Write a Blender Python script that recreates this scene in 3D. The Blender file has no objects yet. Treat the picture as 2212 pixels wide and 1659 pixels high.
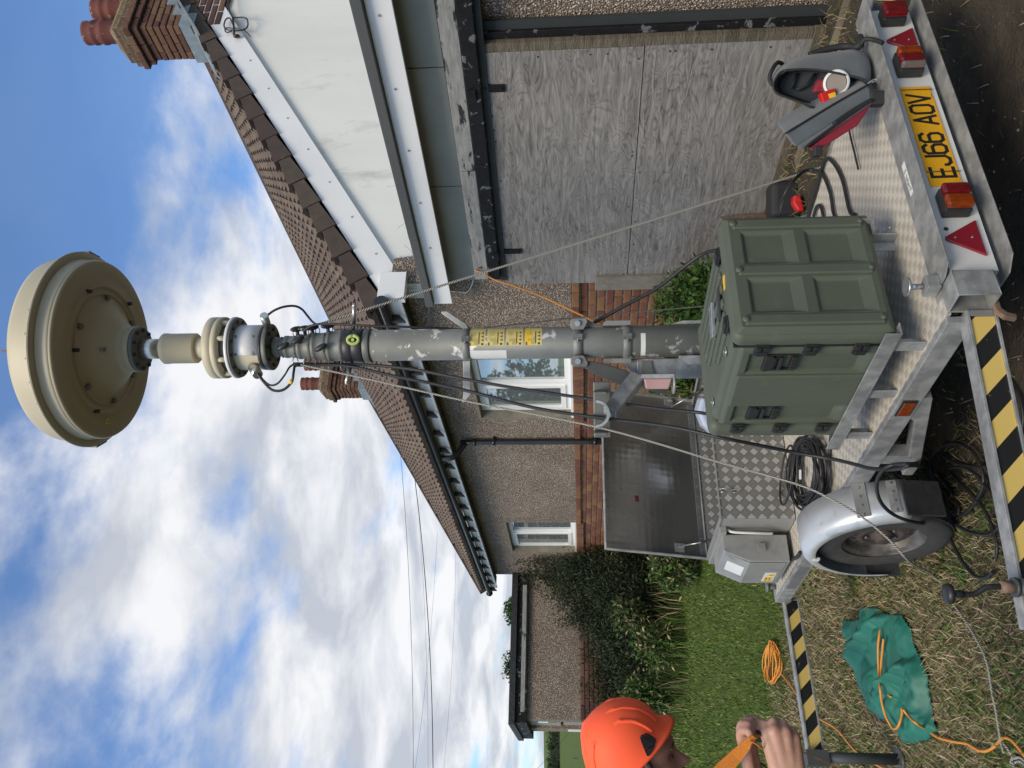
import bpy, bmesh, math, random
import numpy as np
from mathutils import Vector, Matrix, noise as mnoise
rnd = random.Random(7)
scn = bpy.context.scene
COL = scn.collection

# ---------------------------------------------------------------- camera
FPX, HC = 1830.0, 1.75                      # focal length in px of a 2212 px wide frame, camera height
PITCH, ROLL = math.atan(143/FPX), 0.0114
Fw = Vector((0, math.cos(PITCH), math.sin(PITCH)))
U0 = Vector((0, -math.sin(PITCH), math.cos(PITCH))); R0 = Vector((1, 0, 0))
RV = R0*math.cos(ROLL) - U0*math.sin(ROLL); UV = R0*math.sin(ROLL) + U0*math.cos(ROLL)
CAM = Vector((0, 0, HC))
cd = bpy.data.cameras.new('camera'); cam = bpy.data.objects.new('camera', cd); COL.objects.link(cam)
cd.sensor_fit = 'HORIZONTAL'; cd.sensor_width = 36; cd.lens = 36*FPX/2212
cd.clip_start = .05; cd.clip_end = 3000
X, Y, Zc = -UV, RV, -Fw                     # the phone was held on its side: world up points to the left of the frame
cam.matrix_world = Matrix(((X.x, Y.x, Zc.x, 0), (X.y, Y.y, Zc.y, 0), (X.z, Y.z, Zc.z, HC), (0, 0, 0, 1)))
scn.camera = cam

# ---------------------------------------------------------------- light
SUN_EL, SUN_AZ = 47, 198                    # azimuth clockwise from +Y
w = bpy.data.worlds.new('World'); scn.world = w; w.use_nodes = True
nt = w.node_tree; N = nt.nodes; L = nt.links; N.clear()
def wn(t, **k):
    n = N.new(t)
    for a, b in k.items(): setattr(n, a, b)
    return n
out = wn('ShaderNodeOutputWorld'); bg = wn('ShaderNodeBackground'); bg.inputs[1].default_value = .1
sky = wn('ShaderNodeTexSky', sky_type='NISHITA', sun_disc=False)
sky.sun_elevation = math.radians(SUN_EL); sky.sun_rotation = math.radians(SUN_AZ)
sky.air_density = 1.0; sky.dust_density = .5; sky.ozone_density = 2.0
L.new(bg.outputs[0], out.inputs[0])
tc = wn('ShaderNodeTexCoord')
def wmath(op, a, b=None, c=None, clamp=False):
    m = wn('ShaderNodeMath', operation=op); m.use_clamp = clamp
    for i, v in enumerate((a, b, c)):
        if v is None: continue
        if isinstance(v, (int, float)): m.inputs[i].default_value = v
        else: L.new(v, m.inputs[i])
    return m.outputs[0]
sep = wn('ShaderNodeSeparateXYZ'); L.new(tc.outputs['Generated'], sep.inputs[0])
den = wmath('ADD', wmath('MAXIMUM', sep.outputs[2], 0.0), .16)
px_ = wmath('DIVIDE', sep.outputs[0], den); py_ = wmath('DIVIDE', sep.outputs[1], den)
comb = wn('ShaderNodeCombineXYZ'); L.new(px_, comb.inputs[0]); L.new(py_, comb.inputs[1])
def wnoise(scale, det, rough, off=(0, 0, 0), stretch=(1, 1, 1), dist=0):
    mp = wn('ShaderNodeMapping'); mp.inputs['Location'].default_value = off; mp.inputs['Scale'].default_value = stretch
    L.new(comb.outputs[0], mp.inputs[0])
    n = wn('ShaderNodeTexNoise'); n.inputs['Scale'].default_value = scale; n.inputs['Detail'].default_value = det
    n.inputs['Roughness'].default_value = rough; n.inputs['Distortion'].default_value = dist
    L.new(mp.outputs[0], n.inputs['Vector']); return n.outputs[0]
def ray(x, y):                              # direction through a point of the photograph (2212 x 1659 frame), Y component 1
    d = Fw*FPX + RV*(1659-y-829.5) - UV*(x-1106)
    return d/d.y
base = wnoise(2.3, 10, .56, (3.3, 1.2, 0), (1, .75, 1), .2)
fine = wnoise(6.5, 7, .6, (8.3, 4.2, 0))
acc = wmath('ADD', wmath('MULTIPLY_ADD', base, 1.6, -.26), wmath('MULTIPLY', wmath('SUBTRACT', fine, .5), .30))
for (x, y, ang, amt) in [(60, 250, 9, -.30), (200, 450, 5, -.16), (120, 1150, 5, -.04), (620, 520, 5.5, .34), (700, 1150, 9, .20), (330, 300, 4, .10), (330, 180, 3, .06), (420, 900, 7, .26), (60, 640, 6, -.22), (40, 1150, 4, -.14), (430, 1080, 2.5, -.10), (250, 1560, 4, -.10), (300, 620, 3.5, .05),
                         (500, 1250, 4, -.06), (200, 1350, 5, .18), (900, 1350, 8, .24), (560, 1420, 6, .16), (260, 1000, 4, .12), (380, 430, 3, .12), (360, 1130, 4, .10), (60, 1500, 5, -.16), (500, 380, 2.2, -.26), (40, 30, 8, -.18), (1000, 1600, 5, .22), (870, 1300, 3, .04), (1060, 1420, 4, .12), (450, 1560, 5, -.02), (170, 1100, 4, .08), (700, 1560, 5, .10)]:
    d = ray(x, y).normalized()
    dp = wn('ShaderNodeVectorMath', operation='DOT_PRODUCT'); L.new(tc.outputs['Generated'], dp.inputs[0]); dp.inputs[1].default_value = d
    k = 1/(1-math.cos(math.radians(ang)))
    g = wmath('EXPONENT', wmath('MULTIPLY', wmath('SUBTRACT', dp.outputs['Value'], 1.0), k))
    acc = wmath('ADD', acc, wmath('MULTIPLY', g, amt))
mr = wn('ShaderNodeMapRange', interpolation_type='SMOOTHSTEP'); L.new(acc, mr.inputs[0])
mr.inputs[1].default_value = .37; mr.inputs[2].default_value = .80; mr.inputs[3].default_value = .04; mr.inputs[4].default_value = .96
shade = wnoise(2.6, 7, .55, (1.7, 9.2, 0), (1, 1, 1), .3)
cr = wn('ShaderNodeValToRGB'); L.new(shade, cr.inputs[0])
cr.color_ramp.elements[0].position = .40; cr.color_ramp.elements[0].color = (4.9, 5.2, 5.8, 1)
cr.color_ramp.elements[1].position = .60; cr.color_ramp.elements[1].color = (8.4, 8.4, 8.5, 1)
mx = wn('ShaderNodeMix', data_type='RGBA'); L.new(mr.outputs[0], mx.inputs[0]); 
sk = wn('ShaderNodeVectorMath', operation='MULTIPLY'); L.new(sky.outputs[0], sk.inputs[0]); sk.inputs[1].default_value = (.98, 1.30, 1.62)
L.new(sk.outputs[0], mx.inputs[6]); L.new(cr.outputs[0], mx.inputs[7]); L.new(mx.outputs[2], bg.inputs[0])

sd = bpy.data.lights.new('sun', 'SUN'); sd.energy = 2.9; sd.angle = math.radians(28); sd.color = (1, .87, .68)
so = bpy.data.objects.new('sun', sd); COL.objects.link(so)
el, az = math.radians(SUN_EL), math.radians(SUN_AZ)
sdir = Vector((math.sin(az)*math.cos(el), math.cos(az)*math.cos(el), math.sin(el)))
so.rotation_euler = sdir.to_track_quat('Z', 'Y').to_euler()
scn.view_settings.view_transform = 'Standard'; scn.view_settings.look = 'None'
scn.view_settings.gamma = 1; scn.view_settings.exposure = 0.2
scn.cycles.use_adaptive_sampling = True

# ---------------------------------------------------------------- frames and pixel helpers
class Fr:
    def __init__(s, o, ex, ey, ez=Vector((0, 0, 1))): s.o, s.ex, s.ey, s.ez = Vector(o), Vector(ex), Vector(ey), Vector(ez)
    def p(s, x, y, z): return s.o + s.ex*x + s.ey*y + s.ez*z
    def at(s, x, y, z): return Fr(s.p(x, y, z), s.ex, s.ey, s.ez)
def rotf(f, axis, ang):
    m = Matrix.Rotation(ang, 3, axis); return Fr(f.o, m @ f.ex, m @ f.ey, m @ f.ez)
WF = Fr((0, 0, 0), (1, 0, 0), (0, 1, 0))
def onz(x, y, z): d = ray(x, y); return CAM + d*((z-HC)/d.z)
def ony(x, y, yy): return CAM + ray(x, y)*yy
def onp(x, y, p0, n): d = ray(x, y); return CAM + d*((Vector(p0)-CAM).dot(n)/d.dot(n))
ty = math.radians(31.9)
TF = Fr((0, 0, 0), (math.cos(ty), math.sin(ty), 0), (-math.sin(ty), math.cos(ty), 0))
o_ = onz(2077.5, 407.6, .403); TF.o = Vector((o_.x, o_.y, 0))          # trailer frame: x right, y forward, z up
hy = math.radians(28.5)
o_ = ony(1250, 623, 7.3)
HF = Fr((o_.x, o_.y, 0), (-math.sin(hy), math.cos(hy), 0), (math.cos(hy), math.sin(hy), 0))   # house frame: x along facade, y into house
def tr(x, y, r): return onp(x, y, TF.p(r, 0, 0), TF.ex)
def ts(x, y, s): return onp(x, y, TF.p(0, s, 0), TF.ey)
def ha(x, y, a): return onp(x, y, HF.p(a, 0, 0), HF.ex)
def hb(x, y, b): return onp(x, y, HF.p(0, b, 0), HF.ey)
def hloc(p): q = p-HF.o; return (q.dot(HF.ex), q.dot(HF.ey), p.z)
def sstep(t): t = max(0., min(1., t)); return t*t*(3-2*t)
def gz(x, y):                               # height of the ground
    q = Vector((x, y, 0))-HF.o; a, b = q.dot(HF.ex), q.dot(HF.ey)
    h = .33*max(sstep((b+1.25)/.75), sstep((a-1.0)/4.5))
    far = max(0, y-22)
    return h + max(0, far)*.047*sstep((far-2)/40) + .012*mnoise.noise(Vector((x*1.3, y*1.3, 0)))*sstep((6-abs(b+3))/3)
def on_ground(x, y, dz=0):
    d = ray(x, y); z = 0
    for _ in range(12):
        p = CAM + d*((z-HC)/d.z); z = gz(p.x, p.y)+dz
    return CAM + d*((z-HC)/d.z)

# ---------------------------------------------------------------- materials
MATS = {}
def _new(name):
    m = bpy.data.materials.new(name); m.use_nodes = True; MATS[name] = m
    return m, m.node_tree, m.node_tree.nodes['Principled BSDF']
def nmath(nt, op, a, b=None, c=None):
    m = nt.nodes.new('ShaderNodeMath'); m.operation = op
    for i, v in enumerate((a, b, c)):
        if v is None: continue
        if isinstance(v, (int, float)): m.inputs[i].default_value = v
        else: nt.links.new(v, m.inputs[i])
    return m.outputs[0]
def nmix(nt, f, a, b, mode='MIX'):
    m = nt.nodes.new('ShaderNodeMix'); m.data_type = 'RGBA'; m.blend_type = mode
    for i, v in ((0, f), (6, a), (7, b)):
        if isinstance(v, (int, float)): m.inputs[i].default_value = v
        elif isinstance(v, tuple): m.inputs[i].default_value = (*v[:3], 1)
        else: nt.links.new(v, m.inputs[i])
    return m.outputs[2]
def nnoise(nt, scale, detail=5, rough=.55, stretch=(1, 1, 1), coord='Object', dist=0, rot=(0, 0, 0)):
    t = nt.nodes.new('ShaderNodeTexCoord'); mp = nt.nodes.new('ShaderNodeMapping')
    mp.inputs['Scale'].default_value = stretch; mp.inputs['Rotation'].default_value = rot
    nt.links.new(t.outputs[coord], mp.inputs[0])
    n = nt.nodes.new('ShaderNodeTexNoise'); n.inputs['Scale'].default_value = scale; n.inputs['Detail'].default_value = detail
    n.inputs['Roughness'].default_value = rough; n.inputs['Distortion'].default_value = dist
    nt.links.new(mp.outputs[0], n.inputs['Vector']); return n.outputs[0]
def nramp(nt, f, stops, interp='LINEAR'):
    r = nt.nodes.new('ShaderNodeValToRGB'); nt.links.new(f, r.inputs[0]); e = r.color_ramp.elements; r.color_ramp.interpolation = interp
    while len(e) < len(stops): e.new(.5)
    for i, (p, c) in enumerate(stops):
        e[i].position = p; e[i].color = (*c, 1) if isinstance(c, tuple) else (c, c, c, 1)
    return r.outputs[0]
def nbump(nt, bs, h, strength, dist=.01):
    b = nt.nodes.new('ShaderNodeBump'); b.inputs['Strength'].default_value = strength; b.inputs['Distance'].default_value = dist
    nt.links.new(h, b.inputs['Height']); nt.links.new(b.outputs[0], bs.inputs['Normal']); return b
def mat(name, c1, c2=None, scale=6, lo=.35, hi=.65, rough=.6, metal=0, bump=0, bscale=60, bdist=.003, stretch=(1, 1, 1), rand=0, spec=.5,
        dirt=None, dscale=2.5, dlo=.5, dhi=.75, detail=6, coord='Object', sheen=0, rrough=0, coat=0):
    m, nt, bs = _new(name)
    if c2 is None: c2 = tuple(v*.86 for v in c1)
    f = nnoise(nt, scale, detail, .6, stretch, coord)
    col = nramp(nt, f, [(lo, c1), (hi, c2)])
    if dirt is not None:
        g = nnoise(nt, dscale, 8, .65, stretch, coord, .4)
        col = nmix(nt, nramp(nt, g, [(dlo, 0.), (dhi, 1.)]), col, dirt)
    if rand:
        oi = nt.nodes.new('ShaderNodeObjectInfo')
        v = nmath(nt, 'MULTIPLY_ADD', oi.outputs['Random'], rand*2, 1-rand)
        hs = nt.nodes.new('ShaderNodeHueSaturation'); nt.links.new(v, hs.inputs['Value']); nt.links.new(col, hs.inputs['Color']); 
        nt.links.new(nmath(nt, 'MULTIPLY_ADD', oi.outputs['Random'], .035, .497), hs.inputs['Hue']); col = hs.outputs[0]
    nt.links.new(col, bs.inputs['Base Color'])
    bs.inputs['Roughness'].default_value = rough; bs.inputs['Metallic'].default_value = metal
    bs.inputs['Specular IOR Level'].default_value = spec; bs.inputs['Coat Weight'].default_value = coat
    if rrough:
        nt.links.new(nmath(nt, 'MULTIPLY_ADD', nnoise(nt, scale*2.3, 5, .6, stretch, coord), rrough, rough-rrough/2), bs.inputs['Roughness'])
    if sheen: bs.inputs['Sheen Weight'].default_value = sheen
    if bump: nbump(nt, bs, nnoise(nt, bscale, 4, .6, stretch, coord), bump, bdist)
    return m

# ---------------------------------------------------------------- mesh builder
ROOT = {}
def origin_of(o):
    while o.parent: o = o.parent
    return o.location
class MB:
    def __init__(s): s.v, s.f, s.uv, s.mi, s.sm = [], [], [], [], []
    def face(s, pts, uv=None, mi=0, sm=False):
        i = len(s.v); s.v += [Vector(p) for p in pts]; s.f.append(list(range(i, i+len(pts))))
        s.uv.append(uv or [(0, 0)]*len(pts)); s.mi.append(mi); s.sm.append(sm)
    def box(s, F, x0, x1, y0, y1, z0, z1, mi=0):
        P = [F.p(x, y, z) for z in (z0, z1) for y in (y0, y1) for x in (x0, x1)]
        i = len(s.v); s.v += P
        c = [(x, y, z) for z in (z0, z1) for y in (y0, y1) for x in (x0, x1)]
        for q, ax in (((0, 2, 3, 1), (0, 1)), ((4, 5, 7, 6), (0, 1)), ((0, 1, 5, 4), (0, 2)), ((2, 6, 7, 3), (0, 2)), ((0, 4, 6, 2), (1, 2)), ((1, 3, 7, 5), (1, 2))):
            s.f.append([i+k for k in q]); s.uv.append([(c[k][ax[0]], c[k][ax[1]]) for k in q]); s.mi.append(mi); s.sm.append(False)
        return s
    def prism(s, F, poly, y0, y1, mi=0, axis='y', sm=False, caps=True):     # poly in (x,z), extruded along y (or: (x,y) along z, (y,z) along x)
        def P(a, b, t): return F.p(a, t, b) if axis == 'y' else (F.p(a, b, t) if axis == 'z' else F.p(t, a, b))
        n = len(poly); i = len(s.v)
        s.v += [P(a, b, y0) for a, b in poly] + [P(a, b, y1) for a, b in poly]
        d = 0.
        for k in range(n):
            l = (k+1) % n; e = math.dist(poly[k], poly[l])
            s.f.append([i+k, i+l, i+n+l, i+n+k]); s.uv.append([(d, y0), (d+e, y0), (d+e, y1), (d, y1)]); s.mi.append(mi); s.sm.append(sm); d += e
        if caps:
            s.f.append([i+k for k in range(n)][::-1]); s.uv.append([poly[k] for k in range(n)][::-1]); s.mi.append(mi); s.sm.append(False)
            s.f.append([i+n+k for k in range(n)]); s.uv.append(list(poly)); s.mi.append(mi); s.sm.append(False)
        return s
    def lathe(s, c, prof, seg=32, ax=None, mi=0, sm=True, cap=True):        # prof: (radius, height) along ax
        az = Vector(ax).normalized() if ax is not None else Vector((0, 0, 1))
        t = Vector((1, 0, 0)) if abs(az.x) < .8 else Vector((0, 1, 0))
        ax_ = (t-az*t.dot(az)).normalized(); ay_ = az.cross(ax_); c = Vector(c); i = len(s.v); n = len(prof)
        for r, h in prof:
            for k in range(seg):
                a = 2*math.pi*k/seg; s.v.append(c+az*h+(ax_*math.cos(a)+ay_*math.sin(a))*r)
        for j in range(n-1):
            for k in range(seg):
                l = (k+1) % seg
                s.f.append([i+j*seg+k, i+j*seg+l, i+(j+1)*seg+l, i+(j+1)*seg+k]); s.uv.append([(k/seg, prof[j][1]), ((k+1)/seg, prof[j][1]), ((k+1)/seg, prof[j+1][1]), (k/seg, prof[j+1][1])])
                s.mi.append(mi); s.sm.append(sm)
        if cap:
            for j, rev in ((0, True), (n-1, False)):
                if prof[j][0] > 1e-4:
                    q = [i+j*seg+k for k in range(seg)]; q = q[::-1] if rev else q
                    s.f.append(q); s.uv.append([(0, 0)]*seg); s.mi.append(mi); s.sm.append(False)
        return s
    def cyl(s, p0, p1, r, seg=12, mi=0, sm=True):
        p0, p1 = Vector(p0), Vector(p1); d = p1-p0
        return s.lathe(p0, [(r, 0), (r, d.length)], seg, d, mi, sm)
    def tube(s, pts, r, seg=8, mi=0, res=6, smooth=True, taper=None):
        pts = [Vector(p) for p in pts]
        if smooth and len(pts) > 2:
            q = []
            for i in range(len(pts)-1):
                p0, p1, p2, p3 = pts[max(i-1, 0)], pts[i], pts[i+1], pts[min(i+2, len(pts)-1)]
                for k in range(res):
                    t = k/res; t2, t3 = t*t, t*t*t
                    q.append(.5*((2*p1)+(p2-p0)*t+(2*p0-5*p1+4*p2-p3)*t2+(-p0+3*p1-3*p2+p3)*t3))
            q.append(pts[-1]); pts = q
        n = len(pts); i0 = len(s.v); T = (pts[1]-pts[0]).normalized()
        a = Vector((0, 0, 1)) if abs(T.z) < .9 else Vector((1, 0, 0))
        nrm = (a-T*a.dot(T)).normalized(); ln = 0
        for j, p in enumerate(pts):
            T = (pts[min(j+1, n-1)]-pts[max(j-1, 0)]).normalized()
            nrm = (nrm-T*nrm.dot(T)); nrm = nrm.normalized() if nrm.length > 1e-6 else T.orthogonal().normalized()
            bn = T.cross(nrm); rr = r if taper is None else r*(taper[0]+(taper[1]-taper[0])*j/(n-1))
            for k in range(seg):
                g = 2*math.pi*k/seg; s.v.append(p+(nrm*math.cos(g)+bn*math.sin(g))*rr)
            if j:
                l0 = ln; ln += (p-pts[j-1]).length
                for k in range(seg):
                    l = (k+1) % seg
                    s.f.append([i0+(j-1)*seg+k, i0+(j-1)*seg+l, i0+j*seg+l, i0+j*seg+k])
                    s.uv.append([(l0, k/seg), (l0, (k+1)/seg), (ln, (k+1)/seg), (ln, k/seg)]); s.mi.append(mi); s.sm.append(True)
        s.f.append([i0+k for k in range(seg)][::-1]); s.f.append([i0+(n-1)*seg+k for k in range(seg)])
        s.uv += [[(0, 0)]*seg]*2; s.mi += [mi]*2; s.sm += [False]*2
        return s
    def sphere(s, c, r, seg=16, rings=10, sc=(1, 1, 1), F=None, mi=0):
        F = F or WF; i = len(s.v)
        for j in range(rings+1):
            th = math.pi*j/rings
            for k in range(seg):
                ph = 2*math.pi*k/seg
                s.v.append(Vector(c)+F.ex*(r*sc[0]*math.sin(th)*math.cos(ph))+F.ey*(r*sc[1]*math.sin(th)*math.sin(ph))+F.ez*(r*sc[2]*math.cos(th)))
        for j in range(rings):
            for k in range(seg):
                l = (k+1) % seg
                s.f.append([i+j*seg+k, i+(j+1)*seg+k, i+(j+1)*seg+l, i+j*seg+l]); s.uv.append([(k/seg, j/rings)]*4); s.mi.append(mi); s.sm.append(True)
        return s
    def mesh(s, name, mats, org):
        me = bpy.data.meshes.new(name)
        me.from_pydata([tuple(p-org) for p in s.v], [], s.f)
        for m in (mats if isinstance(mats, (list, tuple)) else [mats]): me.materials.append(MATS[m] if isinstance(m, str) else m)
        ul = me.uv_layers.new(name='UVMap'); flat = [c for f in s.uv for q in f for c in q]
        ul.data.foreach_set('uv', flat)
        me.polygons.foreach_set('material_index', s.mi); me.polygons.foreach_set('use_smooth', s.sm)
        me.validate(); me.update(); return me
    def build(s, name, mats, parent=None, loc=None, bevel=0, bseg=2, fix=True, subd=0, **props):
        if parent is not None: org = Vector(origin_of(parent))
        elif loc is not None: org = Vector(loc)
        else:
            xs = [p.x for p in s.v]; ys = [p.y for p in s.v]; zs = [p.z for p in s.v]
            org = Vector(((min(xs)+max(xs))/2, (min(ys)+max(ys))/2, min(zs)))
        me = s.mesh(name, mats, org)
        if fix:
            b = bmesh.new(); b.from_mesh(me); bmesh.ops.remove_doubles(b, verts=b.verts, dist=1e-5)
            bmesh.ops.recalc_face_normals(b, faces=b.faces); b.to_mesh(me); b.free()
        o = bpy.data.objects.new(name, me); COL.objects.link(o)
        if parent is not None: o.parent = parent
        else: o.location = org
        if bevel:
            bm_ = o.modifiers.new('bevel', 'BEVEL'); bm_.width = bevel; bm_.segments = bseg; bm_.limit_method = 'ANGLE'; bm_.angle_limit = math.radians(40)
        if subd:
            sm_ = o.modifiers.new('subdivision', 'SUBSURF'); sm_.levels = subd; sm_.render_levels = subd
        for k, v in props.items(): o[k] = v
        return o
def thing(name, label, cat, loc, group=None):
    o = bpy.data.objects.new(name, None); COL.objects.link(o); o.location = loc; o['label'] = label; o['category'] = cat
    o.empty_display_size = .1
    if group: o['group'] = group
    return o
def box_part(name, m, parent, F, *d, bevel=0, **k): return MB().box(F, *d).build(name, m, parent, bevel=bevel, **k)
def put(name, me, parent, loc, rot=None, sc=None, **props):        # a copy sharing mesh data, world position given
    o = bpy.data.objects.new(name, me); COL.objects.link(o); o.parent = parent
    o.location = Vector(loc)-(Vector(origin_of(parent)) if parent else Vector())
    if rot is not None: o.rotation_euler = rot
    if sc is not None: o.scale = sc
    for k, v in props.items(): o[k] = v
    return o
def npmesh(name, V, Fc, mats, mi=None, org=(0, 0, 0), parent=None, **props):
    V = np.asarray(V, dtype=np.float32)-np.array(org, dtype=np.float32); Fc = np.asarray(Fc, dtype=np.int32); k = Fc.shape[1]
    me = bpy.data.meshes.new(name); me.vertices.add(len(V)); me.vertices.foreach_set('co', V.ravel())
    me.loops.add(Fc.size); me.loops.foreach_set('vertex_index', Fc.ravel()); me.polygons.add(len(Fc))
    me.polygons.foreach_set('loop_start', np.arange(0, Fc.size, k, dtype=np.int32))
    for m in mats: me.materials.append(MATS[m])
    if mi is not None: me.polygons.foreach_set('material_index', np.asarray(mi, dtype=np.int32))
    me.update(calc_edges=True)
    o = bpy.data.objects.new(name, me); COL.objects.link(o)
    if parent: o.parent = parent
    else: o.location = org
    for a, b in props.items(): o[a] = b
    return o
def text_mesh(body, size, F, name, m, parent, ex=.0008, align='CENTER', xs=1.0, bold=0.0, spacing=1.0):   # lettering standing on plane (F.ex, F.ez) facing -F.ey
    cu = bpy.data.curves.new('lettering', 'FONT'); cu.body = body; cu.size = size; cu.extrude = ex; cu.offset = bold; cu.align_x = align; cu.space_character = spacing
    ob = bpy.data.objects.new('lettering', cu); COL.objects.link(ob)
    dg = bpy.context.evaluated_depsgraph_get(); me = bpy.data.meshes.new_from_object(ob.evaluated_get(dg))
    bpy.data.objects.remove(ob); me.materials.clear(); me.materials.append(MATS[m])
    org = Vector(origin_of(parent)) if parent else Vector()
    for v in me.vertices: v.co = F.p(v.co.x*xs, -v.co.z, v.co.y)-org
    o = bpy.data.objects.new(name, me); COL.objects.link(o); o.parent = parent
    return o

mat('brick', (.215, .068, .037), (.15, .055, .034), 14, rough=.88, bump=.5, bscale=150, rand=.28, dirt=(.10, .068, .052), dscale=5)
mat('chimney_brick', (.155, .054, .037), (.10, .044, .033), 12, rough=.9, bump=.6, bscale=120, rand=.35, dirt=(.06, .045, .04), dscale=5, dlo=.42)
mat('corbel_brick', (.15, .075, .05), (.10, .07, .045), 12, rough=.95, bump=.7, bscale=120, rand=.3, dirt=(.19, .16, .11), dscale=9, dlo=.5, dhi=.6)
mat('mortar', (.46, .40, .31), (.36, .31, .24), 20, rough=.95, bump=.4)
mat('dark_mortar', (.05, .04, .035), (.09, .075, .06), 20, rough=.95, bump=.4)
mat('roof_tile', (.140, .097, .078), (.096, .069, .057), 9, rough=.85, bump=.6, bscale=160, rand=.22, dirt=(.16, .12, .09), dscale=14, dlo=.6, dhi=.7)
mat('verge_tile', (.080, .054, .042), (.058, .042, .034), 9, rough=.8, bump=.5, bscale=160, rand=.18, dirt=(.2, .14, .08), dscale=7, dlo=.66, dhi=.72)
mat('terracotta', (.16, .042, .030), (.11, .037, .028), 8, rough=.8, bump=.3, rand=.1, dirt=(.3, .2, .16), dscale=16, dlo=.6, dhi=.66)
mat('lead', (.27, .31, .32), (.2, .24, .25), 12, rough=.5, metal=.3, bump=.3, bscale=30, bdist=.01, dirt=(.4, .4, .38), dscale=9, dlo=.6)
mat('white_upvc', (.78, .78, .765), (.73, .73, .715), 2, rough=.35)
mat('white_render', (.76, .76, .71), (.68, .68, .64), 1.3, rough=.9, bump=.3, bscale=40, dirt=(.40, .41, .38), dscale=3.2, dlo=.6, dhi=.82, stretch=(1, 1, .35))
mat('black_pvc', (.014, .014, .016), (.022, .022, .024), 6, rough=.3)
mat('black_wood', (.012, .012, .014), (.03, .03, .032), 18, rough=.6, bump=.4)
mat('felt', (.075, .08, .08), (.11, .115, .115), 300, rough=.95, bump=.8, bscale=400)
mat('grey_panel', (.24, .245, .21), (.29, .295, .25), 2.5, rough=.8, bump=.15, dirt=(.24, .24, .20), dscale=4, dlo=.62, dhi=.8)
mat('concrete', (.24, .22, .17), (.17, .16, .13), 8, rough=.95, bump=.6, bscale=60, dirt=(.1, .095, .075), dscale=5, dlo=.5)
mat('flaking_paint', (.31, .31, .29), (.2, .2, .19), 20, rough=.85, bump=.6, bscale=40, bdist=.006, stretch=(.3, .3, 1.5), dirt=(.02, .02, .022), dscale=9, dlo=.56, dhi=.6)
mat('flaking_black', (.006, .006, .0065), (.010, .010, .011), 20, rough=.7, bump=.6, bscale=40, bdist=.006, dirt=(.13, .135, .135), dscale=11, dlo=.58, dhi=.6, spec=.25)
mat('old_timber', (.17, .14, .10), (.10, .085, .06), 5, rough=.95, bump=1, bscale=20, bdist=.01, stretch=(1, 1, 6), dirt=(.05, .045, .03), dscale=3, dlo=.5)

# pebbledash: crushed stones of several colours in render
m, nt_, bs = _new('pebbledash')
t = nt_.nodes.new('ShaderNodeTexCoord')
v1 = nt_.nodes.new('ShaderNodeTexVoronoi'); v1.inputs['Scale'].default_value = 85; nt_.links.new(t.outputs['Object'], v1.inputs['Vector'])
sp = nt_.nodes.new('ShaderNodeSeparateColor'); nt_.links.new(v1.outputs['Color'], sp.inputs[0])
st = nramp(nt_, sp.outputs[0], [(0, (.06, .042, .034)), (.22, (.18, .128, .10)), (.45, (.32, .245, .19)), (.72, (.52, .42, .33)), (.9, (.78, .70, .58))])
edge = nramp(nt_, v1.outputs['Distance'], [(.30, 1.), (.62, 0.)])
big = nnoise(nt_, 1.3, 4)
col = nmix(nt_, edge, (.17, .135, .105), st)
col = nmix(nt_, nramp(nt_, big, [(.4, 0.), (.7, .35)]), col, (.30, .25, .20), 'MULTIPLY')
nt_.links.new(col, bs.inputs['Base Color']); bs.inputs['Roughness'].default_value = .9
nbump(nt_, bs, nmath(nt_, 'SUBTRACT', 1.0, v1.outputs['Distance']), 1.0, .012)

# weathered plywood
m, nt_, bs = _new('plywood')
wv = nnoise(nt_, 2.4, 2, .45, (.55, .55, 2.4), dist=1.3)
ring = nmath(nt_, 'FRACT', nmath(nt_, 'MULTIPLY', wv, 16.0))
gr = nnoise(nt_, 3.4, 9, .66, (1, 1, 9), dist=1.1)
patch = nnoise(nt_, 1.6, 5, .6)
c = nramp(nt_, gr, [(.36, (.055, .047, .040)), (.48, (.15, .139, .125)), (.62, (.32, .30, .275))])
c = nmix(nt_, .45, c, nramp(nt_, ring, [(0, (.06, .052, .047)), (.22, (.30, .285, .265)), (.8, (.22, .205, .19)), (1, (.06, .052, .047))]))
c = nmix(nt_, nramp(nt_, patch, [(.35, 0.), (.7, .45)]), c, (.27, .26, .245))
spots = nnoise(nt_, 9, 6, .7, (1, 1, 2.5))
c = nmix(nt_, nramp(nt_, spots, [(.66, 0.), (.72, .7)]), c, (.45, .44, .42))
c = nmix(nt_, nramp(nt_, nnoise(nt_, 22, 4, .6, (1, 1, 3)), [(.68, 0.), (.74, .7)]), c, (.05, .045, .04))
nt_.links.new(c, bs.inputs['Base Color']); bs.inputs['Roughness'].default_value = .9
nbump(nt_, bs, gr, .45, .008)

# window glass: mirrors the sky, net curtain behind
m, nt_, bs = _new('window_glass'); bs.inputs['Base Color'].default_value = (.50, .56, .58, 1); bs.inputs['Metallic'].default_value = .75; bs.inputs['Roughness'].default_value = .02
bs.inputs['Specular IOR Level'].default_value = 1.0; bs.inputs['IOR'].default_value = 1.9
mat('net_curtain', (.5, .53, .52), (.38, .42, .42), 60, stretch=(1, 1, .03), rough=.9)
mat('dark_inside', (.03, .035, .035), rough=.9)
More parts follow.
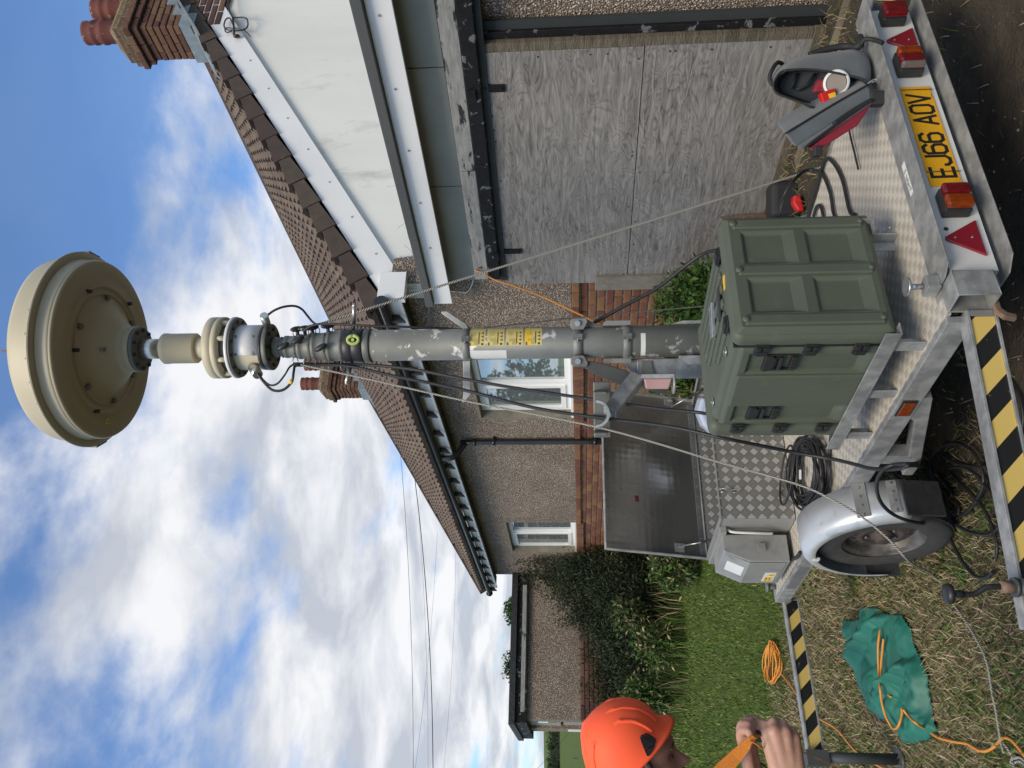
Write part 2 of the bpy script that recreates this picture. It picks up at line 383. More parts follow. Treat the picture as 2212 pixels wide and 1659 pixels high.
# ================================================================ house
def brick_mesh(name, l, h, d, m):
    b = MB(); c = .006
    F = WF                                       # front faces -y
    x, z = l/2, h/2
    fr = [(-x+c, -z+c), (x-c, -z+c), (x-c, z-c), (-x+c, z-c)]; bk = [(-x, -z), (x, -z), (x, z), (-x, z)]
    b.face([F.p(p[0], -d, p[1]) for p in fr])
    for k in range(4):
        l_ = (k+1) % 4
        b.face([F.p(bk[k][0], -d+c, bk[k][1]), F.p(bk[l_][0], -d+c, bk[l_][1]), F.p(fr[l_][0], -d, fr[l_][1]), F.p(fr[k][0], -d, fr[k][1])])
        b.face([F.p(bk[k][0], .02, bk[k][1]), F.p(bk[l_][0], .02, bk[l_][1]), F.p(bk[l_][0], -d+c, bk[l_][1]), F.p(bk[k][0], -d+c, bk[k][1])])
    return b.mesh(name, m, Vector())
BR = {}
def get_brick(l, m='brick', h=.064, d=.012):
    k = (round(l, 3), m, h, d)
    if k not in BR: BR[k] = brick_mesh('brick', l, h, d, m)
    return BR[k]
def lay(F, x0, x1, z0, z1, parent, keep=lambda x, z: True, m='brick', pitch=.225, ch=.075, h=.064, d=.012, holes=(), rest='bricks', lim=300, off=0, rotz=None):
    """stretcher bond on plane (F.ex, z) facing -F.ey"""
    cand = []; r = 0; z = z1-ch
    ang = math.atan2(F.ey.y, F.ey.x)-math.pi/2
    while z > z0-.01:
        x = x0-(((r+off) % 2)*pitch/2)
        while x < x1-.02:
            a, b = max(x, x0), min(x+pitch, x1); x += pitch
            if b-a < .05: continue
            cx, cz = (a+b)/2, z+ch/2
            if any(hx0-.001 < cx < hx1+.001 and hz0 < cz < hz1 for hx0, hx1, hz0, hz1 in holes): continue
            cand.append((0 if keep(cx, cz) else 1, cx, cz, b-a-.011))
        z -= ch; r += 1
    cand.sort(key=lambda c: c[0]); rb = MB(); n = 0
    for kf, cx, cz, l in cand:
        jx, jz = rnd.uniform(-.002, .002), rnd.uniform(-.0015, .0015)
        if kf == 0 and n < lim:
            put('brick', get_brick(l, m, h, d), parent, F.p(cx+jx, rnd.uniform(-.003, .002), cz+jz), (0, rnd.uniform(-.006, .006), ang)); n += 1
        else: rb.box(F, cx-l/2, cx+l/2, -d, .02, cz-h/2, cz+h/2)
    if rb.v: rb.build(rest, m, parent, kind='stuff')
def wall(b, F, x0, x1, z0, z1, t, holes=()):
    xs = sorted({x0, x1, *[v for h in holes for v in h[:2]]}); zs = sorted({z0, z1, *[v for h in holes for v in h[2:]]})
    for i in range(len(xs)-1):
        for j in range(len(zs)-1):
            cx, cz = (xs[i]+xs[i+1])/2, (zs[j]+zs[j+1])/2
            if not any(h[0] < cx < h[1] and h[2] < cz < h[3] for h in holes): b.box(F, xs[i], xs[i+1], 0, t, zs[j], zs[j+1])
    return b

GND = .2
house = thing('bungalow', 'pebbledashed bungalow with brown pantiled roof, white gable end and two red brick chimneys', 'house', HF.p(0, 0, GND))
W1, W2 = (1.0, 2.52, 1.80, 2.86), (6.03, 7.48, 1.80, 2.87)
wall(MB(), HF, -.16, 8.82, 1.80, 3.34, .25, [W1, W2]).build('pebbledash_wall', 'pebbledash', house)
wall(MB(), HF.at(0, .012, 0), -.20, 8.82, -.1, 1.80, .25).build('mortar_bed', 'mortar', house)
box_part('end_wall', 'pebbledash', house, HF, 8.57, 8.82, .26, 7.9, -.1, 3.3)
# projecting top course, then plain courses with a band of tile sills under the windows
F = HF.at(0, -.012, 0)
lay(F, -.2, 8.8, 1.725, 1.80, house, m='brick', lim=60, d=.02)
lay(HF.at(0, .008, 0), -.2, 8.8, .2, 1.725, house, keep=lambda x, z: (x < 1.35 and z > .95) or (z > 1.33 and x < 7.4) or (x > 3.5 and z > 1.42), lim=235, off=1)
for (a0, a1) in ((W1[0]-.05, W1[1]+.08), (W2[0]-.02, W2[1]+.1)):            # brick-on-edge sills
    n = int((a1-a0)/.078)
    for k in range(n):
        put('brick', get_brick(.064, 'brick', .105, .035), house, HF.p(a0+.04+k*.078, 0, 1.745+rnd.uniform(-.003, .003)), (0, rnd.uniform(-.02, .02), math.atan2(HF.ey.y, HF.ey.x)-math.pi/2))
for (w0, w1_, z0, z1, mul) in (W1+(1.88,), W2+(6.75,)):
    fr = MB(); e = .06
    G = HF.at(0, .10, 0)
    fr.box(G, w0, w0+e, 0, .06, z0+.03, z1-.02); fr.box(G, w1_-e-.01, w1_-.01, 0, .06, z0+.03, z1-.02)
    fr.box(G, w0+e, w1_-e-.01, 0, .06, z1-.02-e, z1-.02); fr.box(G, w0+e, w1_-e-.01, 0, .06, z0+.03, z0+.03+e)
    fr.box(G, mul-.035, mul+.035, 0, .06, z0+.03+e, z1-.02-e)
    fo = fr.build('window_frame', 'white_upvc', house, bevel=.004)
    sh = MB(); G2 = HF.at(0, .083, 0); l, r_, b_, t_ = mul+.03, w1_-.062, z0+.085, z1-.072; e2 = .052
    sh.box(G2, l, l+e2, 0, .05, b_, t_); sh.box(G2, r_-e2, r_, 0, .05, b_, t_); sh.box(G2, l+e2, r_-e2, 0, .05, t_-e2, t_); sh.box(G2, l+e2, r_-e2, 0, .05, b_, b_+e2)
    sh.build('opening_sash', 'white_upvc', fo, bevel=.004)
    MB().box(HF, w0+e, mul-.035, .13, .136, z0+.09, z1-.08).build('pane', 'window_glass', fo)
    MB().box(HF, l+e2, r_-e2, .105, .111, b_+e2, t_-e2).build('pane', 'window_glass', fo)
    MB().box(G, w0+.002, w1_-.012, -.105, .03, z0+.002, z0+.03).build('window_sill', 'white_upvc', house, bevel=.004)
    jb = MB()
    jb.box(HF, w1_-.012, w1_+.002, -.004, .24, z0, z1+.01); jb.box(HF, w0, w1_-.012, -.004, .24, z1-.018, z1+.01); jb.box(HF, w0-.012, w0, -.003, .24, z0, z1)
    jb.build('window_reveal', 'concrete', house)
# gutter line: white fascia, dark soffit, brackets, half-round gutter
box_part('fascia_board', 'white_upvc', house, HF, -.20, 9.0, -.20, -.175, 3.235, 3.36, bevel=.003)
box_part('soffit', 'black_wood', house, HF, -.14, 8.95, -.175, -.002, 3.25, 3.27)
box_part('boxed_eave_end', 'white_upvc', house, HF, -.215, -.135, -.205, .06, 3.2, 3.43, bevel=.003)
gb = MB(); seg = [(math.cos(t)*.058, -math.sin(t)*.058) for t in [math.pi*k/10 for k in range(11)]] + [(math.cos(t)*.053, -math.sin(t)*.053) for t in [math.pi*(10-k)/10 for k in range(11)]]
gb.prism(HF.at(0, -.262, 3.40), seg, -.24, 9.1, axis='x', sm=True)
for e_ in (-.245, 9.1): gb.cyl(HF.p(e_, -.262, 3.385), HF.p(e_+.012, -.262, 3.385), .06, 16)
gb.build('gutter', 'black_pvc', house)
for k in range(20):
    a_ = .05+k*.465
    put('gutter_bracket', BR.setdefault('gb', MB().prism(Fr((0, 0, 0), HF.ex, HF.ey), [(-.045, -.16), (-.045, .0), (.0, .035), (.02, -.005), (.02, -.10)], -.016, .016, axis='x').mesh('gutter_bracket', 'black_wood', Vector())), house, HF.p(a_, -.235, 3.385))
# downpipe
dp = MB(); dp.tube([HF.p(3.02, -.262, 3.35), HF.p(3.02, -.262, 3.24), HF.p(3.03, -.2, 3.17), HF.p(3.04, -.08, 3.09), HF.p(3.04, -.055, 3.0), HF.p(3.04, -.055, 1.3)], .034, 12, res=4)
for z_ in (2.98, 2.75, 1.56): dp.cyl(HF.p(3.04, -.055, z_-.02), HF.p(3.04, -.055, z_+.02), .041, 14)
dp.box(HF, 2.985, 3.095, -.05, -.002, 2.74, 2.76); dp.box(HF, 2.985, 3.095, -.05, -.002, 1.54, 1.58)
dp.build('downpipe', 'black_pvc', house)

# roof: interlocking double-roll tiles, course by course
SL = .628; th = math.atan(SL); RB, RZ = -.27, 3.475                          # eave line of the tiles (b, z)
RF = Fr(HF.p(0, RB, RZ), HF.ex, HF.ey*math.cos(th)+HF.ez*math.sin(th), HF.ez*math.cos(th)-HF.ey*math.sin(th))
TW, TG = .30, .335
def tile_mesh(nseg=12):
    b = MB(); F = Fr((0, 0, 0), HF.ex, RF.ey, RF.ez)
    def zz(u): return .010+.030*max(0, math.sin(u*2*math.pi*2-.6))**.8
    T = []
    for k in range(nseg+1):
        u = k/nseg; z = zz(u); T.append((u*TW*1.0, z))
    for k in range(nseg):
        (x0, z0), (x1, z1) = T[k], T[k+1]
        b.face([F.p(x0, 0, z0+.012), F.p(x1, 0, z1+.012), F.p(x1, TG+.03, z1-.016), F.p(x0, TG+.03, z0-.016)], sm=True)
        b.face([F.p(x0, .004, -.022), F.p(x1, .004, -.022), F.p(x1, 0, z1+.012), F.p(x0, 0, z0+.012)])
    return b.mesh('roof_tile', 'roof_tile', Vector())
tm = tile_mesh(); NC, NR = 30, 15
tiles = sorted([(i*TW-.10, j*TG) for i in range(NC) for j in range(NR)], key=lambda t: (RF.p(t[0], t[1], 0)-CAM).length)
rest = MB()
co = [v.co.copy() for v in tm.vertices]
for n, (x_, y_) in enumerate(tiles):
    p = RF.p(x_+rnd.uniform(-.003, .003), y_, rnd.uniform(-.002, .003))
    if n < 300: put('roof_tile', tm, house, p, (rnd.uniform(-.008, .008), rnd.uniform(-.008, .008), 0))
    else:
        i0 = len(rest.v); rest.v += [c+p for c in co]
        for f in tm.polygons: rest.f.append([i0+k for k in f.vertices]); rest.uv.append([(0, 0)]*len(f.vertices)); rest.mi.append(0); rest.sm.append(f.use_smooth)
rest.build('roof_tiles', 'roof_tile', house, fix=False, kind='stuff')
LR = NR*TG
ub = MB(); ub.box(RF, -.12, 8.95, .01, LR-.02, -.06, -.024)
B2 = Fr(HF.p(0, 8.2, RZ), HF.ex, -HF.ey*math.cos(th)+HF.ez*math.sin(th), HF.ez*math.cos(th)+HF.ey*math.sin(th))
ub.box(B2, -.12, 8.95, 0, LR, -.06, -.01); ub.build('roof_underlay', 'black_wood', house)
rb_, rz_ = hloc(RF.p(0, LR, 0))[1:]
for k in range(19):
    a_ = -.1+k*.48; rid = MB().prism(HF.at(0, rb_+.02, rz_+.0), [(-.14, -.05), (-.09, .03), (0, .065), (.09, .03), (.14, -.05)], a_, a_+.485, axis='x'); rid.build('ridge_tile', 'verge_tile', house)
# verge tiles on the near gable
gv = math.atan2(HF.ey.y, HF.ey.x)
vf = Fr(RF.o, HF.ex, RF.ey, RF.ez)
for k in range(NR):
    y0 = k*TG
    j_ = rnd.uniform(-.004, .004)
    MB().prism(vf, [(y0-.022, -.118+j_), (y0+TG-.034, -.092+j_), (y0+TG-.034, .022), (y0-.022, .066)], -.182+rnd.uniform(-.004, .004), -.152, axis='x').prism(vf, [(y0-.022, .03), (y0+TG-.034, .0), (y0+TG-.034, .024), (y0-.022, .066)], -.152, -.075, axis='x').build('verge_tile', 'verge_tile', house, bevel=.007)
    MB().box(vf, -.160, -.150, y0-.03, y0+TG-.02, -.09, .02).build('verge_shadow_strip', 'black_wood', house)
for k in range(NR):
    y0 = k*TG; MB().box(vf, 8.88, 8.99, y0-.01, y0+TG+.02, -.06, .07-.0).build('verge_tile', 'verge_tile', house)
# bargeboards and gable wall
bb = MB(); zr = lambda b: RZ+(b-RB)*SL
g = [(-.09, zr(-.09)-.16-.02), (.10, zr(.10)-.42), (.06, zr(.06)-.42)]
bb.prism(HF, [(.045, 3.36), (.02, 3.30), (-.10, 3.30), (-.12, zr(-.12)-.15), (3.98, zr(3.98)-.15), (3.98, zr(3.98)-.44), (.10, zr(.1)-.42)], -.155, -.125, axis='x')
bb.build('bargeboard', 'white_upvc', house, bevel=.003)
bb2 = MB().prism(HF, [(8.05, zr(-.12)-.19), (3.982, zr(3.98)-.19), (3.982, zr(3.98)-.46), (8.0, zr(.1)-.44)], -.155, -.125, axis='x'); bb2.build('bargeboard', 'white_upvc', house)
gw = MB().prism(HF, [(.0, 2.95), (7.9, 2.95), (7.9, 3.25), (3.98, zr(3.98)-.2), (.0, 3.25)], -.12, .1, axis='x'); gw.build('gable_wall', 'white_render', house)
gw = MB().prism(HF, [(.26, 3.25), (7.9, 3.25), (3.98, zr(3.98)-.2)], 8.6, 8.82, axis='x'); gw.build('far_gable_wall', 'white_render', house)
for t in [k*.42+.15 for k in range(10)]:
    b_ = .15+t; MB().cyl(HF.p(-.156, b_, zr(b_)-.33), HF.p(-.162, b_, zr(b_)-.33), .008, 8).build('cover_cap', 'flaking_paint', house)
# cracks in the render at the gable foot
for pts in ([(.08, 3.1), (.16, 3.14), (.22, 3.2), (.33, 3.19), (.42, 3.27)], [(.2, 3.05), (.26, 3.12), (.24, 3.2), (.3, 3.3)], [(.6, 3.35), (.66, 3.29), (.7, 3.2)], [(1.1, 3.5), (1.12, 3.3), (1.2, 3.18)]):
    MB().tube([HF.p(-.1185, b_, z_) for b_, z_ in pts], .0022, 5, res=4).build('render_crack', 'dark_inside', house)

def chimney(a0, a1, b0, b1, zb, zt, npots, label):
    c = MB().box(HF, a0+.012, a1-.012, b0+.012, b1-.012, zb, zt+.02).build('chimney', 'dark_mortar', house); c['label'] = label
    faces = [(Fr(HF.p(a0, b0, 0), HF.ex, HF.ey), a1-a0), (Fr(HF.p(a0, b1, 0), -HF.ey, HF.ex), b1-b0)]
    for F_, wd in faces:
        lay(F_, 0, wd, zb, zt, c, m='chimney_brick', d=.004, h=.063, lim=120)
        for k, pr in enumerate((.03, .062, .04, .012)):            # corbelled courses
            G = Fr(F_.p(0, -pr, 0), F_.ex, F_.ey); lay(G, -pr, wd+pr, zt+k*.075, zt+(k+1)*.075, c, m='corbel_brick' if k > 1 else 'chimney_brick', off=k, d=.004, h=.066)
    bm_ = MB()
    for k, pr in enumerate((.03, .062, .04, .012)): bm_.box(HF, a0-pr+.012, a1+pr-.012, b0-pr+.012, b1+pr-.012, zt+k*.075+.004, zt+(k+1)*.075-.003)
    bm_.build('corbel_core', 'dark_mortar', c)
    zt2 = zt+.3; fl = MB(); i = 0
    P0 = [HF.p(x, y, zt2) for x, y in ((a0, b0), (a1, b0), (a1, b1), (a0, b1))]; P1 = [HF.p(x, y, zt2+.1) for x, y in ((a0+.09, b0+.09), (a1-.09, b0+.09), (a1-.09, b1-.09), (a0+.09, b1-.09))]
    for k in range(4): fl.face([P0[k], P0[(k+1) % 4], P1[(k+1) % 4], P1[k]])
    fl.face(P1); fl.build('flaunching', 'corbel_brick', c)
    for k in range(npots):
        cy = b0+.235+k*(b1-b0-.47)/max(npots-1, 1)
        pr = [(.125, .02), (.125, .22), (.135, .24), (.135, .27), (.122, .29), (.122, .33), (.133, .35), (.133, .38), (.12, .40), (.13, .44), (.13, .47), (.10, .475), (.10, .30)]
        MB().lathe(HF.p((a0+a1)/2, cy, zt2), pr, 28, cap=False).build('chimney_pot', 'terracotta' , c)
    ls = MB()                                                       # stepped lead flashing over the tiles
    z0 = lambda b: zr(b)+.05
    for k in range(5):
        y0 = b0-.004+k*.17
        ls.box(HF, a0-.022, a0-.008, y0, y0+.175, z0(y0)-.03, z0(y0)+.14)
    ls.box(HF, a0-.03, a1+.03, b0-.022, b0-.008, z0(b0)-.05, z0(b0)+.13)
    ls.prism(HF, [(b0-.2, z0(b0-.2)+.0), (b0-.2, z0(b0-.2)-.02), (b0+.8, z0(b0+.8)-.02), (b0+.8, z0(b0+.8)+.0)], a0-.10, a0-.022, axis='x')
    ls.prism(HF, [(b0-.2, z0(b0-.2)+.0), (b0-.2, z0(b0-.2)-.02), (b0-.02, z0(b0)-.02), (b0-.02, z0(b0)+.0)], a0-.022, a1+.12, axis='x')
    ls.build('lead_flashing', 'lead', c)
chimney(-.16, .28, 3.40, 4.62, 5.5, 6.42, 3, 'near brick chimney with two stout clay pots')
chimney(8.42, 8.83, 3.58, 4.5, 5.5, 6.53, 2, 'far brick chimney seen behind the mast')
# aerial cable hanging at the bargeboard
ac = MB(); g_ = lambda x, y: ha(x, y, -.19)
ac.tube([g_(490, -60), g_(494, 15), g_(503, 40), g_(506, 78)], .011, 7); ac.tube([g_(506, 60), g_(497, 40), g_(488, 42), g_(484, 55), g_(490, 64), g_(515, 66), g_(533, 60), g_(535, 45), g_(528, 38), g_(505, 38)], .008, 7)
ac.tube([g_(506, 62), g_(490, 60), g_(486, 66), g_(492, 70), g_(506, 64)], .007, 6); ac.tube([g_(508, 60), g_(528, 66), g_(541, 78)], .006, 6)
ac.sphere(g_(511, 78), .03, sc=(.7, 1, 1.2)); ac.build('aerial_cable', 'black_pvc', None, label='black aerial cable looped on the white bargeboard near the chimney', category='cable')
# white telephone wire on the pebbledash
tw = MB(); g_ = lambda x, y, b=-.02: hb(x, y, b)
tw.tube([g_(866, 628), g_(900, 627), g_(935, 626), g_(985, 630), g_(1006, 632), g_(1016, 622), g_(1022, 606), g_(1020, 592), g_(1010, 597)], .004, 6); tw.build('thin_white_wire', 'white_upvc', None, label='thin white wire looping down the pebbledash beside the garage fascia', category='wire')

# ================================================================ garage with boarded doors
gar = thing('garage', 'flat-roofed garage with weathered plywood doors, white fascia and pebbledash wall', 'garage', HF.p(-2, 0, .3))
GF = lambda a: .0235*(a+.3)                                                 # the roof falls slightly to the right
def strip(a0, a1, b0, b1, z0, z1, s=1, parent=gar, name='board', m='white_upvc', **k):
    b = MB(); P = [HF.p(a, bb_, z+GF(a)*s) for z in (z0, z1) for bb_ in (b0, b1) for a in (a0, a1)]; i = 0; b.v += P
    for q, ax in (((0, 2, 3, 1), 0), ((4, 5, 7, 6), 0), ((0, 1, 5, 4), 0), ((2, 6, 7, 3), 0), ((0, 4, 6, 2), 0), ((1, 3, 7, 5), 0)):
        b.f.append(list(q)); b.uv.append([(0, 0)]*4); b.mi.append(0); b.sm.append(False)
    return b.build(name, m, parent, **k)
strip(-6.2, -.10, -.2, -.178, 2.80, 2.955, name='fascia_board', bevel=.003)
strip(-6.2, -1.02, -.245, -.20, 2.955, 3.022, name='felt_drip', m='felt', bevel=.006); strip(-1.015, -.12, -.245, -.20, 2.953, 3.02, name='felt_drip', m='felt', bevel=.006)
strip(-6.2, -.16, -.2, 5, 2.957, 3.018, name='flat_roof', m='felt')
for a_ in [-.35-k*.52 for k in range(8)]: MB().cyl(HF.p(a_, -.2, 2.885+GF(a_)), HF.p(a_, -.206, 2.885+GF(a_)), .008, 8).build('cover_cap', 'flaking_paint', gar)
for a0, a1 in ((-4.5, -3.445), (-3.435, -2.435), (-2.425, -1.365), (-1.355, -.2)): strip(a0, a1, -.03+rnd.uniform(-.002, .002), -.01, 2.60, 2.93, name='grey_panel', m='grey_panel', s=1)
strip(-4.5, -.2, -.01, .2, 2.5, 2.95, name='lintel_core', m='dark_inside')
for a0, a1 in ((-4.4, -1.62), (-1.61, -.34)): strip(a0, a1, -.13, -.03, 2.475, 2.585, name='door_head_beam', m='flaking_paint', s=1.1, bevel=.004)
for a0, a1 in ((-4.4, -1.70), (-1.695, -.36)): strip(a0, a1, -.15, -.04, 2.375, 2.472, name='sliding_door_rail', m='flaking_black', s=1.1, bevel=.008)
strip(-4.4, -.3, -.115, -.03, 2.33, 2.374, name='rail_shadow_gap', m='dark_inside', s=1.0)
MB().box(HF, -2.76, -.23, -.05, -.03, .3, 2.33).build('door_backing', 'dark_inside', gar)
MB().box(HF, -2.58, -.22, -.10, -.075, 1.342, 2.34).build('plywood_sheet', 'plywood', gar, bevel=.002)
MB().box(HF, -2.60, -.21, -.098, -.073, .38, 1.337).build('plywood_sheet', 'plywood', gar, bevel=.002)
MB().box(HF, -2.655, -.2, -.11, -.07, .27, .385).build('bottom_rail', 'old_timber', gar)
MB().box(HF, -2.645, -2.585, -.10, -.05, .36, 2.33).build('door_stile', 'old_timber', gar); MB().box(HF, -2.70, -2.65, -.07, -.01, .30, 2.36).build('door_post', 'flaking_black', gar, bevel=.004)
for a_ in (-2.32, -.68):
    MB().box(HF, a_-.028, a_+.028, -.112, -.104, 2.18, 2.36).box(HF, a_-.04, a_+.04, -.165, -.10, 2.36, 2.40).cyl(HF.p(a_, -.112, 2.2), HF.p(a_, -.12, 2.2), .008).cyl(HF.p(a_-.01, -.112, 2.3), HF.p(a_-.01, -.12, 2.3), .008).build('door_hanger', 'flaking_black', gar)
for k in range(26):
    a_, z_ = rnd.choice([(-2.54, rnd.uniform(.5, 2.3)), (-.26, rnd.uniform(.5, 2.3)), (rnd.uniform(-2.5, -.3), 1.37), (rnd.uniform(-2.5, -.3), 1.31), (rnd.uniform(-2.5, -.3), 2.28)])
    MB().cyl(HF.p(a_, -.099, z_), HF.p(a_, -.103, z_), .006, 7).build('nail_head', 'dark_inside', gar)
MB().box(HF, -6.2, -2.72, -.005, .2, .1, 2.5).box(HF, -6.2, -4.5, -.005, .2, 2.5, 2.8).build('pebbledash_wall', 'pebbledash', gar)
MB().box(HF, -6.2, -6.0, .2, 5, .1, 2.8).build('side_wall', 'pebbledash', gar)
# lead and felt at the junction with the bungalow
MB().prism(HF, [(-.01, 3.03), (.30, 3.03), (.26, 3.28), (.1, 3.2)], -.15, -.135, axis='x').box(HF, -.26, -.12, -.16, .02, 2.98, 3.03).build('lead_flashing', 'lead', house)

# ================================================================ outbuilding at the far end
ob = thing('outbuilding', 'small flat-roofed pebbledash outbuilding with black fascia behind the dark conifer', 'outbuilding', HF.p(9.8, -1.2, .2))
OF = Fr(HF.p(8.8, 0, 0), -HF.ey, HF.ex)                                     # x to the left (towards -b), y away
OF.ex, OF.ey = HF.ey*-1, HF.ex
OG = Fr(HF.p(8.8, -2.41, 0), HF.ey, HF.ex)                                   # x right from its free corner
box_part('pebbledash_wall', 'pebbledash', ob, OG, 0, 2.41, 0, .2, 1.77, 2.68)
box_part('mortar_bed', 'dark_mortar', ob, OG, 0, 2.41, .012, .2, .0, 1.768)
lay(OG.at(0, .004, 0), 0, 2.4, .3, 1.77, ob, keep=lambda x, z: z > 1.3, lim=90, m='chimney_brick')  # darker brick colour paints in the shade of the bush
box_part('roof_edge', 'black_wood', ob, OG, -.1, 2.42, -.1, 2.4, 2.85, 2.95)
box_part('fascia_board', 'flaking_black', ob, OG, -.07, 2.42, -.06, 2.3, 2.66, 2.848)
box_part('flaked_white_strip', 'flaking_paint', ob, OG, .1, 2.2, -.064, -.061, 2.69, 2.76)
SG = Fr(HF.p(8.8, -2.41, 0), HF.ex, HF.ey)                                   # its left side
box_part('corner_pier', 'pebbledash', ob, SG, .205, .32, 0, .2, 0, 2.66); box_part('side_pier', 'pebbledash', ob, SG, 1.25, 1.7, 0, .2, 0, 2.66)
box_part('back_wall', 'pebbledash', ob, SG, .2, 1.7, 2.2, 2.4, 0, 2.66)
d_ = box_part('window_frame', 'grey_panel', ob, SG, .32, 1.25, .05, .1, 2.12, 2.66); MB().box(SG, .55, .8, .04, .049, 2.2, 2.5).build('pane', 'window_glass', d_)
for k in range(5): box_part('door_panel', 'grey_panel', ob, SG, .33, 1.24, .06, .1, .3+k*.36, .63+k*.36)
box_part('pipe_cover', 'white_upvc', ob, SG, 1.3, 1.5, -.02, -.002, 1.75, 2.0)
# ================================================================ trailer materials
mat('galvanised', (.39, .395, .385), (.25, .255, .25), 16, lo=.38, hi=.6, rough=.5, metal=.4, bump=.15, bscale=30, dirt=(.19, .19, .18), dscale=5, dlo=.5, dhi=.72, rrough=.2, detail=9)
mat('galvanised_dull', (.23, .235, .23), (.15, .155, .15), 7, rough=.6, metal=.4, bump=.15, bscale=30, dirt=(.11, .115, .11), dscale=5, dlo=.5, dhi=.8)
mat('fender_metal', (.66, .68, .68), (.55, .57, .58), 3, rough=.4, metal=.5, dirt=(.34, .37, .38), dscale=9, dlo=.55, dhi=.75, rrough=.25)
mat('flange_dark', (.075, .08, .08), (.06, .064, .064), 8, rough=.55, metal=.3)
mat('rubber', (.016, .016, .017), (.028, .028, .028), 30, rough=.75, bump=.4, bscale=120)
mat('tyre_side', (.032, .032, .032), (.05, .048, .045), 20, rough=.8, dirt=(.08, .072, .06), dscale=7, dlo=.55)
mat('rim_dark', (.075, .06, .052), (.045, .038, .034), 14, rough=.7, metal=.2, dirt=(.10, .06, .04), dscale=20, dlo=.5)
mat('rim_edge', (.16, .155, .15), (.05, .042, .036), 9, rough=.5, metal=.4)
mat('board_white', (.60, .59, .56), (.55, .54, .51), 8, rough=.5, dirt=(.4, .39, .35), dscale=6, dlo=.6)
mat('plate_yellow', (.72, .36, .012), (.66, .33, .012), 90, rough=.4)
mat('print_black', (.012, .012, .012), rough=.5)
mat('print_brown', (.12, .085, .02), rough=.6)
mat('lens_red', (.15, .005, .008), (.09, .004, .007), 40, rough=.18, coat=.5, bump=.3, bscale=200)
mat('lens_amber', (.22, .036, .003), (.15, .024, .003), 60, rough=.18, coat=.5, bump=.3, bscale=200)
mat('lens_clear', (.14, .11, .11), rough=.15, coat=.5)
mat('reflector_red', (.22, .008, .02), (.18, .008, .018), 300, rough=.3, coat=.4)
mat('black_plastic', (.016, .016, .017), (.024, .024, .025), 30, rough=.45)
mat('stripe_yellow', (.62, .45, .13), (.56, .40, .11), 12, rough=.45, dirt=(.4, .31, .14), dscale=20, dlo=.62)
mat('paper_white', (.68, .69, .68), rough=.5)
mat('steel_bright', (.55, .56, .56), (.4, .41, .41), 30, rough=.3, metal=.8)
mat('rust', (.16, .10, .07), (.11, .07, .05), 30, rough=.85, bump=.4, dirt=(.32, .22, .15), dscale=20)
mat('case_green', (.088, .102, .074), (.078, .091, .066), 5, rough=.52, bump=.55, bscale=420, bdist=.0015, dirt=(.125, .14, .11), dscale=9, dlo=.6, dhi=.8, spec=.4)
mat('case_patch', (.085, .09, .055), rough=.6)
mat('grey_steel_box', (.34, .34, .325), (.29, .29, .28), 5, rough=.5, metal=.35, dirt=(.2, .2, .19), dscale=6, dlo=.55)
mat('label_yellow', (.60, .50, .17), (.55, .46, .16), 30, rough=.5)
mat('label_strong_yellow', (.78, .50, .03), (.7, .42, .03), 30, rough=.5)
mat('cable_black', (.013, .013, .014), (.02, .02, .021), 20, rough=.5)

